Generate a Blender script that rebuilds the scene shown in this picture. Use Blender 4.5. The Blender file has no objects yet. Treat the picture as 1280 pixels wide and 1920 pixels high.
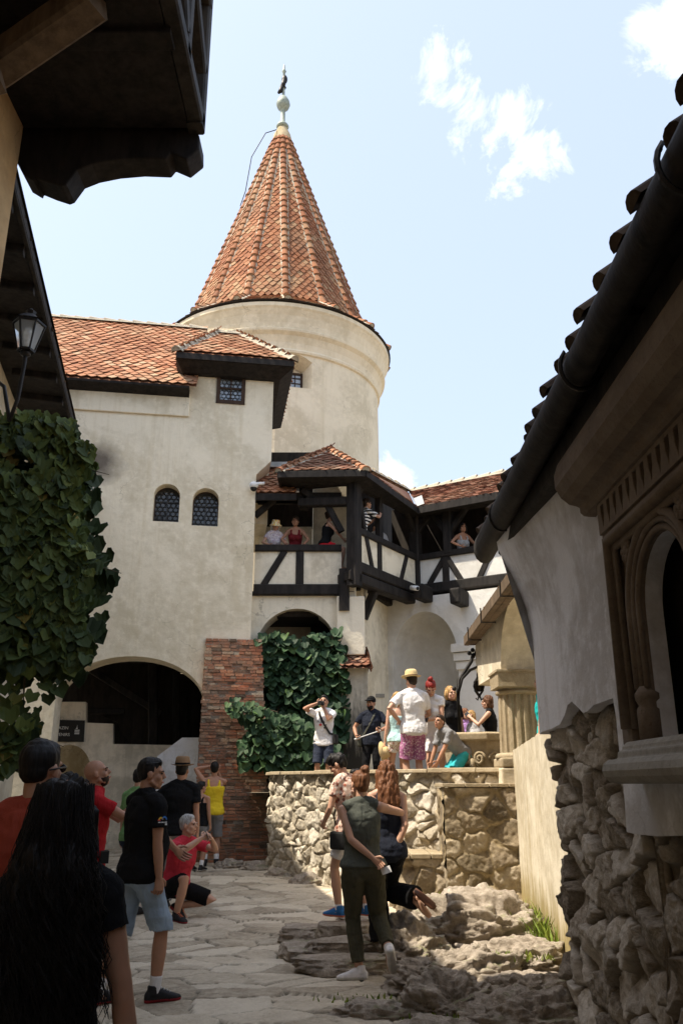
import bpy, bmesh, math, random
import numpy as np
from mathutils import Vector, Matrix, Quaternion
from mathutils.geometry import tessellate_polygon

S = bpy.context.scene
COL = S.collection
random.seed(7)
RNG = np.random.default_rng(7)

# ------------------------------------------------------------------ camera
F, TH = 1550.0, math.radians(18.2)
CT, ST = math.cos(TH), math.sin(TH)
cam_d = bpy.data.cameras.new("camera"); cam = bpy.data.objects.new("camera", cam_d); COL.objects.link(cam)
cam.location = (0, 0, 1.6); cam.rotation_euler = (math.pi/2 + TH, 0, 0)
cam_d.sensor_fit = 'VERTICAL'; cam_d.sensor_height = 24.0; cam_d.lens = F/1920*24.0
cam_d.clip_start = 0.05; cam_d.clip_end = 2000
S.camera = cam

# ------------------------------------------------------------------ light
SUN = Vector((-0.475, -0.125, 0.87)).normalized()
sun_d = bpy.data.lights.new("sun", 'SUN'); sun_d.energy = 4.3; sun_d.angle = math.radians(0.6); sun_d.color = (1.0, 0.90, 0.74)
sun = bpy.data.objects.new("sun", sun_d); COL.objects.link(sun)
sun.rotation_euler = SUN.to_track_quat('Z', 'Y').to_euler()
W = bpy.data.worlds.new("World"); S.world = W; W.use_nodes = True
SKY_STRENGTH = 0.133
EXPOSURE = 0.85

def build_world():
    nt = W.node_tree; N, L = nt.nodes, nt.links
    for n in list(N): N.remove(n)
    out = N.new('ShaderNodeOutputWorld'); bg = N.new('ShaderNodeBackground')
    sky = N.new('ShaderNodeTexSky'); sky.sky_type = 'NISHITA'; sky.sun_disc = False
    sky.sun_elevation = math.asin(SUN.z); sky.sun_rotation = math.atan2(SUN.x, SUN.y)
    sky.altitude = 0; sky.air_density = 1.0; sky.dust_density = 4.0; sky.ozone_density = 1.0
    tc = N.new('ShaderNodeTexCoord')
    def math_(op, a, b=None, c=None):
        n = N.new('ShaderNodeMath'); n.operation = op
        for i, v in enumerate((a, b, c)):
            if v is None: continue
            if isinstance(v, (int, float)): n.inputs[i].default_value = v
            else: L.new(v, n.inputs[i])
        return n.outputs[0]
    # thin summer haze: pulls the blue towards a pale milky tone
    hz = N.new('ShaderNodeMix'); hz.data_type = 'RGBA'; hz.inputs[0].default_value = 0.45
    L.new(sky.outputs[0], hz.inputs[6]); hz.inputs[7].default_value = (5.05, 5.8, 7.0, 1)
    noise = N.new('ShaderNodeTexNoise'); noise.inputs['Scale'].default_value = 12; noise.inputs['Detail'].default_value = 7
    noise.inputs['Roughness'].default_value = 0.66; noise.inputs['Distortion'].default_value = 0.4
    L.new(tc.outputs['Generated'], noise.inputs['Vector'])
    tot = None
    for px, py, r in ((825,140,0.07),(860,185,0.07),(955,235,0.07),(990,285,0.07),(960,320,0.055),(740,915,0.07),(1275,60,0.07)):
        d = pix_dir(px, py).normalized()
        vm = N.new('ShaderNodeVectorMath'); vm.operation = 'DISTANCE'
        L.new(tc.outputs['Generated'], vm.inputs[0]); vm.inputs[1].default_value = d
        g = math_('MULTIPLY', math_('SUBTRACT', 1.0, math_('DIVIDE', vm.outputs['Value'], r)), 1.0)
        g = math_('MAXIMUM', g, 0.0)
        tot = g if tot is None else math_('MAXIMUM', tot, g)
    k = math_('SUBTRACT', noise.outputs['Fac'], math_('SUBTRACT', 0.66, math_('MULTIPLY', tot, 0.30)))
    k = math_('MINIMUM', math_('MAXIMUM', math_('MULTIPLY', k, 2.3), 0.0), 0.5)
    k = math_('MULTIPLY', k, math_('MINIMUM', math_('MULTIPLY', tot, 3.0), 1.0))
    cl = N.new('ShaderNodeMix'); cl.data_type = 'RGBA'
    L.new(k, cl.inputs[0]); L.new(hz.outputs[2], cl.inputs[6]); cl.inputs[7].default_value = (11.0, 10.6, 9.6, 1)
    L.new(cl.outputs[2], bg.inputs['Color']); bg.inputs['Strength'].default_value = SKY_STRENGTH
    L.new(bg.outputs[0], out.inputs[0])

S.view_settings.view_transform = 'Standard'; S.view_settings.look = 'None'
S.view_settings.exposure = EXPOSURE; S.view_settings.gamma = 1.0

# ------------------------------------------------------------------ projection helpers (real positions at measured depths)
def pix_dir(px, py):
    u, v = (px-640)/F, (960-py)/F
    return Vector((u, CT - v*ST, ST + v*CT))
def at_y(px, py, Y):
    d = pix_dir(px, py); return Vector((0,0,1.6)) + d*(Y/d.y)
def at_z(px, py, z):
    d = pix_dir(px, py); return Vector((0,0,1.6)) + d*((z-1.6)/d.z)
def ground_z(y): return 0.034*max(0.0, y-9.0)
class Plane:
    """vertical plane: origin (x, y), direction d to the right as seen, outward normal towards the viewer"""
    def __init__(s, o, d):
        s.o = Vector((o[0], o[1], 0)); s.d = Vector((d[0], d[1], 0)).normalized(); s.n = Vector((s.d.y, -s.d.x, 0))
    def px(s, px, py):
        r = pix_dir(px, py); c = Vector((0,0,1.6)); t = (s.o-c).dot(s.n)/r.dot(s.n); p = c + r*t
        return ((p-s.o).dot(s.d), p.z)
    def pt(s, a, z, out=0.0): return s.o + s.d*a + Vector((0,0,z)) + s.n*out
build_world()

# ------------------------------------------------------------------ numpy noise
def _hash(ix, iy, iz, seed):
    h = (ix.astype(np.int64)*374761393 + iy.astype(np.int64)*668265263 + iz.astype(np.int64)*2147483647 + seed*1274126177) & 0xFFFFFFFF
    h = ((h ^ (h >> 13)) * 1274126177) & 0xFFFFFFFF
    h = ((h ^ (h >> 16)) * 2246822519) & 0xFFFFFFFF
    return ((h ^ (h >> 15)) & 0xFFFFFF)/float(0xFFFFFF)
def vnoise(P, seed=0):
    P = np.asarray(P, float); i = np.floor(P).astype(np.int64); f = P-i; f = f*f*(3-2*f); r = 0
    for dx in (0,1):
        for dy in (0,1):
            for dz in (0,1):
                w = (f[:,0] if dx else 1-f[:,0])*(f[:,1] if dy else 1-f[:,1])*(f[:,2] if dz else 1-f[:,2])
                r = r + w*_hash(i[:,0]+dx, i[:,1]+dy, i[:,2]+dz, seed)
    return r*2-1
def fbm(P, octv=4, seed=0, gain=0.5):
    P = np.asarray(P, float); a, s, r = 1.0, 1.0, 0
    for k in range(octv):
        r = r + a*vnoise(P*s + k*17.3, seed+k); a *= gain; s *= 2.03
    return r
def ridged(P, octv=4, seed=0, gain=0.5):
    P = np.asarray(P, float); a, s, r = 1.0, 1.0, 0
    for k in range(octv):
        r = r + a*(1-np.abs(vnoise(P*s + k*9.1, seed+k))*2); a *= gain; s *= 2.03
    return r
def voronoi(Q, seeds):
    """nearest two distances and index for 2D points"""
    n = len(Q); f1 = np.empty(n); f2 = np.empty(n); idx = np.empty(n, int)
    for a in range(0, n, 8000):
        d = ((Q[a:a+8000, None, :]-seeds[None])**2).sum(2)
        j = np.argpartition(d, 1, axis=1)[:, :2]; dd = np.take_along_axis(d, j, 1)
        sw = dd[:,0] > dd[:,1]; j[sw] = j[sw][:, ::-1]; dd[sw] = dd[sw][:, ::-1]
        f1[a:a+8000] = np.sqrt(dd[:,0]); f2[a:a+8000] = np.sqrt(dd[:,1]); idx[a:a+8000] = j[:,0]
    return f1, f2, idx
def sstep(x, a, b):
    t = np.clip((x-a)/(b-a), 0, 1); return t*t*(3-2*t)

# ------------------------------------------------------------------ mesh builder
class MB:
    def __init__(s): s.v = []; s.f = []; s.t = []; s.m = []
    def add(s, verts, faces, tone=0.5, mi=0):
        o = len(s.v); s.v.extend([tuple(x) for x in verts])
        for f in faces:
            s.f.append([i+o for i in f]); s.t.append(tone); s.m.append(mi)
    def hexa(s, p, tone=0.5, mi=0):      # 8 corners: bottom 4 ccw, top 4 ccw
        s.add(p, [(3,2,1,0),(4,5,6,7),(0,1,5,4),(1,2,6,5),(2,3,7,6),(3,0,4,7)], tone, mi)
    def box(s, c, size, M=None, tone=0.5, mi=0):
        x, y, z = size[0]/2, size[1]/2, size[2]/2
        p = [Vector(q) for q in ((-x,-y,-z),(x,-y,-z),(x,y,-z),(-x,y,-z),(-x,-y,z),(x,-y,z),(x,y,z),(-x,y,z))]
        if M is not None: p = [M @ q for q in p]
        s.hexa([q+Vector(c) for q in p], tone, mi)
    def bar(s, p0, p1, w, h, up=(0,0,1), tone=0.5, ch=0.12, mi=0):   # rectangular beam with chamfered long edges
        p0, p1 = Vector(p0), Vector(p1); a = (p1-p0).normalized(); u = Vector(up)
        if abs(a.dot(u)) > 0.98: u = Vector((0,1,0))
        sx = a.cross(u).normalized(); u = sx.cross(a).normalized(); w, h = w/2, h/2; c = ch*min(w, h)*2
        ring = [(-w+c,-h),(w-c,-h),(w,-h+c),(w,h-c),(w-c,h),(-w+c,h),(-w,h-c),(-w,-h+c)]
        v = [p0+sx*x+u*y for x, y in ring]+[p1+sx*x+u*y for x, y in ring]
        s.add(v, [(i,(i+1)%8,8+(i+1)%8,8+i) for i in range(8)]+[tuple(range(7,-1,-1)), tuple(range(8,16))], tone, mi)
    def tube(s, pts, rad, n=10, tone=0.5, cap=True, mi=0):
        pts = [Vector(p) for p in pts]; k = len(pts)
        if not hasattr(rad, '__len__'): rad = [rad]*k
        v = []; prev = None
        for i, p in enumerate(pts):
            t = (pts[min(i+1,k-1)]-pts[max(i-1,0)])
            t = t.normalized() if t.length > 1e-9 else Vector((0,0,1))
            if prev is None:
                ref = Vector((0,0,1)) if abs(t.z) < 0.9 else Vector((1,0,0)); x = t.cross(ref).normalized()
            else:
                x = (prev - t*prev.dot(t)); x = x.normalized() if x.length > 1e-6 else t.orthogonal().normalized()
            prev = x; y = t.cross(x)
            r = rad[i]; rx, ry = (r if hasattr(r,'__len__') else (r, r))
            v += [p+x*math.cos(2*math.pi*j/n)*rx+y*math.sin(2*math.pi*j/n)*ry for j in range(n)]
        f = [(i*n+j, i*n+(j+1)%n, (i+1)*n+(j+1)%n, (i+1)*n+j) for i in range(k-1) for j in range(n)]
        if cap: f += [tuple(range(n-1,-1,-1)), tuple((k-1)*n+j for j in range(n))]
        s.add(v, f, tone, mi)
    def lathe(s, prof, c=(0,0,0), n=32, a0=0, a1=2*math.pi, tone=0.5, mi=0):
        full = abs(a1-a0-2*math.pi) < 1e-6; m = n if full else n+1; c = Vector(c); v = []
        for r, z in prof:
            for j in range(m):
                a = a0+(a1-a0)*j/n; v.append(c+Vector((r*math.cos(a), r*math.sin(a), z)))
        f = []
        for i in range(len(prof)-1):
            for j in range(n):
                j2 = (j+1)%m
                f.append((i*m+j, i*m+j2, (i+1)*m+j2, (i+1)*m+j))
        s.add(v, f, tone, mi)
    def ball(s, c, r, n=10, tone=0.5, M=None, mi=0):
        rx, ry, rz = r if hasattr(r,'__len__') else (r,r,r); c = Vector(c); v = []; k = max(4, n//2+1)
        for i in range(k+1):
            th = math.pi*i/k
            for j in range(n):
                a = 2*math.pi*j/n; q = Vector((rx*math.sin(th)*math.cos(a), ry*math.sin(th)*math.sin(a), rz*math.cos(th)))
                v.append(c+(M@q if M is not None else q))
        s.add(v, [(i*n+j,(i+1)*n+j,(i+1)*n+(j+1)%n,i*n+(j+1)%n) for i in range(k) for j in range(n)], tone, mi)
    def prism(s, pl, poly, out0, out1, holes=(), tone=0.5, mi=0, reveal_mi=None):
        """polygon (s,z) on a Plane with holes, solid between outward offsets out0 (back) and out1 (front)"""
        loops = [list(poly)]+[list(h) for h in holes]
        def area(l): return sum(l[i][0]*l[(i+1)%len(l)][1]-l[(i+1)%len(l)][0]*l[i][1] for i in range(len(l)))
        loops = [l if (area(l) > 0) == (k == 0) else l[::-1] for k, l in enumerate(loops)]
        tri = tessellate_polygon([[Vector((a,b,0)) for a, b in l] for l in loops])
        flat = [q for l in loops for q in l]; n = len(flat); o = len(s.v)
        s.v.extend([tuple(pl.pt(a, b, out1)) for a, b in flat]); s.v.extend([tuple(pl.pt(a, b, out0)) for a, b in flat])
        for t in tri:
            a, b, c = [flat[i] for i in t]
            ccw = (b[0]-a[0])*(c[1]-a[1])-(c[0]-a[0])*(b[1]-a[1]) > 0
            t = t if ccw else t[::-1]
            s.f.append([o+i for i in t]); s.f.append([o+n+i for i in t[::-1]]); s.t += [tone]*2; s.m += [mi]*2
        k = 0
        for li, l in enumerate(loops):
            m = len(l)
            for i in range(m):
                i2 = (i+1)%m
                s.f.append([o+k+i, o+n+k+i, o+n+k+i2, o+k+i2]); s.t.append(tone)
                s.m.append(reveal_mi if (li and reveal_mi is not None) else mi)
            k += m
    def build(s, name, mats, parent=None, smooth=False, bevel=0):
        if not isinstance(mats, (list, tuple)): mats = [mats]
        me = bpy.data.meshes.new(name); me.from_pydata(s.v, [], s.f)
        for m in mats: me.materials.append(m)
        if len(mats) > 1: me.polygons.foreach_set('material_index', s.m)
        at = me.attributes.new('tone', 'FLOAT', 'FACE'); at.data.foreach_set('value', np.array(s.t, np.float32))
        if smooth: me.polygons.foreach_set('use_smooth', [True]*len(s.f))
        me.update(); o = bpy.data.objects.new(name, me); COL.objects.link(o)
        if parent: link_child(o, parent)
        if bevel:
            b = o.modifiers.new('bevel', 'BEVEL'); b.width = bevel; b.segments = 2; b.limit_method = 'ANGLE'; b.angle_limit = math.radians(40)
        return o
def link_child(o, parent):
    # meshes are authored in world space: keep them there under a parent that stands at its base
    o.parent = parent
    o.matrix_parent_inverse = Matrix.Translation(parent.location).inverted()
def grid_mesh(name, P, nu, nv, mats, parent=None, tone=None, mort=None, smooth=True, flip=False):
    """P: (nu*nv,3) array row-major in u then v"""
    me = bpy.data.meshes.new(name); I = np.arange(nu*nv).reshape(nu, nv)
    q = np.stack([I[:-1,:-1], I[1:,:-1], I[1:,1:], I[:-1,1:]], -1).reshape(-1,4)
    if flip: q = q[:, ::-1]
    me.vertices.add(len(P)); me.vertices.foreach_set('co', np.asarray(P, np.float32).ravel())
    me.loops.add(q.size); me.loops.foreach_set('vertex_index', q.ravel().astype(np.int32))
    me.polygons.add(len(q)); me.polygons.foreach_set('loop_start', np.arange(0, q.size, 4, dtype=np.int32))
    try: me.polygons.foreach_set('loop_total', np.full(len(q), 4, np.int32))
    except Exception: pass
    me.update(calc_edges=True); me.validate()
    for nm, arr in (('tone', tone), ('mort', mort)):
        if arr is not None:
            at = me.attributes.new(nm, 'FLOAT', 'POINT'); at.data.foreach_set('value', np.asarray(arr, np.float32))
    if smooth: me.polygons.foreach_set('use_smooth', [True]*len(me.polygons))
    me.materials.append(mats); o = bpy.data.objects.new(name, me); COL.objects.link(o)
    if parent: link_child(o, parent)
    return o
def thing(name, label, cat, loc=(0,0,0), group=None):
    o = bpy.data.objects.new(name, None); COL.objects.link(o); o.location = loc; o.empty_display_size = 0.2
    return tag(o, label, cat, group)
def tag(o, label, cat, group=None):
    o['label'] = label; o['category'] = cat
    if group: o['group'] = group
    return o
def struct(o, kind='structure', label=None):
    o['kind'] = kind
    if label: o['label'] = label
    return o

# ------------------------------------------------------------------ materials
class NT:
    def __init__(s, name):
        m = bpy.data.materials.new(name); m.use_nodes = True; s.m = m; s.N = m.node_tree.nodes; s.L = m.node_tree.links
        s.b = s.N['Principled BSDF']; s.tc = s.N.new('ShaderNodeTexCoord')
    def val(s, sock, v):
        if hasattr(v, 'links') or isinstance(v, bpy.types.NodeSocket): s.L.new(v, sock)
        elif isinstance(v, (tuple, list)) and len(v) == 3 and sock.type == 'RGBA': sock.default_value = (*v, 1)
        else: sock.default_value = v
    def mapping(s, scale=(1,1,1), rot=(0,0,0)):
        n = s.N.new('ShaderNodeMapping'); n.inputs['Scale'].default_value = scale; n.inputs['Rotation'].default_value = rot
        s.L.new(s.tc.outputs['Object'], n.inputs['Vector']); return n.outputs[0]
    def noise(s, scale, detail=5, rough=0.55, vec=None, dist=0.0):
        n = s.N.new('ShaderNodeTexNoise'); n.inputs['Scale'].default_value = scale; n.inputs['Detail'].default_value = detail
        n.inputs['Roughness'].default_value = rough; n.inputs['Distortion'].default_value = dist
        s.L.new(vec if vec is not None else s.tc.outputs['Object'], n.inputs['Vector']); return n.outputs['Fac']
    def ramp(s, fac, stops, interp='LINEAR'):
        n = s.N.new('ShaderNodeValToRGB'); cr = n.color_ramp; cr.interpolation = interp
        while len(cr.elements) < len(stops): cr.elements.new(0.5)
        for e, (p, c) in zip(cr.elements, stops):
            e.position = p; e.color = (*c, 1) if hasattr(c, '__len__') else (c, c, c, 1)
        s.L.new(fac, n.inputs[0]); return n.outputs[0]
    def mix(s, fac, a, b, blend='MIX'):
        n = s.N.new('ShaderNodeMix'); n.data_type = 'RGBA'; n.blend_type = blend
        s.val(n.inputs[0], fac); s.val(n.inputs[6], a); s.val(n.inputs[7], b); return n.outputs[2]
    def math(s, op, a, b=0.0):
        n = s.N.new('ShaderNodeMath'); n.operation = op; s.val(n.inputs[0], a); s.val(n.inputs[1], b); return n.outputs[0]
    def attr(s, name='tone'):
        n = s.N.new('ShaderNodeAttribute'); n.attribute_name = name; return n.outputs['Fac']
    def bump(s, h, strength=0.5, dist=0.02):
        n = s.N.new('ShaderNodeBump'); n.inputs['Strength'].default_value = strength; n.inputs['Distance'].default_value = dist
        s.L.new(h, n.inputs['Height']); s.L.new(n.outputs[0], s.b.inputs['Normal'])
    def done(s, color, rough=0.85, spec=0.3, **kw):
        s.val(s.b.inputs['Base Color'], color); s.val(s.b.inputs['Roughness'], rough); s.val(s.b.inputs['Specular IOR Level'], spec)
        for k, v in kw.items(): s.val(s.b.inputs[k.replace('_', ' ')], v)
        return s.m
def mul(c, k): return tuple(x*k for x in c)

def m_plaster(name, col, dirt=(0.30,0.25,0.17), amount=0.5, patch=0.9, streak=0.3, bump=0.35, drips=None, spot=None):
    t = NT(name)
    n1 = t.noise(patch, 6, 0.6, dist=0.6); n2 = t.noise(7, 5, 0.65); n3 = t.noise(60, 4, 0.7)
    st = t.noise(1.0, 5, 0.6, vec=t.mapping((7,7,0.3)))
    c = t.mix(t.ramp(n1, [(0.42,0.0),(0.62,1.0)]), mul(col,1.0), mul(col,0.87))
    c = t.mix(t.math('MULTIPLY', t.ramp(t.math('MULTIPLY', n1, t.math('ADD', n2, 0.5)), [(0.44,0),(0.62,1)]), amount), c, dirt)
    c = t.mix(t.math('MULTIPLY', t.ramp(st, [(0.52,0),(0.72,1)]), streak), c, mul(dirt,1.1))
    c = t.mix(t.math('MULTIPLY', t.ramp(n2, [(0.3,1),(0.45,0)]), 0.35), c, mul(col,1.12))
    c = t.mix(t.math('MULTIPLY', t.ramp(n3, [(0.28,1),(0.36,0)]), 0.35), c, mul(dirt,0.8))
    vo = t.N.new('ShaderNodeTexVoronoi'); vo.feature = 'DISTANCE_TO_EDGE'; vo.inputs['Scale'].default_value = 0.75
    wv = t.N.new('ShaderNodeVectorMath'); wv.operation = 'ADD'; nv = t.N.new('ShaderNodeTexNoise'); nv.inputs['Scale'].default_value = 2.6; nv.inputs['Detail'].default_value = 6; t.L.new(t.tc.outputs['Object'], nv.inputs['Vector'])
    t.L.new(t.tc.outputs['Object'], wv.inputs[0]); t.L.new(nv.outputs['Color'], wv.inputs[1]); t.L.new(wv.outputs[0], vo.inputs['Vector'])
    crk = t.math('MULTIPLY', t.ramp(vo.outputs['Distance'], [(0.0,1),(0.009,0)]), t.ramp(t.noise(0.55,3), [(0.50,0),(0.58,1)]))
    c = t.mix(t.math('MULTIPLY', crk, 0.55), c, mul(dirt,0.55))
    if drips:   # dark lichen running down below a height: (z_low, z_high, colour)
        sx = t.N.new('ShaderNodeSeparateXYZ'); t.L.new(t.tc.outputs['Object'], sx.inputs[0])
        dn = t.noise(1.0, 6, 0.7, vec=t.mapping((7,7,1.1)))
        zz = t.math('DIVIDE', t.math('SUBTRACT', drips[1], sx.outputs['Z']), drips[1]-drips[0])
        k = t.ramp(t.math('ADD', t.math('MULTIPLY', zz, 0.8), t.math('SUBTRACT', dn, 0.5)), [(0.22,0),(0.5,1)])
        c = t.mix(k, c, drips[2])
    if spot:    # a soot mark with its own place and shape
        vm = t.N.new('ShaderNodeVectorMath'); vm.operation = 'DISTANCE'; t.L.new(t.tc.outputs['Object'], vm.inputs[0]); vm.inputs[1].default_value = at_y(*spot[0], 16.55)
        k = t.math('ADD', t.math('DIVIDE', vm.outputs['Value'], spot[1]), t.math('MULTIPLY', t.math('SUBTRACT', t.noise(2.2,4), .5), .9)); c = t.mix(t.ramp(k, [(0.25,.9),(0.95,0)]), c, spot[2])
    h = t.math('ADD', t.math('MULTIPLY', t.noise(1.6, 3), 1.2), t.math('ADD', t.math('MULTIPLY', n2, 0.5), t.math('MULTIPLY', n3, 0.16)))
    t.bump(h, bump, 0.06)
    return t.done(c, 0.92, 0.15)
def m_wood(name, col, var=0.5, rough=0.75):
    t = NT(name); g = t.noise(1.0, 6, 0.65, vec=t.mapping((9,9,2.2))); n = t.noise(3, 5)
    c = t.mix(t.ramp(g, [(0.35,0),(0.65,1)]), mul(col,1-var*0.6), mul(col,1+var))
    c = t.mix(t.math('MULTIPLY', t.ramp(n, [(0.5,0),(0.75,1)]), 0.4), c, mul(col,1.6))
    t.bump(t.math('ADD', g, t.math('MULTIPLY', t.noise(40,3), 0.3)), 0.5, 0.012)
    return t.done(c, rough, 0.25)
def m_tile(name, cols):
    t = NT(name); a = t.attr(); n = t.noise(9, 5, 0.65); big = t.noise(0.7, 4)
    c = t.ramp(a, [(i/(len(cols)-1), c) for i, c in enumerate(cols)])
    c = t.mix(t.math('MULTIPLY', t.ramp(n, [(0.45,0),(0.7,1)]), 0.5), c, (0.13,0.10,0.075))
    c = t.mix(t.math('MULTIPLY', t.ramp(big, [(0.45,0),(0.7,1)]), 0.4), c, (0.22,0.15,0.09))
    t.bump(n, 0.4, 0.01); return t.done(c, 0.85, 0.2)
def m_stone(name, cols, scale=1.0, rough=0.95, mortar=None, use_tone=True, moss=None, bump=0.7):
    t = NT(name); n1 = t.noise(2.2*scale, 7, 0.65, dist=0.5); n2 = t.noise(14*scale, 6, 0.7); n3 = t.noise(55*scale, 4, 0.7)
    base = t.math('ADD', t.math('MULTIPLY', n1, 0.55), t.math('MULTIPLY', n2, 0.45))
    if use_tone: base = t.math('ADD', base, t.math('MULTIPLY', t.math('SUBTRACT', t.attr(), 0.5), 0.34))
    c = t.ramp(base, [(0.28+0.42*i/(len(cols)-1), c) for i, c in enumerate(cols)])
    if mortar:
        mc = t.mix(t.ramp(n2, [(0.35,0),(0.7,1)]), mul(mortar,0.75), mul(mortar,1.15)); c = t.mix(t.attr('mort'), c, mc)
    c = t.mix(t.math('MULTIPLY', t.ramp(n3, [(0.30,1),(0.42,0)]), 0.55), c, mul(cols[0],0.5))
    if moss:
        g = t.N.new('ShaderNodeNewGeometry'); sx = t.N.new('ShaderNodeSeparateXYZ'); t.L.new(g.outputs['Normal'], sx.inputs[0])
        k = t.math('MULTIPLY', t.ramp(sx.outputs['Z'], [(0.45,0),(0.9,1)]), t.ramp(t.noise(3.0,5,0.7), [(0.52,0),(0.64,1)])); c = t.mix(t.math('MULTIPLY', k, 0.8), c, moss)
    t.bump(t.math('ADD', t.math('MULTIPLY', n2, 0.7), t.math('MULTIPLY', n3, 0.35)), bump, 0.03)
    return t.done(c, rough, 0.2)
def m_leaf(name, cols):
    t = NT(name); a = t.attr(); n = t.noise(30, 3)
    c = t.ramp(a, [(i/(len(cols)-1), c) for i, c in enumerate(cols)])
    c = t.mix(t.math('MULTIPLY', n, 0.3), c, mul(cols[0],0.6)); t.bump(t.noise(60,2), 0.3, 0.005)
    return t.done(c, 0.62, 0.25)
def m_flat(name, col, rough=0.6, spec=0.3, metal=0.0, var=0.15, scale=20, bump=0.0, **kw):
    t = NT(name); n = t.noise(scale, 4, 0.6)
    c = t.mix(t.ramp(n, [(0.3,0),(0.7,1)]), mul(col,1-var), mul(col,1+var))
    if bump: t.bump(t.noise(scale*3, 3), bump, 0.005)
    return t.done(c, rough, spec, Metallic=metal, **kw)
def m_brick(name):
    t = NT(name); a = t.attr(); n = t.noise(24, 6, 0.7); big = t.noise(1.3, 6, 0.65)
    c = t.ramp(a, [(0,(0.06,0.05,0.042)),(0.12,(0.17,0.095,0.06)),(0.3,(0.32,0.13,0.075)),(0.6,(0.46,0.19,0.105)),(0.85,(0.50,0.27,0.16)),(1,(0.50,0.40,0.29))])
    c = t.mix(t.math('MULTIPLY', t.ramp(n, [(0.5,0),(0.75,1)]), 0.5), c, (0.12,0.09,0.07))
    c = t.mix(t.math('MULTIPLY', t.ramp(big, [(0.44,0),(0.62,1)]), 0.75), c, (0.20,0.155,0.115))
    t.bump(n, 0.8, 0.02); return t.done(c, 0.95, 0.15)

M = {}
M['plaster_gate'] = m_plaster('plaster_gatehouse', (0.86,0.775,0.60), (0.54,0.45,0.28), 0.42, 0.55, 0.4, spot=((190,868),.62,(0.11,0.09,0.075)))
M['plaster_tower'] = m_plaster('plaster_tower', (0.82,0.72,0.54), (0.54,0.45,0.29), 0.38, 0.6, 0.4)
M['plaster_white'] = m_plaster('plaster_white', (0.72,0.70,0.65), (0.48,0.44,0.36), 0.25, 0.8, 0.15)
M['plaster_cream'] = m_plaster('plaster_cream', (0.80,0.73,0.58), (0.40,0.34,0.23), 0.45, 0.8, 0.3)
M['plaster_tan'] = m_plaster('plaster_tan', (0.60,0.42,0.22), (0.40,0.26,0.13), 0.4, 1.5, 0.3)
M['plaster_grey'] = m_plaster('plaster_grey', (0.80,0.80,0.82), (0.44,0.41,0.38), 0.6, 0.9, 0.4)
M['plaster_slab'] = m_plaster('plaster_slab', (0.66,0.60,0.48), (0.36,0.28,0.15), 0.4, 1.2, 0.55, drips=(0.0,0.9,(0.34,0.27,0.13)))
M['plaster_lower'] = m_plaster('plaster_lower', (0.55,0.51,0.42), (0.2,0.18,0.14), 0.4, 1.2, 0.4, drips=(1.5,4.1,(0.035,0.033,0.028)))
M['plaster_dim'] = m_plaster('plaster_dim', (0.78,0.70,0.57), (0.30,0.27,0.20), 0.4, 1.0, 0.3)
M['plaster_ochre'] = m_plaster('plaster_ochre', (0.52,0.43,0.28), (0.33,0.25,0.13), 0.6, 1.6, 0.4)
M['plaster_side'] = m_plaster('plaster_side', (0.60,0.55,0.44), (0.35,0.29,0.2), 0.4, 1.2, 0.3)
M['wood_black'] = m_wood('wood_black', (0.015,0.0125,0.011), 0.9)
M['wood_dark'] = m_wood('wood_dark', (0.022,0.017,0.013), 0.6)
M['wood_brown'] = m_wood('wood_brown', (0.12,0.085,0.055), 0.5)
M['wood_grey'] = m_wood('wood_grey', (0.026,0.023,0.02), 0.8)
M['tile'] = m_tile('roof_tile', [(0.26,0.10,0.05),(0.36,0.15,0.075),(0.44,0.21,0.115),(0.48,0.31,0.19)])
M['tile_tower'] = m_tile('roof_tile_tower', [(0.21,0.075,0.033),(0.28,0.105,0.046),(0.34,0.145,0.07),(0.38,0.23,0.125)])
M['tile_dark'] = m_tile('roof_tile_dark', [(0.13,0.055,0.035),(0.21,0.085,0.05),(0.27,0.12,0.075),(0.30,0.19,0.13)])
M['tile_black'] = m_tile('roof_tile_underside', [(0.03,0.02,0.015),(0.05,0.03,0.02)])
M['mortar'] = m_stone('ridge_mortar', [(0.34,0.29,0.22),(0.45,0.40,0.31),(0.52,0.47,0.38)], 2.0, use_tone=False)
M['stone_frame'] = m_stone('carved_stone', [(0.13,0.10,0.075),(0.19,0.15,0.115),(0.25,0.205,0.16)], 1.2, use_tone=False, bump=0.3)
M['stone_sill'] = m_stone('sill_stone', [(0.22,0.21,0.18),(0.33,0.31,0.27),(0.42,0.40,0.36)], 1.5, use_tone=False, bump=0.3)
M['stone_col'] = m_stone('column_stone', [(0.22,0.17,0.105),(0.36,0.29,0.19),(0.48,0.41,0.30)], 1.3, use_tone=False, bump=0.5)
M['rubble'] = m_stone('rubble_masonry', [(0.22,0.185,0.135),(0.42,0.365,0.28),(0.58,0.52,0.42),(0.68,0.62,0.52)], 2.2, mortar=(0.50,0.435,0.33))
M['rubble_near'] = m_stone('rough_rubble', [(0.16,0.135,0.105),(0.34,0.295,0.24),(0.53,0.475,0.40),(0.64,0.585,0.51)], 3.0, mortar=(0.22,0.18,0.13))
M['block'] = m_stone('mortared_block', [(0.10,0.08,0.055),(0.22,0.175,0.12),(0.34,0.28,0.20),(0.43,0.365,0.27)], 1.0, mortar=(0.34,0.27,0.165))
M['rock'] = m_stone('limestone_rock', [(0.13,0.11,0.085),(0.29,0.245,0.195),(0.46,0.395,0.325),(0.58,0.51,0.43)], 1.5, use_tone=False, moss=(0.12,0.14,0.035), bump=1.0)
M['flag'] = m_stone('flagstone', [(0.29,0.24,0.175),(0.43,0.365,0.275),(0.55,0.475,0.365),(0.64,0.565,0.445)], 1.6, mortar=(0.075,0.07,0.04), bump=0.5)
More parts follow.
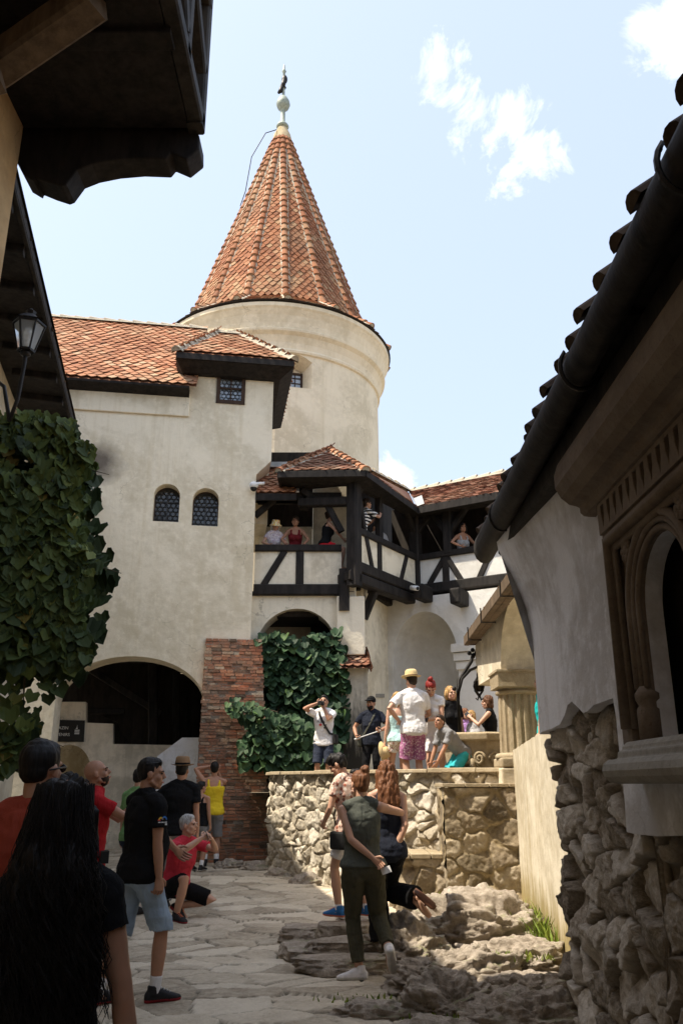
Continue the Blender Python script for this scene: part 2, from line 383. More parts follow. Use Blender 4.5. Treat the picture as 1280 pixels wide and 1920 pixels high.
M['brick'] = m_brick('old_brick')
M['brick_mortar'] = m_stone('brick_mortar', [(0.14,0.115,0.09),(0.26,0.22,0.17),(0.36,0.31,0.25)], 3, use_tone=False)
M['iron'] = m_flat('wrought_iron', (0.02,0.018,0.017), 0.5, 0.5, 0.6, 0.3, 30, 0.3)
M['zinc'] = m_flat('zinc_sheet', (0.55,0.55,0.54), 0.35, 0.5, 0.6, 0.15, 6)
M['copper'] = m_flat('green_copper', (0.30,0.34,0.29), 0.6, 0.3, 0.3, 0.3, 12)
M['glass_dark'] = m_flat('window_glass', (0.06,0.065,0.07), 0.12, 0.6, 0, 0.5, 5)
M['glass_bright'] = m_flat('sky_glass', (0.30,0.36,0.43), 0.1, 0.8, 0, 0.35, 9)
M['lead'] = m_flat('lead_came', (0.05,0.05,0.05), 0.5, 0.4, 0.3)
M['frame'] = m_wood('window_frame', (0.05,0.03,0.02), 0.4)
M['white'] = m_flat('white_plastic', (0.75,0.75,0.73), 0.4, 0.4, 0, 0.05)
M['black'] = m_flat('black_board', (0.012,0.012,0.012), 0.45, 0.4, 0, 0.2)
M['letter'] = m_flat('white_lettering', (0.7,0.7,0.68), 0.6, 0.2, 0, 0.04)
M['leaf'] = m_leaf('vine_leaf', [(0.026,0.042,0.016),(0.046,0.072,0.022),(0.085,0.115,0.026),(0.13,0.17,0.035),(0.25,0.19,0.05)])
M['leaf_big'] = m_leaf('pipevine_leaf', [(0.014,0.034,0.016),(0.025,0.058,0.024),(0.042,0.090,0.032),(0.10,0.17,0.04)])
M['stem'] = m_wood('vine_stem', (0.06,0.045,0.025), 0.4)
M['grass'] = m_leaf('grass_blade', [(0.10,0.16,0.02),(0.19,0.26,0.03),(0.30,0.34,0.06)])
M['pipe'] = m_flat('clay_pipe', (0.13,0.075,0.05), 0.7)
M['soil'] = m_stone('soil_floor', [(0.16,0.13,0.09),(0.26,0.22,0.16),(0.34,0.30,0.22)], 1.0, use_tone=False)
# ================================================================== shared builders
def arc(cx, cz, rx, rz, a0, a1, n=18):
    return [(cx+rx*math.cos(math.radians(a0+(a1-a0)*i/n)), cz+rz*math.sin(math.radians(a0+(a1-a0)*i/n))) for i in range(n+1)]
def tile_plane(mb, a, b, c, d, w=0.21, row=0.145, rnd=None, base=True, lift=0.040, mi=0, jit=1.0, skip_edges=0.0):
    """plain tiles with pointed tips laid in staggered rows over the quad a-b (eave) to d-c (ridge)"""
    rnd = rnd or random.Random(3); a, b, c, d = map(Vector, (a, b, c, d))
    ex = (b-a).normalized(); nrm = (b-a).cross(d-a)
    if nrm.length < 1e-9: nrm = (b-a).cross(c-a)
    nrm.normalize(); up = nrm.cross(ex).normalized()
    H = max((d-a).dot(up), (c-a).dot(up)); 
    def lim(h):
        t = h/H
        l = a+(d-a)*t; r = b+(c-b)*t; return (l-a).dot(ex), (r-a).dot(ex)
    if base: mb.add([a-nrm*.03, b-nrm*.03, c-nrm*.03, d-nrm*.03], [(0,1,2,3)], 0.02, mi)
    k = 0; h = -0.03
    while h < H-0.03:
        l, r = lim(max(h+row*.3, 0)); n0 = int(math.floor(l/w))-1; n1 = int(math.ceil(r/w))+1
        L = row*2.0
        for i in range(n0, n1+1):
            x = (i+0.5*(k%2))*w
            if x < l-w*.25-skip_edges or x > r+w*.25+skip_edges: continue
            j = lambda s: rnd.uniform(-s, s)*jit
            x1 = max(x-w*.49, l-w*.06-skip_edges); x2 = min(x+w*.49, r+w*.06+skip_edges)
            if x2-x1 < w*.12: continue
            y0 = h+j(.013)+.012*math.sin(x*1.9+h*.8)*jit-(rnd.uniform(.02,.05) if rnd.random() < .02 else 0); ln = lift+j(.010); tilt = j(.010); tn = min(1,max(0,rnd.betavariate(2,2)+.25*math.sin(x*1.3+2.1*math.sin(h*.9))*math.sin(h*1.7+1.1)))
            if rnd.random() < .05: tn = rnd.choice((0,1))
            prof = [(x1, y0+row*.86), (x1*.74+x2*.26, y0+row*.34), ((x1+x2)/2, y0), (x1*.26+x2*.74, y0+row*.34), (x2, y0+row*.86), (x2, y0+L), (x1, y0+L)]
            top = []; bot = []
            for q, (px_, py_) in enumerate(prof):
                u = (py_-y0)/L; o = ln*(1-u)+0.004+tilt*(px_-x)/w*2
                P = a+ex*px_+up*py_+nrm*o; top.append(P); bot.append(P-nrm*.016)
            mb.add(top+bot, [(0,1,2,3,4,5,6)]+[(q,q+7,(q+1)%7+7,(q+1)%7) for q in (0,1,2,3,4)]+[(13,12,11,10,9,8,7)], tn, mi)
        h += row; k += 1
def ridge_tiles(mb, p0, p1, r=0.10, step=0.30, mi_t=0, mi_m=1, rnd=None, mortar=1.35, nrm=None):
    """half-round tiles laid overlapping from p0 (low) to p1 (high) on a bed of mortar"""
    rnd = rnd or random.Random(5); p0, p1 = Vector(p0), Vector(p1); ax = (p1-p0); L = ax.length; ax.normalize()
    side = ax.cross(Vector((0,0,1))) if nrm is None else ax.cross(Vector(nrm)); side.normalize(); up = side.cross(ax).normalized(); n = 8
    if mi_m is not None:
        v = []
        for t in (0, L):
            v += [p0+ax*t+side*math.cos(math.pi*j/n)*r*mortar+up*(math.sin(math.pi*j/n)*r*.72-.04) for j in range(n+1)]
        mb.add(v, [(j,j+1,n+1+j+1,n+1+j) for j in range(n)], .5, mi_m)
    t = -0.02
    while t < L-step*.3:
        r0 = r*(1.12+rnd.uniform(-.05,.05)); r1 = r*.82; l = min(step*1.15, L-t+.05); tn = rnd.betavariate(2,2); dz = rnd.uniform(-.008,.008)
        v = []
        for (tt, rr, o) in ((t, r0, .035+dz), (t+l, r1, .01), (t, r0-.018, .03+dz)):
            v += [p0+ax*tt+side*math.cos(math.pi*j/n)*rr+up*(math.sin(math.pi*j/n)*rr*.95+o-.03) for j in range(n+1)]
        m = n+1
        mb.add(v, [(j,j+1,m+j+1,m+j) for j in range(n)]+[(j,2*m+j,2*m+j+1,j+1) for j in range(n)], tn, mi_t)
        # mortar plug under the lower lip
        if mi_m is not None:
            v = [p0+ax*(t+.012)+side*math.cos(math.pi*j/n)*(r0-.012)+up*(math.sin(math.pi*j/n)*(r0-.012)*.95+dz) for j in range(n+1)]
            mb.add(v, [tuple(range(n+1))], .5, mi_m)
        t += step
def frame_rect(mb, pl, s0, s1, z0, z1, w, out0, out1, mi=0):
    mb.prism(pl, [(s0,z0),(s1,z0),(s1,z1),(s0,z1)], out0, out1, [[(s0+w,z0+w),(s1-w,z0+w),(s1-w,z1-w),(s0+w,z1-w)]], mi=mi)
def ring_grid(mb, pl, s0, s1, z0, z1, r, out, inside, tr=.006):
    """leaded roundels in a hexagonal lattice"""
    k = 0; z = z0+r
    while z < z1:
        s = s0+r*(1 if k%2 else 2)-r
        while s < s1+r:
            if inside(s, z): mb.tube([pl.pt(s+r*.92*math.cos(q*math.pi/5), z+r*.92*math.sin(q*math.pi/5), out) for q in range(11)], tr, 4, cap=False)
            s += 2*r
        z += r*1.74; k += 1

# ================================================================== ground
gm = MB(); gm.add([(-900,-900,-.12),(900,-900,-.12),(900,900,-.12),(-900,900,-.12)], [(0,1,2,3)])
struct(gm.build('ground', M['soil']), label='bare ground the courtyard stands on')
def paving():
    x0, x1, y0, y1 = -6.2, 2.6, 5.2, 19.5; nx, ny = 440, 680
    X, Y = np.meshgrid(np.linspace(x0,x1,nx), np.linspace(y0,y1,ny), indexing='ij'); X, Y = X.ravel(), Y.ravel()
    P3 = np.stack([X,Y,0*X],1)
    sx, sy = 0.46, 0.30; sd = []
    r = np.random.default_rng(11)
    for i in range(int((x1-x0)/sx)+2):
        for j in range(int((y1-y0)/sy)+2):
            if r.random() < .88: sd.append((x0+(i+r.uniform(-.1,1.1))*sx+.5*sx*(j%2), y0+(j+r.uniform(-.1,1.1))*sy))
    sd = np.array(sd); wx = X+.03*vnoise(P3*3.1,1)+.014*vnoise(P3*13,3); wy = Y+.03*vnoise(P3*3.1+40,2)+.014*vnoise(P3*13+9,4)
    asp = np.array([1.0, 1.35]); f1, f2, idx = voronoi(np.stack([wx,wy],1)*asp, sd*asp)
    e = (f2-f1); st = sstep(e, .003, .018); rn = r.random(len(sd)); tx = r.normal(0,.015,len(sd)); ty = r.normal(0,.015,len(sd))
    hgt = (r.random(len(sd))-.5)*.022
    dx, dy = X-sd[idx,0], Y-sd[idx,1]
    Z = .034*np.maximum(0, Y-9) + st*(.036+hgt[idx]+tx[idx]*dx+ty[idx]*dy) - .03 + .0015*fbm(P3*16,3,5)*st + .012*fbm(P3*.8,2,8)
    mort = 1-sstep(e, .004, .016)
    grid_mesh_obj = grid_mesh('courtyard_paving', np.stack([X,Y,Z],1), nx, ny, M['flag'], tone=rn[idx], mort=mort)
    struct(grid_mesh_obj, label='worn irregular flagstone paving of the courtyard')
paving()

# ================================================================== rocks
def rock(name, label, c, size, seed, sub=5, rot=0.0, group=None, amp=1.0, flat=None, box=0.0, mat='rock'):
    bm = bmesh.new(); bmesh.ops.create_icosphere(bm, subdivisions=sub, radius=1.0)
    P = np.array([v.co[:] for v in bm.verts]); F_ = [[v.index for v in f.verts] for f in bm.faces]; bm.free()
    if box:
        m = np.abs(P).max(1)[:,None]; P = P*(1-box)+P/m*box*.85
    Q = P+seed*7.7
    k = 1+amp*(.20*fbm(Q*1.3,3,seed)+.15*(ridged(Q*2.2*np.array([1,1,2.2]),4,seed+9,.5)-.9)+.055*fbm(Q*9,5,seed+4,.6)-.05*sstep(vnoise(Q*10,seed+2),.2,.6))
    P = P*k[:,None]
    if flat is not None: P[:,2] = np.where(P[:,2] > flat, flat+(P[:,2]-flat)*.18, P[:,2])
    P = P*np.array(size); ca, sa = math.cos(rot), math.sin(rot)
    P = np.stack([P[:,0]*ca-P[:,1]*sa, P[:,0]*sa+P[:,1]*ca, P[:,2]],1)
    me = bpy.data.meshes.new(name); me.from_pydata(P.tolist(), [], F_); me.materials.append(M[mat])
    me.polygons.foreach_set('use_smooth', [True]*len(F_)); me.update()
    o = bpy.data.objects.new(name, me); COL.objects.link(o); o.location = c; return tag(o, label, 'rock', group)
G = 'limestone outcrop in the courtyard'
rock('boulder','sunlit rounded limestone boulder topmost of the outcrop, below the mortared block wall',(1.28,9.15,.10),(.80,.62,.44),1,6,group=G)
rock('boulder','dark shaded boulder behind the raised white sneaker',(.62,8.75,.02),(.42,.48,.34),2,6,group=G)
rock('boulder','broad low boulder in the sun at the foot of the rough wall corner',(1.62,8.15,.05),(.62,.42,.26),3,6,group=G)
rock('boulder','long ridged boulder running down the middle of the outcrop',(.98,7.72,.0),(.66,.36,.34),4,6,.35,group=G)
rock('boulder','flat cracked boulder touching the rough wall corner',(1.42,7.25,-.02),(.55,.36,.22),5,6,group=G)
rock('boulder','dark hollow-faced boulder nearest the paving',(.80,6.98,-.02),(.44,.30,.27),6,6,.5,group=G)
rock('boulder','dark boulder at the bottom edge beside the rough wall',(1.28,6.55,-.05),(.50,.32,.27),7,6,group=G)
rock('boulder','small pitted boulder lying in front of the outcrop on the paving',(.22,6.85,-.04),(.34,.20,.13),8,5,group=G)
rock('boulder','low rough boulder at the bottom edge left of the outcrop',(.62,6.45,-.05),(.34,.22,.13),19,5,group=G)
G2 = 'rough stone steps'
rock('step_stone','lowest rough step stone behind the standing white sneaker',(.05,8.32,.02),(.50,.22,.16),9,5,.12,G2,.6,flat=.6,box=.5)
rock('step_stone','middle rough step stone under the dark trousers',(.18,8.85,.06),(.56,.26,.20),10,5,.1,G2,.6,flat=.6,box=.5)
rock('step_stone','squared block step below the blue sneaker',(.02,9.28,.10),(.30,.22,.22),11,5,0,G2,.35,flat=.7,box=.75)
rock('step_stone','flat pale stone left of the squared block step',(-.36,8.95,.02),(.24,.36,.14),12,5,.2,G2,.5,flat=.6,box=.6)
rock('step_stone','upper rough stone at the left end of the steps',(-.28,9.75,.06),(.40,.26,.16),13,5,-.2,G2,.6,flat=.6,box=.5)
rock('step_stone','small stone at the top of the steps near the terrace wall',(.25,9.75,.10),(.34,.24,.24),16,5,0,G2,.5,flat=.6,box=.6)
G3 = 'loose stones at the wall foot'
rock('loose_stone','largest loose stone at the foot of the brick buttress',(-1.95,15.55,.22),(.26,.18,.12),14,4,.1,G3)
rock('loose_stone','loose stone between brick buttress and stone wall',(-1.45,15.35,.20),(.30,.2,.13),15,4,0,G3)
rock('loose_stone','loose stone in front of the shaded end of the stone wall',(-1.02,14.55,.16),(.26,.2,.15),17,4,0,G3)
rock('loose_stone','loose stone where the wall comes into the sun',(-.52,13.7,.14),(.26,.2,.17),18,4,0,G3)
rock('loose_stone','small stone in the corner beside the bright plaster wall',(2.0,10.55,.12),(.14,.1,.12),20,4,0,G3)

# ================================================================== terrace with its rubble retaining wall
WALL = [(-1.25,15.4),(-1.12,14.9),(-.55,14.05),(0.0,13.2),(.9,12.2),(1.45,11.75),(2.25,11.25)]
def poly_len(pl): return [0]+list(np.cumsum([math.dist(pl[i],pl[i+1]) for i in range(len(pl)-1)]))
def along(pl, s):
    D = poly_len(pl); s = np.asarray(s)
    x = np.interp(s, D, [p[0] for p in pl]); y = np.interp(s, D, [p[1] for p in pl])
    e = .15; x2 = np.interp(np.minimum(s+e,D[-1]), D, [p[0] for p in pl]); y2 = np.interp(np.minimum(s+e,D[-1]), D, [p[1] for p in pl])
    x1 = np.interp(np.maximum(s-e,0), D, [p[0] for p in pl]); y1 = np.interp(np.maximum(s-e,0), D, [p[1] for p in pl])
    dx, dy = x2-x1, y2-y1; l = np.hypot(dx,dy); dx, dy = dx/l, dy/l
    return x, y, dy, -dx           # position and outward normal (to the viewer's side)
def relief_wall(name, mat, pl, z0, z1, seed, cell=(.26,.22), depth=.09, mortar_w=(.02,.075), res=.018, parent=None, keep=.85, noise=.02, dome=.5, zfun=None, batter=0.0, mort_bias=0.0, edge_noise=0.0):
    L = poly_len(pl)[-1]; nu, nv = int(L/res), int((z1-z0)/res)
    S_, Z_ = np.meshgrid(np.linspace(0,L,nu), np.linspace(0,1,nv), indexing='ij'); S_, T_ = S_.ravel(), Z_.ravel()
    top = zfun(S_) if zfun is not None else np.full_like(S_, z1); Zv = z0+(top-z0)*T_
    P3 = np.stack([S_, Zv, 0*S_+seed*3.3],1); r = np.random.default_rng(seed); sd = []
    for i in range(-1, int(L/cell[0])+2):
        for j in range(-1, int((z1-z0)/cell[1])+2):
            if r.random() < keep: sd.append(((i+r.uniform(0,1)+.5*(j%2))*cell[0], z0+(j+r.uniform(0,1))*cell[1]))
    sd = np.array(sd); asp = np.array([1.0, cell[0]/cell[1]])
    wx = S_+.035*vnoise(P3*6,seed)+.015*vnoise(P3*19,seed+3); wz = Zv+.035*vnoise(P3*6+31,seed+1)+.015*vnoise(P3*19+7,seed+4)
    f1, f2, idx = voronoi(np.stack([wx,wz],1)*asp, sd*asp); e = f2-f1; rn = r.random(len(sd)); prot = (.25+.75*r.random(len(sd)))
    st = sstep(e, *mortar_w); dm = np.clip(1-(f1/(.75*max(cell)))**2, 0, 1)
    tx, ty = r.normal(0,.16,len(sd)), r.normal(0,.16,len(sd))
    face = 1.5*(tx[idx]*(wx-sd[idx,0])+ty[idx]*(wz-sd[idx,1]))
    out = st*(depth*prot[idx]*(1-dome+dome*dm)+face*.8)+noise*fbm(P3*7,4,seed+6)+.6*noise*fbm(P3*24,4,seed+8,.6)*(.4+st)+noise*1.2*fbm(P3*1.3,2,seed+5)
    x, y, nx_, ny_ = along(pl, S_)
    edge = edge_noise*(fbm(P3*5,4,seed+12)+.8*(prot[idx]-.6)) if edge_noise else 0
    w_e = np.exp(-S_/.25) if edge_noise else 0
    out = out+batter*(z1-Zv)
    px_ = x+nx_*out; py_ = y+ny_*out
    if edge_noise: px_ = px_+(-ny_)*(edge*w_e)*-1; py_ = py_+nx_*(edge*w_e)*-1
    mort = np.clip(1-st+mort_bias*(vnoise(P3*3,seed+20)>0.1), 0, 1)
    return grid_mesh(name, np.stack([px_, py_, Zv],1), nu, nv, M[mat], parent, tone=rn[idx], mort=mort, flip=True)
tw = thing('stone_wall', 'rubble stone retaining wall of the raised terrace, half in the sun', 'wall', (0.2,13,0))
relief_wall('rubble_face', 'rubble', WALL, -.05, 1.74, 5, (.20,.16), .07, (.008,.04), .0125, tw, .82, .010, .28, mort_bias=.10)
mb = MB()
x_, y_, nx_, ny_ = along(WALL, np.array(np.linspace(0, poly_len(WALL)[-1], 40)))
for i in range(39):    # masonry body behind the face
    a = Vector((x_[i],y_[i],0)); b = Vector((x_[i+1],y_[i+1],0)); na = Vector((nx_[i],ny_[i],0)); nb = Vector((nx_[i+1],ny_[i+1],0))
    mb.hexa([a-na*.02+Vector((0,0,-.1)), b-nb*.02+Vector((0,0,-.1)), b-nb*.42+Vector((0,0,-.1)), a-na*.42+Vector((0,0,-.1)), a-na*.02+Vector((0,0,1.735)), b-nb*.02+Vector((0,0,1.735)), b-nb*.42+Vector((0,0,1.735)), a-na*.42+Vector((0,0,1.735))])
mb.build('wall_core', M['soil'], tw)
mb = MB(); L = poly_len(WALL)[-1]; s = .02; rr = random.Random(4)
while s < L-.1:
    l = min(rr.uniform(.35,.75), L-s); q = np.array([s+.006, s+l-.006]); x_, y_, nx_, ny_ = along(WALL, q); h = rr.uniform(-.008,.008); oo = rr.uniform(.09,.13)
    a = Vector((x_[0],y_[0],0)); b = Vector((x_[1],y_[1],0)); na = Vector((nx_[0],ny_[0],0)); nb = Vector((nx_[1],ny_[1],0)); zl, zh = 1.742, 1.80+h
    mb.hexa([a+na*oo+Vector((0,0,zl)), b+nb*oo+Vector((0,0,zl)), b-nb*.40+Vector((0,0,zl)), a-na*.40+Vector((0,0,zl)), a+na*(oo-.01)+Vector((0,0,zh)), b+nb*(oo-.01)+Vector((0,0,zh)), b-nb*.40+Vector((0,0,zh)), a-na*.40+Vector((0,0,zh))], rr.random())
    s += l
mb.build('coping', M['stone_col'], tw, bevel=.012)
pipe = MB(); pp = at_y(812,1522,12.62); sn = Vector((-.70,-.71,-.08))
pipe.lathe([(.0,.0),(.052,.0),(.052,.34),(.065,.34),(.065,-.02),(0,-.02)], (0,0,0), 14)
po = pipe.build('drain_pipe', M['pipe'], smooth=True); po.location = pp-sn*.14; po.rotation_euler = sn.to_track_quat('Z','Y').to_euler()
tag(po, 'short clay drain pipe sticking out of the sunlit stone wall', 'pipe')
tf = MB()
pts = [(-1.7,19.8),(-1.7,15.6)]+[(p[0]+.25,p[1]+.33) for p in WALL]+[(2.35,10.0),(6.5,10.0),(6.5,19.8)]
tri = tessellate_polygon([[Vector((a,b,0)) for a,b in pts]]); tf.add([(a,b,1.45) for a,b in pts], [t if (pts[t[1]][0]-pts[t[0]][0])*(pts[t[2]][1]-pts[t[0]][1])-(pts[t[2]][0]-pts[t[0]][0])*(pts[t[1]][1]-pts[t[0]][1])>0 else t[::-1] for t in tri])
struct(tf.build('terrace_floor', M['soil']), label='floor of the raised terrace')

# mortared block and ledge in front of it
bw = thing('masonry_block', 'brown mortared stone block with a thin brick coping, in front of the terrace wall', 'wall', (1.75,11,0))
BX0 = at_y(834,1560,10.95).x; BX1 = at_y(966,1560,10.95).x+.06
relief_wall('block_face', 'block', [(BX0,10.95),(BX1+.10,10.90)], -.05, 1.55, 21, (.30,.23), .05, (.008,.05), .0135, bw, .72, .014, .3, batter=.03, mort_bias=.3)
relief_wall('block_side', 'block', [(BX0+.0,11.75),(BX0,10.95)], -.05, 1.55, 22, (.42,.34), .03, (.02,.12), .02, bw, .75, .01, .3)
mb = MB(); mb.box(((BX0+BX1)/2,11.36,.74),(BX1-BX0-.02,.78,1.62)); mb.build('block_core', M['soil'], bw)
mb = MB(); x = BX0-.03
while x < BX1: l = rr.uniform(.22,.36); mb.box((x+l/2,11.3,1.582),(l-.012,.86,.045),tone=rr.uniform(.3,.9)); x += l
mb.build('coping', M['stone_col'], bw, bevel=.008)
lw = thing('stone_ledge', 'low brown mortared ledge with a brick coping, left of the mortared block', 'wall', (1.0,11.4,0))
LX0 = at_y(738,1640,11.3).x
relief_wall('ledge_face', 'block', [(LX0,11.75),(LX0+.06,11.32),(BX0+.02,11.22)], -.05, .70, 23, (.28,.21), .05, (.008,.05), .014, lw, .75, .014, .3, mort_bias=.25)
mb = MB(); mb.box(((LX0+BX0)/2+.03,11.72,.31),(BX0-LX0-.1,.72,.74)); mb.build('ledge_core', M['soil'], lw)
mb = MB(); x = LX0-.02
while x < BX0-.03: l = min(rr.uniform(.22,.36), BX0-.005-x); mb.box((x+l/2,11.62,.735),(l-.012,.86,.055),tone=rr.uniform(.4,.95)); x += l
mb.build('coping', M['stone_col'], lw, bevel=.008)
# bright plastered stair wall
SL = Plane((2.16,10.86),(-.075,-1))
sl = thing('plaster_wall', 'bright sunlit plastered stair wall beside the rough corner', 'wall', (2.1,9,0))
mb = MB(); n = 40; up = []
for i in range(n+1):
    s_ = -.02+4.3*i/n; up.append((s_, 2.0+.10*i/n*1.6+.003*math.sin(i*1.7)+.002*math.sin(i*4.1)))
mb.prism(SL, [(-.02,-.1)]+[(4.28,-.1)]+up[::-1], -.5, 0.0); mb.build('plaster_face', M['plaster_slab'], sl, bevel=.02)

# ================================================================== gatehouse
a9 = math.radians(9); GP = Plane((-1.87,17.0),(math.cos(a9),math.sin(a9)))
gh = thing('gatehouse', 'tall cream plastered gatehouse with a small turret, twin arched windows and an archway', 'building', (-4.5,17.5,0))
zk = GP.px(507,868)[1]; zk2 = GP.px(485,890)[1]; sR = GP.px(511,780)[0]
sT = GP.px(347,740)[0]; z_e = GP.px(365,748)[1]; z_t = 10.5
jam = GP.px(378,1400)[0]; zsp = GP.px(378,1318)[1]; zap = GP.px(235,1230)[1]; jl = GP.px(95,1400)[0]; cx = (jam+jl)/2
out = [(-7.5,-.1),(jl,-.1),(jl,zsp)]+arc(cx,zsp,(jam-jl)/2,zap-zsp,180,0,28)[1:-1]+[(jam,zsp),(jam,-.1),(0.02,-.1),(.0,3.0),(0,zk2),(0.02,zk2+.02),(sR-.05,zk),(sR,zk+.05),(sR,z_t),(sT,z_t),(sT,z_e+.25),(-7.5,z_e+.25)]
def arch_win(x0,x1,yt,yb):
    s0,s1 = GP.px(x0,(yt+yb)/2)[0], GP.px(x1,(yt+yb)/2)[0]; zb = GP.px((x0+x1)/2,yb)[1]; zt = GP.px((x0+x1)/2,yt)[1]; r = (s1-s0)/2
    return s0,s1,zb,zt,[(s0,zb),(s1,zb)]+arc((s0+s1)/2, zt-r*.95, r, r*.95, 0, 180, 16)
wins = [arch_win(288,337,907,978), arch_win(361,410,915,986)]
ts0, ts1 = GP.px(409,730)[0], GP.px(457,730)[0]; tz0, tz1 = GP.px(433,755)[1], GP.px(433,701)[1]
holes = [w[4] for w in wins]+[[(ts0,tz0),(ts1,tz0),(ts1,tz1),(ts0,tz1)]]
mb = MB(); mb.prism(GP, out, -.75, 0, holes); mb.build('wall', M['plaster_gate'], gh)
mb = MB(); mb.prism(GP, [(-.04,zk2-.9),(sR,zk2-.9),(sR,z_t),(-.04,z_t)], -3.2, -.76); mb.build('turret_flank', M['plaster_gate'], gh)
mb = MB(); zc = GP.px(360,783)[1]
mb.prism(GP, [(-7.5,zc),(sT+.12,zc),(sT+.12,z_e+.1),(-7.5,z_e+.1)], .002, .055); mb.build('cornice', M['plaster_gate'], gh, bevel=.02)
for k, (s0,s1,zb,zt,lp) in enumerate(wins):
    w = MB(); w.prism(GP, [(s0-.05,zb-.05),(s1+.05,zb-.05),(s1+.05,zt+.05),(s0-.05,zt+.05)], -.36, -.30); wo = w.build('window', M['glass_dark'], gh); wo['label'] = 'arched window with bull\'s-eye panes'
    c0 = (s0+s1)/2; r = (s1-s0)/2
    def inside(s,z,c0=c0,r=r,zt=zt,zb=zb): return zb < z and abs(s-c0) < r*.97 and (z < zt-r*.95 or (s-c0)**2+((z-(zt-r*.95))/.95)**2 < (r*.96)**2)
    f = MB(); ring_grid(f, GP, s0+.02, s1, zb+.02, zt, .055, -.29, inside, .0085)
    f.bar(GP.pt(c0,zb,-.285), GP.pt(c0,zt,-.285), .022, .03, tuple(GP.n)); f.bar(GP.pt(s0,zb+.62*(zt-zb),-.285), GP.pt(s1,zb+.62*(zt-zb),-.285), .022, .03)
    f.build('lead_lattice', M['lead'], wo)
    f = MB(); f.tube([GP.pt(a,b,-.28) for a,b in lp+[lp[0]]], .022, 6); f.build('window_frame', M['frame'], wo)
w = MB(); w.prism(GP, [(ts0,tz0),(ts1,tz0),(ts1,tz1),(ts0,tz1)], -.09, -.06); wo = w.build('window', M['glass_bright'], gh); wo['label'] = 'square turret window'
f = MB(); frame_rect(f, GP, ts0-.035, ts1+.035, tz0-.035, tz1+.035, .085, -.05, .03)
f.bar(GP.pt((ts0+ts1)/2,tz0,-.03), GP.pt((ts0+ts1)/2,tz1,-.03), .03, .04, tuple(GP.n)); f.bar(GP.pt(ts0,(tz0+tz1)/2,-.03), GP.pt(ts1,(tz0+tz1)/2,-.03), .03, .04); f.build('window_frame', M['frame'], wo)
f = MB(); ring_grid(f, GP, ts0+.04, ts1-.04, tz0+.04, tz1-.04, .05, -.05, lambda s,z: ts0+.05<s<ts1-.05 and tz0+.05<z<tz1-.05, .006); f.build('lead_lattice', M['lead'], wo)
# left roof of the gatehouse
rp = random.Random(21); up = Vector((0,0,1))
eL, eR = GP.pt(-7.5, 9.93, .38), GP.pt(GP.px(368,748)[0], 9.93, .38)
run, rise = 2.75, 3.0
rL, rR = eL-GP.n*run+up*rise, GP.pt(sT+.35, 9.93, .38)-GP.n*run+up*rise
mb = MB(); tile_plane(mb, eL, eR, rR, rL, .215, .150, rp); ro = mb.build('roof', M['tile'], gh)
mb = MB(); ridge_tiles(mb, rL, rR, .10, .36, 0, 1, rp); mb.build('roof_ridge', [M['mortar'], M['mortar']], ro)
mb = MB(); mb.hexa([GP.pt(-7.5,z_e-.02,.0),GP.pt(sT+.10,z_e-.02,.0),GP.pt(sT+.10,9.86,.36),GP.pt(-7.5,9.86,.36),GP.pt(-7.5,z_e+.20,.0),GP.pt(sT+.10,z_e+.20,.0),GP.pt(sT+.10,9.91,.37),GP.pt(-7.5,9.91,.37)]); mb.build('eave_board', M['wood_black'], ro)
# turret roof
cs = [GP.pt(sT-.22,z_t,.52), GP.pt(sR+.42,z_t,.52), GP.pt(sR+.42,z_t,-2.9), GP.pt(sT-.22,z_t,-2.9)]
p1, p2 = GP.pt(sT+.60,12.12,-1.1), GP.pt(sR-.75,12.12,-1.1)
tr = MB(); e = [c+up*.17 for c in cs]
tile_plane(tr, e[0], e[1], p2, p1, .215, .15, rp); tile_plane(tr, e[1], e[2], p2, p2+Vector((0,0,.001)), .215, .15, rp); tile_plane(tr, e[3], e[0], p1, p1+Vector((0,0,.001)), .215, .15, rp)
tr.add([e[2],e[3],p1,p2], [(0,1,2,3)], .3)
to = tr.build('turret_roof', M['tile'], gh)
mb = MB()
ridge_tiles(mb, e[0], p1, .10, .30, 0, 0, rp); ridge_tiles(mb, e[1], p2, .10, .30, 0, 0, rp); ridge_tiles(mb, p1, p2, .10, .3, 0, 0, rp); ridge_tiles(mb, e[3], p1, .10, .3, 0, 0, rp)
mb.build('hip_tiles', M['mortar'], to)
mb = MB(); mb.hexa([*[c for c in cs], *[c+up*.14 for c in cs]]); mb.hexa([GP.pt(sT-.08,z_t-.16,.14),GP.pt(sR+.14,z_t-.16,.14),GP.pt(sR+.14,z_t-.16,-2.7),GP.pt(sT-.08,z_t-.16,-2.7),cs[0]-up*.004+GP.n*-.04,cs[1]-up*.004+GP.n*-.04,cs[2]-up*.004,cs[3]-up*.004]); mb.build('eave_soffit', M['wood_black'], to)
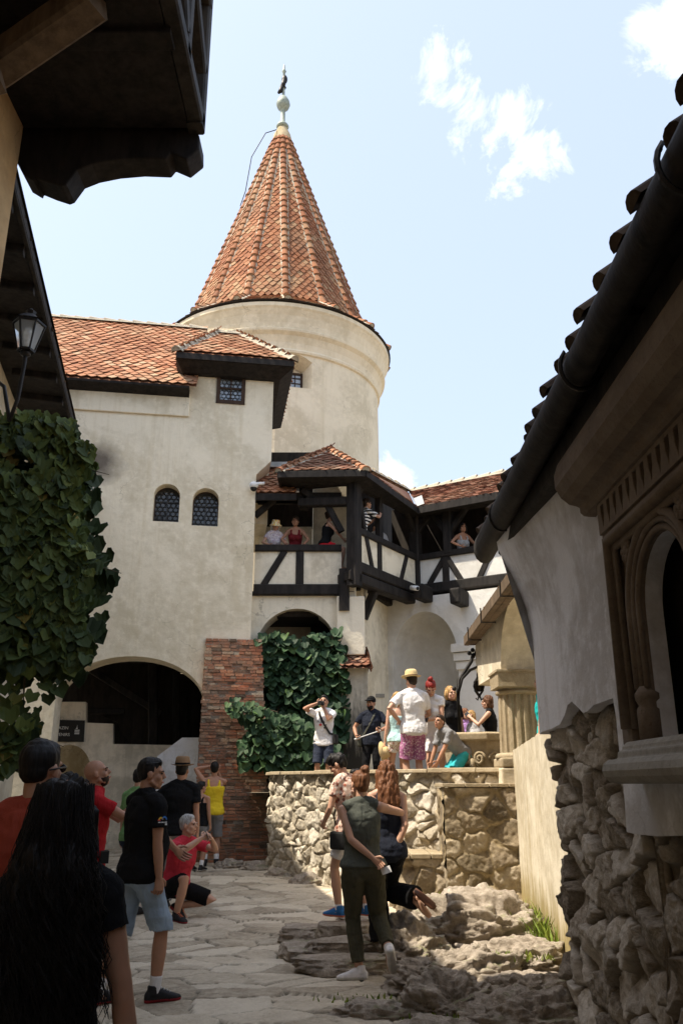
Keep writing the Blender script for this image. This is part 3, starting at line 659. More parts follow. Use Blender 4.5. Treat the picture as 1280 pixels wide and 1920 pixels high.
# rooms behind: porch behind the archway
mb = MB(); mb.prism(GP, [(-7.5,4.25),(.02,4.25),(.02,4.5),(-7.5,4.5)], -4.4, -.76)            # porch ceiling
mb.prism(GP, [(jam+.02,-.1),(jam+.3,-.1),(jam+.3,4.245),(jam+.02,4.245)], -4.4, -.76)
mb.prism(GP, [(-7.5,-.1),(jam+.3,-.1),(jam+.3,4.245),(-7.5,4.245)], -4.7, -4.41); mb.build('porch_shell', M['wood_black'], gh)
BP = Plane(GP.pt(0,0,-1.9)[:2], GP.d[:2])
b = lambda x,y: BP.px(x,y)
g0 = b(-60,1600)[0]
dp = arc((b(75,1500)[0]+b(166,1500)[0])/2, b(120,1450)[1], (b(166,1500)[0]-b(75,1500)[0])/2, b(120,1396)[1]-b(120,1450)[1], 0, 180, 16)
poly = [(g0,-.1),(dp[-1][0],-.1)]+dp[::-1]+[(dp[0][0],-.1),(b(376,1500)[0]+.35,-.1),(b(376,1500)[0]+.35,b(330,1398)[1]),(b(212,1395)),(b(212,1357)),(b(161,1355)),(b(161,1316)),(g0,b(0,1316)[1])]
mb = MB(); mb.prism(BP, poly, -.3, 0); mb.build('inner_wall', M['plaster_dim'], gh)
mb = MB(); mb.prism(BP, [b(290,1500),b(378,1500),b(378,1388),b(344,1388),b(300,1421)], .9, 1.1); mb.build('stair_parapet', M['plaster_grey'], gh)
mb = MB()
for x0,y0_,x1,y1_,w in ((150,1240,300,1335,.16),(285,1230,285,1400,.22),(330,1255,330,1400,.18),(165,1330,230,1330,.12)): mb.bar(BP.pt(*b(x0,y0_),-.5), BP.pt(*b(x1,y1_),-.5), w, w, tuple(GP.n))
mb.build('stair_timbers', M['wood_black'], gh)
mb = MB(); mb.prism(BP, [b(140,1320),b(165,1330),b(185,1338),(b(215,1350)),b(222,1372),b(240,1390),b(330,1400),b(330,1180),b(140,1180)], -.9, -.8); mb.build('stair_panel', M['wood_dark'], gh)
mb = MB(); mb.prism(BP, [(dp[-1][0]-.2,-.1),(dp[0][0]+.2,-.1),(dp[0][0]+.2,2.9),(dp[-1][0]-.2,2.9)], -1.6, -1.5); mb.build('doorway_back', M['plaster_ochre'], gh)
# shop sign
sg = thing('shop_sign', 'black sign with white lettering above the small inner doorway', 'sign', BP.pt(*b(118,1392)))
mb = MB(); mb.prism(BP, [b(75,1391),b(158,1391),b(160,1351),b(76,1349)], .002, .03); mb.build('board', M['black'], sg)
def text(body, size, pl, s, z, out, mat, parent, name='lettering', align='CENTER', ext=.003):
    cu = bpy.data.curves.new(name, 'FONT'); cu.body = body; cu.size = size; cu.align_x = align; cu.extrude = ext
    t = bpy.data.objects.new(name, cu); COL.objects.link(t); bpy.context.view_layer.update()
    me = bpy.data.meshes.new_from_object(t.evaluated_get(bpy.context.evaluated_depsgraph_get())); bpy.data.objects.remove(t)
    R = Matrix((pl.d, Vector((0,0,1)), pl.n)).transposed().to_4x4(); me.transform(Matrix.Translation(pl.pt(s,z,out)) @ R)
    me.materials.clear(); me.materials.append(M[mat]); o = bpy.data.objects.new(name, me); COL.objects.link(o); link_child(o, parent); return o
cs_ = b(112,1370)[0]
text('MAGAZIN', .088, BP, b(92.5,1370)[0], b(112,1367.5)[1], .034, 'letter', sg, align='LEFT'); text('SOUVENIRS', .088, BP, b(90,1380)[0], b(112,1380)[1], .034, 'letter', sg, align='LEFT')
mb = MB(); ex, ez = b(145,1374)
for i in range(3): mb.prism(BP, [(ex-.05,ez+.035*i-.03),(ex+.05,ez+.035*i-.03),(ex+.05,ez+.035*i-.008),(ex-.05,ez+.035*i-.008)], .03, .034)
mb.prism(BP, [(ex-.035,ez+.078),(ex+.012,ez+.078),(ex+.0,ez+.11),(ex-.005,ez+.17),(ex-.012,ez+.11)], .03, .034); mb.build('emblem', M['letter'], sg)

# brick buttress
bt = thing('brick_buttress', 'leaning buttress of old red brick against the gatehouse', 'buttress', (-2.3,16.5,0))
TP = Plane(GP.pt(0,0,0)[:2], GP.d[:2]); bk = MB(); rb = random.Random(8); zt = GP.px(430,1203)[1]; z = .12
xl0, xr0 = GP.px(384,1205)[0], GP.px(489,1205)[0]
core = MB()
def butt(z):
    u = (zt-z)/zt; return xl0+.02-.05*u, xr0+.26*u**.8, .10+.62*u
while z < zt:
    h = rb.uniform(.052,.070); l, r_, o = butt(z); x = l+rb.uniform(-.02,.02); first = True
    off = .13*(int(z/.08)%2)
    while x < r_:
        w = rb.uniform(.11,.24) if not first else rb.uniform(.08,.2); first = False; w = min(w, r_-x+.02)
        if w > .04 and rb.random() > .03:
            oo = o+rb.uniform(-.022,.018); tn = min(1,max(0,rb.betavariate(2.2,2)+(-.12 if z < .9 else 0)))
            if rb.random() < .10: tn = rb.choice((rb.uniform(0,.15), rb.uniform(.85,1)))
            bk.prism(TP, [(x+rb.uniform(0,.006),z),(x+w-.012,z+rb.uniform(-.004,.004)),(x+w-.012,z+h-.012),(x,z+h-.012+rb.uniform(-.004,.004))], oo-.12, oo, tone=tn)
        x += w
    y = o-.14; k = 0                        # left flank
    while y > .0:
        d_ = min(rb.uniform(.14,.27), y); mbp = [TP.pt(l-.005,z,y),TP.pt(l-.005,z,y-d_+.012),TP.pt(l+.10,z,y-d_+.012),TP.pt(l+.10,z,y)]
        bk.hexa([mbp[1],mbp[0],mbp[3],mbp[2]]+[q+up*(h-.012) for q in (mbp[1],mbp[0],mbp[3],mbp[2])], tone=rb.betavariate(2,2.2)); y -= d_
    z += h
for i in range(12):
    za, zb_ = .0+zt*i/12-.02*(i==0), zt*(i+1)/12; la, ra, oa = butt(za); lb, rbb, ob = butt(zb_)
    core.hexa([TP.pt(la+.012,za,oa-.02),TP.pt(ra-.015,za,oa-.02),TP.pt(ra-.015,za,.002),TP.pt(la+.012,za,.002),TP.pt(lb+.012,zb_,ob-.02),TP.pt(rbb-.015,zb_,ob-.02),TP.pt(rbb-.015,zb_,.002),TP.pt(lb+.012,zb_,.002)])
bk.build('brickwork', M['brick'], bt, bevel=.006); core.build('mortar_bed', M['brick_mortar'], bt)

# ================================================================== round tower
tx, ty = -2.3, 26.0
tt = thing('round_tower', 'round plastered tower with a tall conical red tile roof', 'tower', (tx,ty,0))
mb = MB(); NSEG = 96
win_a = math.atan2(at_y(548,710,22.9).y-ty, at_y(548,710,22.9).x-tx)
wz0, wz1 = at_y(548,729,22.75).z, at_y(548,690,22.75).z
prof = [(3.62,0)]+[(3.62-.004*i, i*.8) for i in range(1,16)]+[(3.56,13.2),(3.56,14.35)]
# wall built as a lathe grid with a window opening left out
zs = sorted(set([p[1] for p in prof]+[wz0-.02,wz1+.42])); rad = lambda z: 3.62-.005*z
A = [2*math.pi*i/NSEG for i in range(NSEG)]; half = .155
def in_win(a): 
    d_ = (a-win_a+math.pi)%(2*math.pi)-math.pi; return abs(d_) < half
As = sorted([a for a in A if not in_win(a)]+[(win_a-half)%(2*math.pi),(win_a+half)%(2*math.pi)])
V = [(tx+rad(z)*math.cos(a), ty+rad(z)*math.sin(a), z) for z in zs for a in As]; m = len(As); Fc = []
for i in range(len(zs)-1):
    for j in range(m):
        am = As[j]+((As[(j+1)%m]-As[j])%(2*math.pi))/2
        if in_win(am) and zs[i] >= wz0-.03 and zs[i+1] <= wz1+.43: continue
        Fc.append((i*m+j, i*m+(j+1)%m, (i+1)*m+(j+1)%m, (i+1)*m+j))
mb.add(V, Fc)
def cyl(a, r, z): return Vector((tx+r*math.cos(a), ty+r*math.sin(a), z))
# arched recess: reveal quads and spandrels
ra, rb_ = win_a-half, win_a+half; R0 = 3.555; dp_ = .55; zt_ = wz1+.42; zr = wz1+.17; N_ = 12
archp = [(ra+(rb_-ra)*i/N_, zr+(zt_-zr-.04)*math.sin(math.pi*i/N_)) for i in range(N_+1)]
for i in range(N_):
    (a0,z0_),(a1,z1_) = archp[i], archp[i+1]
    mb.add([cyl(a0,R0,z0_),cyl(a1,R0,z1_),cyl(a1,R0,zt_+.02),cyl(a0,R0,zt_+.02)], [(0,1,2,3)])
    mb.add([cyl(a0,R0,z0_),cyl(a0,R0-dp_,z0_-.22),cyl(a1,R0-dp_,z1_-.22),cyl(a1,R0,z1_)], [(0,1,2,3)])
ia, ib = win_a-half*.72, win_a+half*.72
for a0, a1 in ((ra,ia),(rb_,ib)): mb.add([cyl(a0,R0,wz0-.04),cyl(a1,R0-dp_,wz0),cyl(a1,R0-dp_,zr-.1),cyl(a0,R0,zr+.01)], [(0,1,2,3),(3,2,1,0)][:1])
mb.add([cyl(ra,R0,wz0-.02),cyl(rb_,R0,wz0-.02),cyl(ib,R0-dp_,wz0),cyl(ia,R0-dp_,wz0)], [(0,1,2,3)])
mb.add([cyl(ra,R0-dp_,wz1),cyl(rb_,R0-dp_,wz1),cyl(rb_,R0-dp_,zt_+.1),cyl(ra,R0-dp_,zt_+.1)], [(0,1,2,3)])
mb.build('wall', M['plaster_tower'], tt, smooth=False)
c_ = cyl(win_a, R0-dp_, 0); tp = Plane((c_.x,c_.y), (-math.sin(win_a), math.cos(win_a))); hw = (R0-dp_)*math.sin(half*.75)
if tp.n.dot(Vector((math.cos(win_a),math.sin(win_a),0))) < 0: tp = Plane((c_.x,c_.y), (math.sin(win_a), -math.cos(win_a)))
w = MB(); w.prism(tp, [(-hw,wz0),(hw,wz0),(hw,wz1),(-hw,wz1)], -.06, .0); wo = w.build('window', M['glass_bright'], tt)
f = MB(); frame_rect(f, tp, -hw, hw, wz0, wz1, .06, .0, .05)
for i in (1,2): f.bar(tp.pt(-hw+2*hw*i/3,wz0,.02), tp.pt(-hw+2*hw*i/3,wz1,.02), .022, .03, tuple(tp.n))
for i in (1,2,3): f.bar(tp.pt(-hw,wz0+(wz1-wz0)*i/4,.02), tp.pt(hw,wz0+(wz1-wz0)*i/4,.02), .022, .03)
f.build('window_frame', M['frame'], wo)
ze = 15.72
mb = MB(); mb.lathe([(3.545,14.10),(3.61,14.13),(3.63,14.20),(3.59,14.26),(3.62,14.45),(3.70,14.66),(3.80,14.76),(3.815,14.83),(3.755,14.88),(3.775,15.05),(3.83,15.28),(3.91,15.46),(3.955,15.52),(3.96,15.64),(3.6,15.66)], (tx,ty,0), 96)
mb.build('cornice', M['plaster_tower'], tt, smooth=False)
NS = 16; ph = -math.pi/2-math.pi/NS-.03; rt = random.Random(31)
mb = MB(); hp = MB()
rE, rM, rT, zM, zT = 4.02, 3.22, .26, ze+.62, 25.35
for k in range(NS):
    a0, a1 = ph+2*math.pi*k/NS, ph+2*math.pi*(k+1)/NS
    if math.sin((a0+a1)/2) > .55: 
        mb.add([cyl(a0,rE,ze),cyl(a1,rE,ze),cyl(a1,rM,zM),cyl(a0,rM,zM),cyl(a1,rT,zT),cyl(a0,rT,zT)], [(0,1,2,3),(3,2,4,5)], .4); continue
    tile_plane(mb, cyl(a0,rE,ze), cyl(a1,rE,ze), cyl(a1,rM,zM), cyl(a0,rM,zM), .23, .165, rt, lift=.04)
    tile_plane(mb, cyl(a0,rM,zM), cyl(a1,rM,zM), cyl(a1,rT,zT), cyl(a0,rT,zT), .23, .165, rt, lift=.04)
    for q0, q1 in ((cyl(a0,rE,ze),cyl(a0,rM,zM)),(cyl(a0,rM-.02,zM),cyl(a0,rT,zT))):
        ridge_tiles(hp, q0+Vector((0,0,.02)), q1+Vector((0,0,.02)), .115, .34, 0, 1, rt, 1.5, nrm=(math.cos(a0),math.sin(a0),.5))
ro = mb.build('roof', M['tile_tower'], tt); hp.build('hip_tiles', [M['tile_tower'], M['mortar']], ro)
mb = MB(); mb.lathe([(3.9,15.665),(rE-.01,ze-.03),(rE-.005,ze-.012),(3.4,ze+.02)], (tx,ty,0), 96); mb.build('eave_board', M['wood_dark'], ro)
mb = MB(); mb.lathe([(.40,25.2),(.33,25.55),(.20,25.85),(.17,25.95),(0,25.95)], (tx,ty,0), 24); mb.build('roof_cap', M['plaster_ochre'], ro, smooth=True)
fi = MB(); fi.lathe([(.0,25.9),(.20,25.92),(.25,26.0),(.20,26.1),(.10,26.14),(.09,26.75),(.12,26.82),(.22,26.92),(.275,27.08),(.25,27.22),(.16,27.42),(.06,27.5),(.05,28.7),(.09,28.76),(.05,28.84),(.03,29.1),(0,29.15)], (tx,ty,0), 24)
fo = fi.build('finial', M['copper'], tt, smooth=True)
mb = MB(); mb.tube([(tx+.02,ty,27.9),(tx-.05,ty-.02,28.05),(tx-.10,ty-.04,27.75),(tx-.20,ty-.05,27.62)], [.10,.08,.10,.05], 8); mb.ball((tx+.03,ty,28.35),(.12,.10,.22),10); mb.tube([(tx+.02,ty,28.3),(tx-.04,ty-.02,27.95)], [.1,.09], 8); mb.build('weather_vane', M['iron'], fo, smooth=True)
mb = MB(); mb.tube([cyl(-2.2,.35,25.6),cyl(-2.4,.8,25.2),cyl(-2.6,1.25,24.0),cyl(-2.8,1.35,22.6),cyl(-2.9,1.5,22.0)], .018, 5); mb.build('lightning_wire', M['iron'], ro)
# ================================================================== timber gallery
ga = thing('timber_gallery', 'half-timbered gallery of black beams and white panels with tiled roofs', 'gallery', (1.0,18.5,0))
C1 = Vector((.27,17.0,0)); C2 = Vector((1.80,19.4,0)); d3 = Vector((1.14,-.70,0)).normalized(); C3 = C2+d3*4.6
L1 = Plane((-1.95,17.3),(1,.0)); L2 = Plane((C1.x,C1.y),(C2-C1)[:2]); L3 = Plane((C2.x,C2.y), d3[:2])
l2 = (C2-C1).length
WB = M['wood_black']
def frame_side(pl, s0, s1, zb, zr, posts, braces, ztop, name_pref=''):
    """sill beam, rail, posts above/below, braces; panel between"""
    f = MB(); f.bar(pl.pt(s0,zb,.0), pl.pt(s1,zb,.0), .22, .24); f.build('sill_beam', WB, ga)
    f = MB(); f.bar(pl.pt(s0,zr,.0), pl.pt(s1,zr,.0), .20, .15); f.build('hand_rail', WB, ga)
    for s in posts:
        f = MB(); f.bar(pl.pt(s,zb+.12,.0), pl.pt(s,zr-.075,.0), .17, .15, tuple(pl.n)); f.build('panel_post', WB, ga)
    for a, b in braces:
        f = MB(); f.bar(pl.pt(a,zb+.10,.005), pl.pt(b,zr-.06,.005), .14, .13, tuple(pl.n)); f.build('brace', WB, ga)
    p = MB(); p.prism(pl, [(s0,zb),(s1,zb),(s1,zr),(s0,zr)], -.05, .035); p.build('panel', M['plaster_white'] if pl is L3 else M['plaster_cream'], ga)
g = lambda pl,x,y: pl.px(x,y)
zr1, zb1 = L1.px(560,1029)[1], L1.px(560,1107)[1]
s = lambda x,y: L1.px(x,y)[0]
frame_side(L1, s(476,1107), s(640,1107), zb1, zr1, [s(562,1070)], [(s(494,1100), s(534,1040))], 8)
zr2, zb2 = (L2.px(664,996)[1]+L2.px(776,1044)[1])/2, 5.98
s2 = lambda x,y: L2.px(x,y)[0]
frame_side(L2, .0, l2, zb2, zr2, [s2(708,1050)], [(s2(694,1055), s2(683,1010)), (s2(748,1080), s2(759,1045))], 8)
s3 = lambda x,y: L3.px(x,y)[0]; zr3 = (L3.px(795,1047)[1]+L3.px(900,1028)[1])/2; zb3 = (L3.px(805,1106)[1]+L3.px(920,1088)[1])/2
frame_side(L3, .0, 4.6, zb3, zr3, [s3(837,1075)], [(s3(806,1103), s3(836,1058)), (s3(866,1095), s3(838,1058)), (s3(900,1095),s3(924,1045))], 8)
ZE = 7.92
def post(pl, x, z0, z1, w=.2, out=.0, nm='post'):
    f = MB(); f.bar(pl.pt(x,z0,out), pl.pt(x,z1,out), w, w, tuple(pl.n)); return f.build(nm, WB, ga)
post(L2, .0, 5.55, ZE, .26); post(L2, l2, 5.7, ZE, .26); post(L2, s2(710,960), zr2, ZE, .15); post(L3, s3(840,1000), zr3, ZE, .22)
post(L1, s(570,960), zr1+.9, 7.6, .2, .0)
for s_ in (2.9, 4.5): post(L3, s_, zr3, ZE, .2)
# corner post running down to the pilaster, with the knee at its foot
f = MB(); f.bar(L1.pt(s(645,1085),5.05,.12), L1.pt(s(645,1085),5.95,.12), .22, .24, (0,-1,0)); f.build('corner_post', WB, ga)
def bars(nm, lst):
    for a, b, w, h in lst:
        f = MB(); f.bar(a, b, w, h); f.build(nm, WB, ga)
c1 = C1; up = Vector((0,0,1))
bars('top_plate', [(L1.pt(-.05,7.62,0),L1.pt(s(640,930),7.62,0),.2,.2), (C1+up*ZE,C2+up*ZE,.22,.22), (C2+up*ZE,C3+up*ZE,.22,.22), (L1.pt(s(565,900),ZE,.25),C1+up*ZE,.22,.22)])
bars('cross_beam', [(L1.pt(s(560,955),zr1+1.02,.1), C1+up*(zr1+1.0)+Vector((0,.05,0)), .18, .2)])
bars('brace', [(L1.pt(s(567,905),7.75,.12), L1.pt(s(600,960),zr1+1.0,.12), .14,.14), (L1.pt(s(612,960),zr1+1.0,.12), L1.pt(s(640,1005),zr1+.35,.12), .14,.14),
    (C1+up*(zr2+.6), C1+(C2-C1)*.12+up*ZE, .13,.13), (L2.pt(s2(683,1005),zr2,0), L2.pt(s2(668,930),ZE,0),.11,.11), (L1.pt(.05,zr1+.75,0),L1.pt(.5,7.6,0),.13,.13),
    (L2.pt(l2-.5,ZE,0), L2.pt(l2,zr2+.6,0),.13,.13),(L3.pt(.5,ZE,0), L3.pt(.02,zr2+.6,0),.13,.13),(L3.pt(s3(840,1000)+.05,zr3+.55,0),L3.pt(s3(840,1000)+.55,ZE,0),.13,.13),(L3.pt(s3(840,1000)-.05,zr3+.55,0),L3.pt(s3(840,1000)-.5,ZE,0),.13,.13)])
# floors, soffit and back walls
f = MB(); f.add([(-1.95,17.3,zb1-.02),(.27,17.3,zb1-.02),(.27,20.5,zb1-.02),(-1.95,20.5,zb1-.02)],[(0,1,2,3)])
fl = [(C1.x,C1.y),(C2.x,C2.y),(C3.x,C3.y),(C3.x+.9,C3.y+1.5),(C2.x+.1,C2.y+2.0),(.27,20.5)]
z = zb2-.10
f.add([(a,b,z) for a,b in fl]+[(a,b,z-.1) for a,b in fl], [(0,1,5),(1,4,5),(1,3,4),(1,2,3)]+[(11,7,6),(11,10,7),(10,9,7),(9,8,7)]); f.build('floor', M['wood_dark'], ga)
bw_ = MB(); B1 = Plane((-1.95,18.75),(1,.0)); bw_.prism(B1, [(0,4.2),(1.25,4.2),(1.25,zr1+.95),(0,zr1+.95)], -.2, 0); bw_.prism(B1, [(1.27,4.2),(2.3,4.2),(2.3,9),(1.27,9)], -.3, -.1); bw_.build('back_wall', M['plaster_cream'], ga)
bw_ = MB(); B3 = Plane((C2.x-.2,C2.y+1.6), d3[:2]); bw_.prism(B3, [(-.3,4),(6,4),(6,8.6),(-.3,8.6)], -.2, 0)
bw_.prism(B1, [(0,zr1+.955),(1.26,zr1+.955),(1.26,9.3),(0,9.3)], -.2, 0); B2 = Plane((C1.x-.25,C1.y+2.6),(C2-C1)[:2]); bw_.prism(B2,[(-.6,4),(4.2,4),(4.2,9),(-.6,9)],-.2,0); bw_.build('boarding', M['wood_dark'], ga)
# roofs
rg = random.Random(41)
bL = Vector((-1.35,16.62,ZE+.06)); bC = Vector((.52,16.55,ZE+.06)); pk = Vector((-.30,18.45,9.25)); 
e2 = (C2-C1).normalized(); n2 = Vector((e2.y,-e2.x,0)); n3 = L3.n
in_c = C2+n2*.32+n3*.50+up*(ZE-.03)  # right wing's eave carried further out so that it shades the panels below
top2 = Vector((1.85,21.2,9.15)); bLb = Vector((-1.35,18.2,ZE+.06))
mb = MB(); tile_plane(mb, bL, bC, pk, pk+Vector((-.001,0,0)), .20, .135, rg); tile_plane(mb, bC, in_c, top2, pk, .20, .135, rg)
tile_plane(mb, bLb, bL, pk, pk+Vector((0,.001,0)), .2, .135, rg)
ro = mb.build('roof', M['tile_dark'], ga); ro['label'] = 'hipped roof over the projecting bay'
mb = MB(); ridge_tiles(mb, bC, pk, .10, .28, 0, 1, rg); ridge_tiles(mb, bL, pk, .10, .28, 0, 1, rg); ridge_tiles(mb, pk+(top2-pk)*.02, top2, .10, .34, 1, 1, rg); mb.build('hip_tiles', [M['tile'], M['mortar']], ro)
mb = MB(); o_ = Vector((0,0,-.10)); mb.add([bL+o_,bC+o_,in_c+o_,C2+up*(ZE-.02)+o_,C1+up*(ZE-.02)+o_,bLb+o_,L1.pt(s(565,900),ZE-.02,.0)+o_], [(0,6,4,1),(1,4,3,2),(0,5,6)])
for a, b in ((bL,bC),(bC,in_c),(bLb,bL)): mb.bar(a-up*.07, b-up*.07, .05, .15)
mb.build('eave_soffit', WB, ro)
r3a, r3b = Vector((1.85,21.2,9.15)), Vector((1.85,21.2,9.15))+d3*5.2
e3b = in_c+d3*5.0
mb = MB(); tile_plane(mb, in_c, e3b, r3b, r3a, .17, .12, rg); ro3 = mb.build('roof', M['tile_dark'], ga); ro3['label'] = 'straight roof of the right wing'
mb = MB(); ridge_tiles(mb, r3b, r3a, .10, .36, 0, 1, rg); mb.build('roof_ridge', [M['mortar'], M['mortar']], ro3)
mb = MB(); mb.bar(in_c-up*.07, e3b-up*.07, .05, .18); mb.add([in_c-up*.1, e3b-up*.1, C3+up*(ZE-.1), C2+up*(ZE-.1)], [(0,1,2,3)]); mb.build('eave_soffit', WB, ro3)
mb = MB(); mb.prism(Plane((1.72,21.1),(1,0)), [(0,0)]*3, 0, 0) if False else None
va, vb = in_c+up*.06+n2*.03+n3*.03, r3a+up*.05
q = (vb-va); mid = va+q*.42
mb.add([va-e2*.16, va+d3*.18, mid+d3*.22+up*.04, mid-e2*.20+up*.04, va+up*-.03, mid+up*.0], [(0,4,5,3),(4,1,2,5)]); mb.build('valley_flashing', M['zinc'], ro3)
# lower roof over the left run of the gallery
qa, qb = Vector((-1.86,17.0,7.62)), Vector((-.98,17.0,7.62)); qc, qd = Vector((-.98,18.3,8.72)), Vector((-1.86,18.3,8.72))
mb = MB(); tile_plane(mb, qa, qb, qc, qd, .20, .14, rg); ro4 = mb.build('roof', M['tile'], ga); ro4['label'] = 'small low roof beside the gatehouse'
mb = MB(); mb.bar(qa-up*.09, qb-up*.09, .06, .16); mb.add([qa-up*.1,qb-up*.1,qb+Vector((0,.5,-.1)),qa+Vector((0,.5,-.1))],[(0,1,2,3)]); mb.build('eave_soffit', WB, ro4)
mb = MB(); mb.bar(qc+Vector((-.05,-.12,.04)), qd+Vector((.05,-.12,.04)), .34, .02, (0,-.64,.77)); mb.bar(qb+Vector((.02,0,.03)), qc+Vector((.02,0,.03)), .07, .02); mb.build('lead_flashing', M['zinc'], ro4)
# carrying beams under the bay
bars('joist', [(C1+up*5.72, C2+up*5.72, .26,.22), (C1+up*5.72+Vector((.0,.7,0)), C2+up*5.72+Vector((-.6,0.2,0)),.22,.2), (C1+Vector((.0,-.12,5.76)), C1+Vector((-.35,.45,5.76)),.2,.22)])
bars('brace', [(Vector(L2.pt(s2(705,1095)-.0,5.62,-.05)), at_y(681,1160,17.9), .17,.17)])

# masonry below the gallery
lo = thing('arcade_wall', 'cream plastered arcade wall carrying the timber gallery, one arch full of vine', 'wall', (-.6,17.4,0))
sa0, sa1 = s(478,1200), s(634,1200); zsp_, zap_ = L1.px(560,1218)[1], L1.px(556,1141)[1]; ztp = L1.px(560,1117)[1]-.004
rx_ = (s(634,1200)-s(478,1200))/2
mb = MB(); mb.prism(L1, [(-.35,zsp_-.4),(sa0+.0,zsp_-.4),(sa0+.0,zsp_)]+arc(sa0+rx_,zsp_,rx_-.02,zap_-zsp_,178,2,20)+[(sa1,zsp_),(sa1,.8),(sa1+.09,.8),(sa1+.09,ztp),(-.35,ztp)], -.6, 0); mb.build('arch_wall', M['plaster_cream'], lo)
PLR = at_y(679,1170,17.2).x
mb = MB(); zpt, zpb = at_y(655,1118,17.15).z, at_y(655,1228,17.15).z
mb.box(((sa1-1.95+PLR)/2+.01,17.5,(zpt+zpb)/2),(PLR-(sa1-1.95)-.02+.1,.75,zpt-zpb)); mb.box((.18,17.6,zpt+.25),(.26,.5,.5)); mb.build('pilaster', M['plaster_cream'], lo, bevel=.02)
xl, xr = at_y(640,1300,17.1).x, at_y(690,1300,17.1).x; zlo = at_y(660,1250,17.1).z
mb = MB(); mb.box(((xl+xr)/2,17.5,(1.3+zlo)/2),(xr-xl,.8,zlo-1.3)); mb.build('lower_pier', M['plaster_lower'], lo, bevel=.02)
mb = MB(); ca, cb = at_y(638,1250,16.85), at_y(695,1246,16.85); cb.z = ca.z
tile_plane(mb, ca, cb, cb+Vector((-.05,.45,.30)), ca+Vector((0,.45,.30)), .17, .12, rg); tile_plane(mb, cb, cb+Vector((0,.9,0)), cb+Vector((-.3,.9,.30)), cb+Vector((-.05,.45,.30)), .17,.12, rg)
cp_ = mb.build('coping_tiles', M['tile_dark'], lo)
mb = MB(); mb.box((-1.15,18.9,2.5),(3.4,.2,5.2)); mb.box((-1.15,18.2,5.05),(2.4,1.4,.1)); mb.build('arch_back', M['wood_dark'], lo)
# alcove wall
aw = thing('alcove_wall', 'pale plastered wall with a round-headed alcove under the gallery corner', 'wall', (1.8,19,0))
W2 = Plane((xr-.05,17.85),(1.12-xr,1.55)); W2e = W2.o+W2.d*1.75
mb = MB(); mb.prism(W2, [(-.1,1.2),(1.9,1.2),(1.9,5.75),(-.1,5.75)], -.3, 0); mb.build('wall_return', M['plaster_cream'], aw)
A3 = Plane((W2e.x-.05,W2e.y-.02), d3[:2]); a3 = lambda x,y: A3.px(x,y)
h0, h1 = a3(737,1300)[0], a3(861,1300)[0]; zs3, zt3 = a3(800,1235)[1], a3(800,1146)[1]
mb = MB(); rw = (h1-h0)/2
mb.prism(A3, [(-.1,1.3),(h0,1.3),(h0,zs3)]+arc(h0+rw,zs3,rw,zt3-zs3,178,2,24)+[(h1,zs3),(h1,1.3),(4.8,1.3),(4.8,5.75),(-.1,5.75)], -.7, 0); mb.build('wall', M['plaster_white'], aw)
mb = MB(); nn = 16; V = []; 
for i in range(nn+1):
    a = math.pi*i/nn
    for j in range(9):
        if j < 5: zz = 1.3+(zs3-1.3)*j/4; k_ = 1
        else: t_ = (j-4)/4*math.pi/2; zz = zs3+(zt3-zs3+.05)*math.sin(t_); k_ = math.cos(t_)
        V.append(A3.pt(h0+rw-(rw+.02)*math.cos(a)*max(k_,.02), zz, -.3-1.0*math.sin(a)*max(k_,.02)))
mb.add(V, [(i*9+j,(i+1)*9+j,(i+1)*9+j+1,i*9+j+1) for i in range(nn) for j in range(8)]); mb.build('alcove', M['plaster_white'], aw, smooth=True)
mb = MB(); q0 = a3(858,1250)[0]; 
for k_,(dz0,dz1,o_) in enumerate(((a3(885,1222)[1],a3(885,1206)[1],.16),(a3(885,1238)[1],a3(885,1223)[1],.11),(a3(885,1254)[1],a3(885,1239)[1],.06))): mb.prism(A3, [(q0-o_*.6,dz0),(q0+1.3,dz0),(q0+1.3,dz1),(q0-o_*.6,dz1)], .002, o_)
mb.build('impost', M['plaster_white'], aw, bevel=.02)
for x_,y_ in ((870,1128),(803,1120)):
    mb = MB(); c0,zc_ = a3(x_,y_); mb.prism(A3, [(c0-.12,zc_-.14),(c0+.12,zc_-.14),(c0+.13,zc_+.22),(c0-.13,zc_+.22)], .0, .55); mb.build('corbel', WB, aw, bevel=.04)
mb = MB(); mb.prism(W2, [W2.px(704,1308),W2.px(719,1308),W2.px(719,1301),W2.px(704,1301)], .001, .02); pq = mb.build('wall_plaque', M['stone_sill']); tag(pq, 'small grey plaque on the wall behind the capped man', 'plaque')
mb = MB(); q_ = W2.pt(*W2.px(735,1266)); mb.ball(q_+W2.n*.03, (.17,.12,.09), 12); mb.box(q_-Vector((0,0,.03))+W2.n*.02,(.26,.1,.05)); wl = mb.build('wall_light', M['stone_col'], smooth=True); tag(wl, 'small shell-shaped wall light on the plaster beside the alcove', 'wall light')
def camera_obj(nm, label, p, aim, big=True):
    t_ = thing(nm, label, 'camera', p, 'security cameras'); p = Vector(p); aim = Vector(aim).normalized(); b_ = MB()
    if big: b_.ball(p, (.10,.10,.085), 14); b_.bar(p+Vector((.05,.06,.06)), p+Vector((.22,.10,.08)), .06,.06)
    else: b_.tube([p-aim*.12, p+aim*.12], .055, 12); b_.bar(p-aim*.05, p-aim*.05+Vector((0,.16,.05)), .04,.04)
    b_.build('housing', M['white'], t_, smooth=True); b_ = MB()
    if big: b_.ball(p-Vector((0,0,.055)), (.075,.075,.085), 12)
    else: b_.tube([p+aim*.115, p+aim*.13], .043, 12)
    b_.build('lens', M['black'], t_, smooth=True)
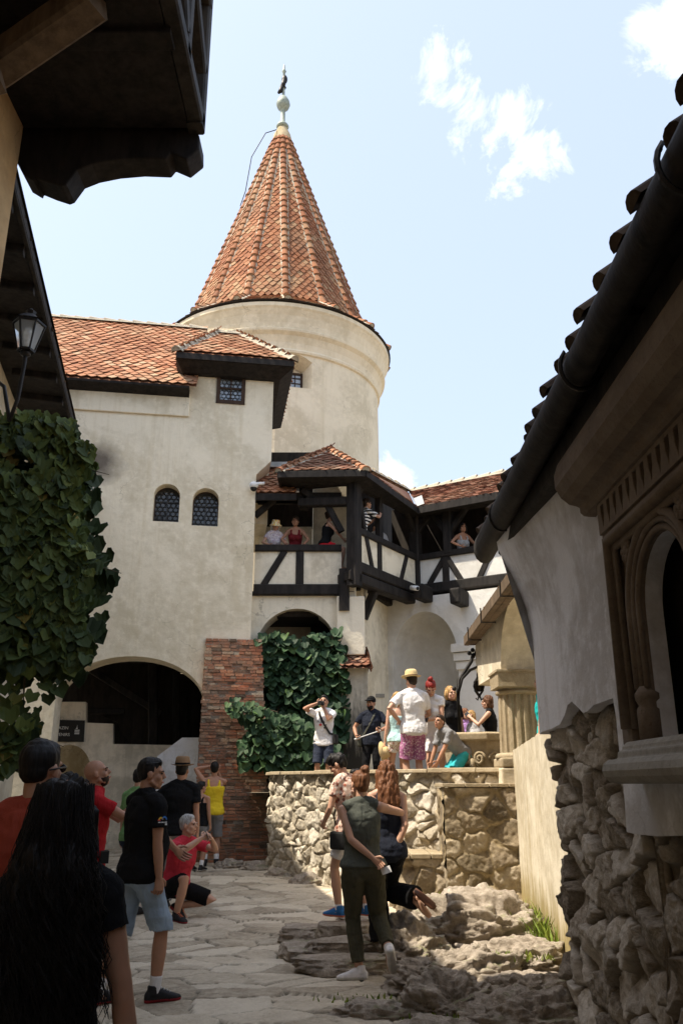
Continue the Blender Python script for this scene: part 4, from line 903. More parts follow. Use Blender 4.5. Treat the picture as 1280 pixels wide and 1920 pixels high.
camera_obj('security_camera', 'white dome camera on the right edge of the gatehouse', GP.pt(GP.px(475,914)[0],GP.px(475,914)[1],.14), (0,-1,0))
camera_obj('security_camera', 'white bullet camera under the inner corner of the gallery', A3.pt(a3(799,1112)[0],a3(799,1112)[1]+.0,.62), (.5,-.8,-.25), False)

# ================================================================== left side: oriel house and side house with its eave
oh = thing('oriel_house', 'ochre plastered house with a black timber oriel overhead at the left', 'building', (-4,2,0))
XW = -2.55; zbay = 6.6; YE = 5.43
mb = MB(); r_ = .12; pts = [(-9,-7),(XW,-7),(XW,YE-r_)]+[(XW-r_+r_*math.cos(a*math.pi/12), YE-r_+r_*math.sin(a*math.pi/12)) for a in range(1,7)]+[(-9,YE)]
n_ = len(pts); mb.add([(a,b,-.1) for a,b in pts]+[(a,b,9.4) for a,b in pts], [(i,(i+1)%n_,n_+(i+1)%n_,n_+i) for i in range(n_)]+[tuple(range(n_,2*n_))]); mb.hexa([(-9,-9.5,-.1),(6,-9.5,-.1),(6,-7.2,-.1),(-9,-7.2,-.1),(-9,-9.5,10),(6,-9.5,10),(6,-7.2,10),(-9,-7.2,10)]); mb.build('wall', M['plaster_tan'], oh)  # the hexa is an unseen mass behind the camera, added to darken the foreground
XB = -1.17
mb = MB(); mb.box(((XW+XB)/2-.03,1.2,zbay+.06),(XB-XW-.06,8.3,.10)); 
for yy in (4.5,3.9,3.3,2.7,2.1,1.5,.9,.3): mb.bar((XW,yy,zbay+.0),(XB-.02,yy,zbay+.0),.16,.06)
mb.build('oriel_floor', M['wood_black'], oh)
OP = Plane((XB,YE),(0,1)); mb = MB(); mb.prism(OP, [(-8.4,zbay+.1),(-.05,zbay+.1),(-.05,8.9),(-8.4,8.9)], -.10, -.03); mb.build('oriel_panel', M['plaster_tan'], oh)
EP = Plane((XW,YE),(1,0)); mb = MB(); mb.prism(EP, [(0,zbay+.1),(XB-XW-.05,zbay+.1),(XB-XW-.05,8.9),(0,8.9)], -.12, -.04); mb.build('oriel_end', M['plaster_tan'], oh)
for p0, p1 in (((XB,YE-.08,zbay),(XB,YE-.08,8.9)),((XB,YE-.75,zbay+.05),(XB,YE-.75,8.9)),((XB,YE-2.2,zbay+.05),(XB,YE-2.2,8.9)),((XB,YE-3.6,zbay+.05),(XB,YE-3.6,8.9)),((XB,YE-.1,zbay+.55),(XB,YE-.75,zbay+.95)),((XB,YE-.8,zbay+.2),(XB,YE-2.1,8.7)),((XB,YE-.05,zbay+.08),(XB,-2.9,zbay+.08)),((XB,YE-.05,8.85),(XB,-2.9,8.85)),((XB+.01,YE-.1,7.9),(XB+.01,YE-2.2,7.9))):
    f = MB(); f.bar(p0,p1,.13,.13,(1,0,0)); f.build('oriel_timber', M['wood_grey'], oh)
e_ = lambda x,y: EP.px(x,y)
mb = MB(); mb.prism(EP, [e_(30,300),e_(46,331),e_(66,343),e_(68,336),e_(90,345),e_(118,354),e_(127,350),e_(147,323),e_(175,312),e_(215,304),e_(262,300),e_(313,302),e_(322,291),e_(350,303),e_(375,283),e_(375,258),e_(332,222),e_(150,205),e_(80,205),e_(52,205)], -.20, .03); mb.build('oriel_bracket', M['wood_black'], oh, bevel=.012)
mb = MB(); mb.bar((XW-.1,4.62,6.28),(-1.62,4.12,6.52),.22,.22); mb.bar((XW-.2,4.3,6.0),(XW+.25,4.3,6.15),.3,.25); mb.build('oriel_brace', M['wood_brown'], oh)
mb = MB(); mb.box((-2.6,1.4,8.98),(3.35,9.2,.10)); rO = random.Random(61)
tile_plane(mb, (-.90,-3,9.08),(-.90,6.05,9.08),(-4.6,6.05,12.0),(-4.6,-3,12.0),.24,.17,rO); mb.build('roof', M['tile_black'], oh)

sh = thing('side_house', 'house behind the vine with a dark overhanging tiled eave', 'building', (-5.5,11,0))
d_ = Vector((-1.55,7.5,0)).normalized(); A0 = Vector((-3.45,7.5,7.57)); nO = Vector((d_.y,-d_.x,0))   # nO points to the yard
E0, E1 = A0-d_*2.1, A0+d_*9.15
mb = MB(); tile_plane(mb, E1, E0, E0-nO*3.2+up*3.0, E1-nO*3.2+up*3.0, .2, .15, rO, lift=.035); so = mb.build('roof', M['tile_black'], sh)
f = MB(); f.bar(E0-up*.07-nO*.03, E1-up*.07-nO*.03, .05, .16); k_ = 0
f.add([E0-up*.12, E1-up*.12, E1-up*.08-nO*.9, E0-up*.08-nO*.9], [(0,1,2,3)])
while k_ < 11: f.bar(E0+d_*(k_+.3)-up*.16-nO*.06, E0+d_*(k_+.3)-up*.12-nO*.7, .12,.14); k_ += .8
f.build('eave_soffit', M['wood_black'], so)
SP = Plane(((A0-nO*.85)-d_*2.1)[:2], d_[:2])
if SP.n.dot(nO) < 0: SP.n = -SP.n
mb = MB(); mb.prism(SP, [(0,-.1),(11.2,-.1),(11.2,7.6),(0,7.6)], -.4, 0); mb.build('wall', M['plaster_side'], sh)

# lantern on its bracket
lp = at_y(53,628,8.0); ln = thing('wall_lantern', 'black iron lantern with clear glass sides on a wall bracket', 'lantern', lp)
fz = lambda r,z,n=6,a=.26: [lp+Vector((r*math.cos(a+2*math.pi*i/n), r*math.sin(a+2*math.pi*i/n), z)) for i in range(n)]
b_, t_ = fz(.085,-.20), fz(.165,.125); mb = MB()
for i in range(6): mb.bar(b_[i],t_[i],.018,.018); mb.bar(b_[i],b_[(i+1)%6],.025,.03); mb.bar(t_[i],t_[(i+1)%6],.03,.03)
cap = fz(.19,.145)+fz(.075,.235)+fz(.05,.25)+fz(.06,.29); mb.add(cap, [(r*6+i,r*6+(i+1)%6,(r+1)*6+(i+1)%6,(r+1)*6+i) for r in range(3) for i in range(6)]+[tuple(range(18,24))])
mb.ball(lp+Vector((0,0,.30)),.028,8); mb.build('frame', M['iron'], ln)
gl = NT('lantern_glass'); gm_ = gl.done((0.9,0.95,0.97), .12, .6); gl.b.inputs['Transmission Weight'].default_value = 0.72; gl.b.inputs['IOR'].default_value = 1.05; M['clear'] = gm_
mb = MB(); mb.add(fz(.083,-.20)+fz(.162,.125), [(i,(i+1)%6,6+(i+1)%6,6+i) for i in range(6)]); mb.build('glass', gm_, ln)
mb = MB(); mb.lathe([(0,-.19),(.035,-.19),(.03,-.08),(.045,-.03),(.05,.04),(.03,.09),(0,.1)], lp, 12); mb.build('bulb', M['white'], ln, smooth=True)
mb = MB(); wp = Vector((lp.x-.45,lp.y+.35,lp.z-.75)); mb.tube([lp+Vector((0,0,-.20)),lp+Vector((0,.01,-.32)),lp+Vector((-.03,.03,-.75)),lp+Vector((-.10,.06,-1.0))],.022,8); mb.tube([lp+Vector((-.10,.06,-1.0)),wp+Vector((.2,-.2,.2)),wp+Vector((-.2,.1,.55))],.022,8); mb.lathe([(.0,-.27),(.05,-.25),(.06,-.21),(.04,-.19)],lp,10); mb.build('bracket', M['iron'], ln, smooth=True)

# ================================================================== right side: house with carved window and log gutter
RP_ = Plane((1.54-.10,6.5),(0,-1)); f0 = RP_.px(1148,1200)[0]
rh = thing('right_house', 'house at the right with grey plaster over rough rubble and a carved stone window', 'building', (3,2,0))
RP = Plane((1.54,6.5),(0,-1)); r = lambda x,y,o=.0: Plane((1.54-o,6.5),(0,-1)).px(x,y)
LEN = 11.5
rag = [(1000,1398),(1015,1372),(1034,1366),(1049,1358),(1058,1340),(1063,1322),(1071,1315),(1084,1328),(1092,1337),(1100,1334),(1112,1322),(1128,1316),(1148,1309),(1154,1345),(1160,1408),(1166,1460),(1170,1500),(1174,1560),(1190,1564),(1230,1568),(1290,1566)]
rg_ = [r(x,y,.035) for x,y in rag]; rg_[0] = (-.0,rg_[1][1]-.015); rg_ += [(3.3,rg_[-1][1]),(LEN,1.35)]
wo0, wo1 = r(1207,1200,.06)[0], r(1207,1200,.06)[0]+.64; zsl, wsp, wap = r(1230,1385)[1], 2.62, 0
def wopen(o): return [(wo0+o,1.79),(wo1+o,1.79),(wo1+o,2.40)]+arc((wo0+wo1)/2+o,2.40,(wo1-wo0)/2,.32,0,180,16)[1:-1]+[(wo0+o,2.40)]
mb = MB(); mb.prism(RP, rg_+[(LEN,3.62),(.0,3.62)], -.05, .035, [wopen(0),wopen(.98)]); mb.build('wall', M['plaster_grey'], rh)
mb = MB(); mb.box((3.4,.75,1.8),(3.55,11.3,4.0)); 
RB = [(1.60,6.5),(1.60,-5)]
mb = MB()    # body of the house behind, with the window niche left open
mb.prism(RP, [(.02,-.1),(LEN,-.1),(LEN,3.6),(.02,3.6)], -.62, -.14, [wopen(0),wopen(.98)]); mb.prism(RP, [(.04,-.1),(LEN,-.1),(LEN,3.6),(.04,3.6)], -4.0, -.75); mb.build('wall_core', M['wood_dark'], rh)
relief_wall('rubble_base', 'rubble_near', [(1.66,6.5),(1.65,2.0)], -.1, 2.62, 77, (.25,.19), .10, (.006,.038), .0115, rh, .85, .013, .25, edge_noise=.03, batter=.012, mort_bias=.0, zfun=lambda q: np.where(q < f0-.05, 2.62, 1.58))
# cove below the eave
f00 = r(1148,1200,.10)[0]+.1
prof = [(.028,2.50),(.034,2.68),(.045,2.80),(.068,2.92),(.11,3.06),(.165,3.20),(.22,3.32),(.26,3.42),(.27,3.5)]
mb = MB(); V = []; ys = [0,.06,.3,.7,1.1]
for k_, s_ in enumerate([-.004,.4,.9,1.4,f00]):
    V += [RP.pt(s_, z_, .035+(o_-.035)*(1-.8*min(1,s_/f00))+.004) for o_,z_ in prof]
m_ = len(prof); mb.add(V, [(i*m_+j,(i+1)*m_+j,(i+1)*m_+j+1,i*m_+j+1) for i in range(4) for j in range(m_-1)]+[tuple(range(m_-1,-1,-1))+()]); mb.add([RP.pt(-.004,2.7,.0),*[RP.pt(-.004,z_,o_+.004) for o_,z_ in prof],RP.pt(-.004,3.46,0)],[tuple(range(m_+1,-1,-1))]); mb.build('cove', M['plaster_grey'], rh, smooth=True)
# carved window surround
ws = MB(); f1 = f0+2.3; ztop = 2.90; zs_w = 1.79
ws.prism(RP, [(f0,zs_w),(f1,zs_w),(f1,ztop),(f0,ztop)], .036, .10, [[(f0+.14,zs_w+.001),(f1-.14,zs_w+.001),(f1-.14,ztop-.10),(f0+.14,ztop-.10)]])
so_ = ws.build('window_surround', M['stone_frame'], rh, bevel=.008)
tp_ = MB(); tp_.prism(RP, [(f0+.15,zs_w+.002),(f1-.15,zs_w+.002),(f1-.15,ztop-.11),(f0+.15,ztop-.11)], .036, .052, [[(a_+(.0),b_) for a_,b_ in wopen(0)][0:0] or [(a_,max(b_,zs_w+.004)) for a_,b_ in wopen(0)],[(a_,max(b_,zs_w+.004)) for a_,b_ in wopen(.98)]]); tp_.build('tympanum', M['stone_frame'], so_)
mo = MB()
for o in (0,.98):
    c0 = (wo0+wo1)/2+o; hw = (wo1-wo0)/2
    for k_,(dr,rad_,out_) in enumerate(((.018,.018,.060),(.055,.016,.072),(.092,.024,.078))):
        mo.tube([RP.pt(c0-hw-dr,2.04,out_)]+[RP.pt(a,z_,out_) for a,z_ in arc(c0,2.40,hw+dr,.32+dr,180,0,24)]+[RP.pt(c0+hw+dr,2.04,out_)], rad_, 10)
    for sg_ in (-1,1):
        mo.lathe([(0,0),(.062,0),(.062,.14),(.05,.16),(.065,.19),(.065,.215),(.04,.25),(0,.25)], RP.pt(c0+sg_*(hw+.055),zs_w+.01,.05), 14)
        rc = RP.pt(c0+sg_*(hw+.04),2.735,.075); mo.ball(rc,(.03,.035,.035),10)
        for q in range(7): mo.ball(rc+Vector((-.008,math.cos(q*.897)*.042,math.sin(q*.897)*.042)),(.02,.025,.025),8)
        mo.tube([RP.pt(c0+sg_*(hw*.25+.06*q*sg_*0+.03*q),2.755+.012*math.sin(q),.065) for q in range(5)],[.014,.02,.012,.018,.008],6)
mo.build('arch_moulding', M['stone_frame'], so_, smooth=True)
mo = MB(); mo.tube([RP.pt(f0+.11,1.86,.105),RP.pt(f0+.11,ztop-.06,.105),RP.pt(f1-.1,ztop-.06,.105)], .036, 10); mo.tube([RP.pt(f0+.155,1.86,.085),RP.pt(f0+.155,ztop-.11,.085),RP.pt(f1-.15,ztop-.11,.085)], .018, 8); mo.build('frame_moulding', M['stone_frame'], so_, smooth=True)
fr = MB(); flt = []; s_ = f0+.06
while s_ < f1-.1:
    flt.append([(s_,3.055),(s_+.004,2.99),(s_+.015,2.965),(s_+.026,2.925),(s_+.037,2.965),(s_+.048,2.99),(s_+.052,3.055)]); s_ += .105
fr.prism(RP, [(f0,ztop+.002),(f1,ztop+.002),(f1,3.085),(f0,3.085)], .045, .115, flt); fr.prism(RP, [(f0,ztop+.01),(f1,ztop+.01),(f1,3.08),(f0,3.08)], .036, .05)
fr.build('frieze', M['stone_frame'], so_, bevel=.004)
cn = MB(); cp = [(.10,3.075),(.13,3.08),(.15,3.10),(.15,3.13),(.17,3.14),(.21,3.15),(.255,3.19),(.285,3.25),(.285,3.33),(.26,3.40),(.20,3.46),(.0,3.47),(.0,3.075)]
n_ = len(cp); ss = [f0-.20,f1+.3]; cn.add([RP.pt(a,z_,o_) for a in ss for o_,z_ in cp], [(i,(i+1)%n_,n_+(i+1)%n_,n_+i) for i in range(n_)]+[tuple(range(n_-1,-1,-1)),tuple(range(n_,2*n_))]); cn.build('cornice', M['stone_frame'], so_, bevel=.006)
st = MB(); sp_ = [(.0,1.60),(.17,1.60),(.215,1.608),(.24,1.632),(.248,1.66),(.24,1.69),(.215,1.712),(.165,1.718),(.162,1.752),(.14,1.756),(.135,1.775),(.12,1.79),(.11,1.80),(.0,1.80)]
n_ = len(sp_); sL = r(1120,1440,.25)[0]-.10; ss = [sL,sL+.0001,f1+.3]
st.add([RP.pt(a,z_,o_*k_) for a,k_ in ((sL+.10,.86),(sL+.16,1),(f1+.3,1)) for o_,z_ in sp_], [(q*n_+i,q*n_+(i+1)%n_,(q+1)*n_+(i+1)%n_,(q+1)*n_+i) for q in (0,1) for i in range(n_)]+[tuple(range(n_-1,-1,-1))]); st.build('window_sill', M['stone_sill'], so_, bevel=.008)
# eave: log gutter, straps, soffit and roof tiles
EA, EB = Vector((1.14,1.2,3.60)), Vector((1.285,7.2,3.61)); ed = (EB-EA).normalized(); en = Vector((-ed.y,ed.x,0)).normalized()
if en.x > 0: en = -en
gu = MB(); n_ = 14; V = []
for t_,rr_ in ((-6.5,.085),(.0,.085),(2.6,.09),(4.0,.10),((EB-EA).length-.02,.12),((EB-EA).length,.105)):
    c_ = EA+ed*t_; V += [c_+en*math.cos(a)*rr_*.82+up*math.sin(a)*rr_*1.15 for a in [2*math.pi*j/n_+.2 for j in range(n_)]]
gu.add(V, [(i*n_+j,i*n_+(j+1)%n_,(i+1)*n_+(j+1)%n_,(i+1)*n_+j) for i in range(5) for j in range(n_)]+[tuple(5*n_+j for j in range(n_)), tuple(range(n_-1,-1,-1))])
lg = gu.build('log_gutter', M['wood_black'], rh, smooth=True)
sr = MB()
for t_ in (5.0,2.55,1.1):
    sr = MB(); c_ = EA+ed*t_; sr.tube([c_+en*math.cos(a)*.095+up*math.sin(a)*.125 for a in [math.pi*j/10-math.pi*1.05 for j in range(14)]]+[c_+en*.08+up*.06], .012, 6); sr.build('gutter_strap', M['iron'], lg)
sf = MB(); x2 = 1.62
sf.add([EA+ed*-6+up*.02-en*.08, EB+up*.02-en*.08, Vector((x2,7.2,3.56)), Vector((x2,-5,3.56))],[(0,1,2,3)])
sf.bar(Vector((1.43,6.62,3.47)),Vector((1.44,-5,3.51)),.26,.15); t_ = .2
while t_ < 5.8: sf.bar(EA+ed*t_-en*.05+up*.03, EA+ed*t_-en*.75+up*.10,.10,.12); t_ += .62
sf.build('eave_soffit', M['wood_black'], rh)
rf = MB(); a_, b_ = EA+ed*-6+en*.02+up*.12, EB+en*.02+up*.12
rf.add([a_, b_, b_-en*3.5+up*2.5, a_-en*3.5+up*2.5],[(0,1,2,3)]); rr = random.Random(71); t_ = -.5
tb = MB(); L_ = (EB-EA).length
while t_ < L_-.05:
    p_ = EA+ed*t_+up*(.10+rr.uniform(-.012,.012)); o_ = rr.uniform(.05,.10) if rr.random()<.7 else rr.uniform(-.03,.04); dn = (en*.80-up*.60).normalized(); sd_ = ed
    V = []
    for q,(rad_) in ((o_,.065),(-.35,.055)):
        V += [p_+dn*q+sd_*math.cos(math.pi*j/6)*rad_+dn.cross(sd_)*(-1)*math.sin(math.pi*j/6)*rad_*.75+up*.03 for j in range(7)]
    tb.add(V,[(j,j+1,8+j,7+j) for j in range(6)]+[(6,5,4,3,2,1,0)],rr.random()); t_ += .27
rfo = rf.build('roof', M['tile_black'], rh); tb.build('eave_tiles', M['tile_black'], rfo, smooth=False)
# ================================================================== loggia with fluted column and lean-to canopy
lg_ = thing('loggia_wall', 'arched loggia wall with a squat fluted stone column', 'wall', (2.5,10,0))
LP = Plane((2.08,12.6),(.03,-1)); l_ = lambda x,y: LP.px(x,y)
cy = 11.35; ccx = 2.36; sc = 12.6-cy
mb = MB(); za, zA_ = 3.02, 3.92; s0_, s1_ = sc+.22, sc+2.55
mb.prism(LP, [(-.25,3.02),(s0_,3.02)]+arc((s0_+s1_)/2,3.02,(s1_-s0_)/2,.86,178,2,22)+[(s1_,3.02),(s1_+1.9,3.02),(s1_+1.9,3.93),(-.25,3.93)], -.62, 0); mb.prism(LP,[(s1_,1.4),(s1_+1.9,1.4),(s1_+1.9,3.015),(s1_,3.015)],-.62,0); mb.build('arch_wall', M['plaster_cream'], lg_)
mb = MB(); mb.prism(LP, [(-2.5,1.4),(4,1.4),(4,4.8),(-2.5,4.8)], -2.6, -2.4); mb.build('inner_wall', M['plaster_ochre'], lg_)
N_ = 48; V = []; pr = [(1.0,.0),(1.0,.1),(1.0,.5),(.98,.85),(.96,.93)]
cb, ct = 1.98, 2.74; R_ = .265
mb = MB()
for i,(z_,k_) in enumerate(((cb,1.0),(cb+.05,1.0),((cb+ct)/2,.99),(ct-.05,.96),(ct,.955))):
    V += [(ccx+R_*k_*(1-.09*max(0,math.cos(N_/3*a))**.6 if math.cos(N_/3*a)>0 else R_*0+R_*k_/R_/1)*math.cos(a) if False else ccx+R_*k_*(1-.10*(math.cos(16*a)>0)*abs(math.cos(16*a))**.5)*math.cos(a), cy+R_*k_*(1-.10*(math.cos(16*a)>0)*abs(math.cos(16*a))**.5)*math.sin(a), z_) for a in [2*math.pi*j/160 for j in range(160)]]
mb.add(V,[(i*160+j,i*160+(j+1)%160,(i+1)*160+(j+1)%160,(i+1)*160+j) for i in range(4) for j in range(160)]); co = mb.build('column', M['stone_col'], lg_)
mb = MB(); mb.lathe([(.24,ct-.02),(.285,ct),(.29,ct+.03),(.255,ct+.05),(.26,ct+.06),(.30,ct+.075),(.30,ct+.08)],(ccx,cy,0),40); mb.box((ccx,cy,ct+.18),(.60,.60,.205)); mb.box((ccx,cy,ct+.285),(.64,.64,.035)); mb.build('capital', M['stone_col'], co, bevel=.02)
mb = MB(); mb.box((ccx,cy,1.86),(.62,.62,.12)); mb.lathe([(.33,1.92),(.34,1.95),(.31,1.975),(.27,1.985)],(ccx,cy,0),40); mb.build('base', M['stone_col'], co, bevel=.02)
mb = MB(); mb.box((ccx-.02,cy+.02,1.60),(.60,.66,.39)); mb.build('pier', M['plaster_slab'], lg_, bevel=.02)
# canopy
ca = thing('lean_to_canopy', 'small sunlit lean-to tile canopy with a timber gutter over the loggia', 'canopy', (1.9,10,0))
K0, K1 = Vector((1.94,12.8,3.76)), Vector((1.80,7.0,3.76)); kd = (K1-K0).normalized(); kn = Vector((-1,0,0))
mb = MB(); tile_plane(mb, K0, K1, K1+Vector((.42,0,.33)), K0+Vector((.42,0,.33)), .19,.13, rr, lift=.03); mb.build('tiles', M['tile'], ca)
mb = MB(); mb.bar(K0+Vector((-.0,.03,-.05)), K1+Vector((0,0,-.05)), .085,.15); mb.bar(K0+Vector((.09,.03,-.10)),K1+Vector((.09,0,-.10)),.09,.04); mb.build('gutter', M['wood_brown'], ca)
for t_ in (.6,2.0,3.6):
    mb = MB(); c_ = K0+kd*t_; mb.tube([c_+Vector((-.055,0,.05)),c_+Vector((-.055,0,-.14)),c_+Vector((.14,0,-.14))],.01,5); mb.build('gutter_strap', M['iron'], ca)
mb = MB(); t_ = .1
while t_ < 5.6: mb.bar(K0+kd*t_+Vector((.04,0,-.09)),K0+kd*t_+Vector((.42,0,.2)),.08,.09); t_ += .55
mb.add([K0+Vector((.05,0,-.02)),K1+Vector((.05,0,-.02)),K1+Vector((.44,0,.30)),K0+Vector((.44,0,.30))],[(0,1,2,3)]); mb.build('rafters', M['wood_brown'], ca)
# ================================================================== well with its iron arch
wx, wy = at_y(905,1400,12.75).x, 12.85
we = thing('well', 'carved stone well head with scroll ornament on the terrace', 'well', (wx,wy,1.45))
mb = MB(); N_ = 8; V = []; a0 = math.pi/8+.35
wp_ = [(.50,1.45),(.52,1.55),(.50,1.6),(.56,2.05),(.58,2.18),(.66,2.20),(.67,2.29),(.62,2.31),(.42,2.31),(.40,2.2),(.38,1.6)]
for r_,z_ in wp_: V += [(wx+r_*math.cos(a0+2*math.pi*j/N_), wy+r_*math.sin(a0+2*math.pi*j/N_), z_) for j in range(N_)]
mb.add(V,[(i*N_+j,i*N_+(j+1)%N_,(i+1)*N_+(j+1)%N_,(i+1)*N_+j) for i in range(len(wp_)-1) for j in range(N_)]); mb.build('basin', M['stone_col'], we, bevel=.012)
mb = MB(); fa = a0+2*math.pi*(5)/N_+math.pi/N_
for fa_ in (a0+2*math.pi*4.5/N_, a0+2*math.pi*5.5/N_):
    fc = Vector((wx+.535*math.cos(fa_)*.96, wy+.535*math.sin(fa_)*.96, 1.92)); fx = Vector((-math.sin(fa_),math.cos(fa_),0)); fo_ = Vector((math.cos(fa_),math.sin(fa_),.03))
    for sg_ in (-1,1): mb.tube([fc+fx*sg_*(.105+.085*(1-q/26)*math.cos(q*.5))+up*(.02+.10*(1-q/26)*math.sin(q*.5))+fo_*.025 for q in range(24)], .022, 6)
    mb.ball(fc+fo_*.03-up*.06,(.05,.05,.09),8); mb.tube([fc-fx*.19-up*.16+fo_*.02,fc-up*.2+fo_*.03,fc+fx*.19-up*.16+fo_*.02],.022,6)
mb.build('carved_scroll', M['stone_col'], we, smooth=True)
wi = thing('well_arch', 'wrought iron arch with a hanging pulley over the well', 'well arch', (wx,wy,2.3))
ax_ = wx-.36; top = at_y(886,1226,12.85); b0 = at_y(862,1372,12.5); b1 = Vector((wx+.55,wy+.2,2.3))
mb = MB()
for o_ in (0,.0):
    mb.tube([b0, b0+Vector((-.01,.02,.45)), b0+Vector((.03,.1,.75)), top+Vector((-.03,0,-.12)), top], .026, 8)
    mb.tube([b0+Vector((.0,.02,.55)), b0+Vector((.08,.12,.78)), b0+Vector((.22,.2,.92)), top+Vector((.22,.03,-.13)), top+Vector((.40,.1,-.28))], .022, 8)
    mb.tube([top, top+Vector((.12,.02,-.03)), top+Vector((.26,.05,-.12)), b1+Vector((0,0,.75)), b1+Vector((.03,0,.4)), b1], .02, 8)
for q in range(4): mb.ball(top+Vector((math.cos(q*1.57)*.055,0,math.sin(q*1.57)*.05+.01)),.035,8)
mb.ball(b0+Vector((-.06,0,.62)),.035,8); mb.build('arch_bar', M['iron'], wi, smooth=True)
mb = MB(); pc = at_y(897,1285,12.8)
mb.tube([top+Vector((.1,0,-.05)), pc+Vector((0,0,.2))], .01, 5); mb.ball(pc+Vector((0,0,.14)),(.03,.03,.07),8)
for sg_ in (-1,1): mb.tube([pc+Vector((0,sg_*.03,.14)),pc+Vector((-.06,sg_*.035,.05)),pc+Vector((-.055,sg_*.035,-.08)),pc+Vector((0,sg_*.03,-.16))],.016,6); mb.tube([pc+Vector((0,sg_*.03,.14)),pc+Vector((.06,sg_*.035,.05)),pc+Vector((.055,sg_*.035,-.08)),pc+Vector((0,sg_*.03,-.16))],.016,6)
mb.lathe([(0,-.03),(.085,-.03),(.07,0),(.085,.03),(0,.03)],(0,0,0),14)
k0 = len(mb.v)-5*14
for i in range(k0,len(mb.v)): v = mb.v[i]; mb.v[i] = (pc.x+v[0], pc.y+v[2], pc.z+v[1]-.01)
mb.tube([pc+Vector((0,0,-.15)),pc+Vector((-.03,0,-.22)),pc+Vector((-.055,0,-.19))],.014,6); mb.tube([pc+Vector((0,0,-.15)),pc+Vector((.03,0,-.22)),pc+Vector((.055,0,-.19))],.014,6)
mb.build('pulley', M['iron'], wi, smooth=True)

# ================================================================== vines
def leaf_shape(sz, rnd, kind):
    """a lobed leaf with a folded midrib, tip along -z, facing -y"""
    if kind == 'grape': pr = [(0,.08),(.28,.30),(.50,.16),(.47,-.06),(.50,-.30),(.26,-.48),(0,-.72)]
    else: pr = [(0,.02),(.16,.22),(.38,.20),(.52,-.02),(.46,-.32),(.24,-.60),(0,-.78)]
    cup = rnd.uniform(.04,.22); tw_ = rnd.uniform(-.15,.15)
    L_ = [(x*sz, -cup*sz*abs(x)*1.6+(.12*sz*(y<-.4)), y*sz) for x,y in pr]; R_ = [(-x*sz, -cup*sz*abs(x)*1.6+(.12*sz*(y<-.4))+tw_*x*sz, y*sz) for x,y in pr]
    mid = [(0,0,.08*sz),(0,0,-.3*sz)]
    V = L_+R_; n = len(pr)
    return V, [tuple(range(n-1,-1,-1)), tuple(range(n,2*n))]
def leafy(mb, pos, nrm, sz, rnd, kind, tone, droop=.5):
    n = Vector(nrm)+Vector((rnd.gauss(0,.35),rnd.gauss(0,.35),rnd.gauss(.15,.35))); n.normalize()
    dn = Vector((rnd.gauss(0,.35),rnd.gauss(0,.25),-1)); dn = (dn-n*dn.dot(n)).normalized(); x = dn.cross(n).normalized() 
    V, Fc = leaf_shape(sz, rnd, kind); mb.add([Vector(pos)+x*a-n*b-dn*c for a,b,c in V], Fc, tone)
def inpoly(p, poly):
    x,y = p; c = False; n = len(poly)
    for i in range(n):
        (x1,y1),(x2,y2) = poly[i],poly[i-1]
        if (y1>y)!=(y2>y) and x < (x2-x1)*(y-y1)/(y2-y1)+x1: c = not c
    return c
rv = random.Random(91)
# side-house vine: hangs off the wall as a thick mass; its outline is given on the plane through its middle
v1 = thing('grape_vine', 'thick hanging grape vine with some yellowing leaves at the left', 'vine', (-3.6,8.8,0))
VPl = Plane((-3.2,8.7),(1,.0)); out_px = [(-60,775),(30,778),(75,788),(112,805),(142,850),(164,885),(168,960),(170,1010),(192,1070),(174,1110),(152,1170),(148,1225),(130,1262),(108,1310),(100,1335),(90,1325),(70,1340),(62,1410),(40,1380),(28,1450),(-60,1450)]
poly = [VPl.px(x,y) for x,y in out_px]; a0_,a1_ = min(p[0] for p in poly),max(p[0] for p in poly); b0_,b1_ = min(p[1] for p in poly),max(p[1] for p in poly)
def edge_d(p): return min(math.hypot(p[0]-q[0],p[1]-q[1]) for q in poly)
mb = MB(); n_ = 0
while n_ < 3100:
    p = (rv.uniform(a0_,a1_), rv.uniform(b0_,b1_))
    w_ = (p[0]+.16*vnoise([[p[0]*3.1,p[1]*3.1,9.0]],15)[0], p[1]+.14*vnoise([[p[0]*3.1,p[1]*3.1,2.0]],16)[0])
    if not inpoly(w_, poly): continue
    if vnoise([[p[0]*2.4,p[1]*1.6,3.3]],5)[0] < -.38+(.30 if p[1] < 2.75 else 0):
        if rv.random() < .9: continue
    th_ = min(.5, .10+edge_d(p)*.55); k_ = rv.random(); o_ = th_*(1-2*k_*k_)*.8; pos = VPl.pt(p[0],p[1],o_)
    hi = (p[1]-b0_)/(b1_-b0_); tn = min(.66,max(0,rv.gauss(.34,.16)))
    if hi > .5 and edge_d(p) < .25 and rv.random() < .5: tn = rv.uniform(.5,.8)
    if rv.random() < .03: tn = rv.uniform(.8,1)
    leafy(mb, pos, (.35,-1,.25), (rv.uniform(.06,.11) if rv.random() < .3 else rv.uniform(.11,.20)), rv, 'grape', tn); n_ += 1
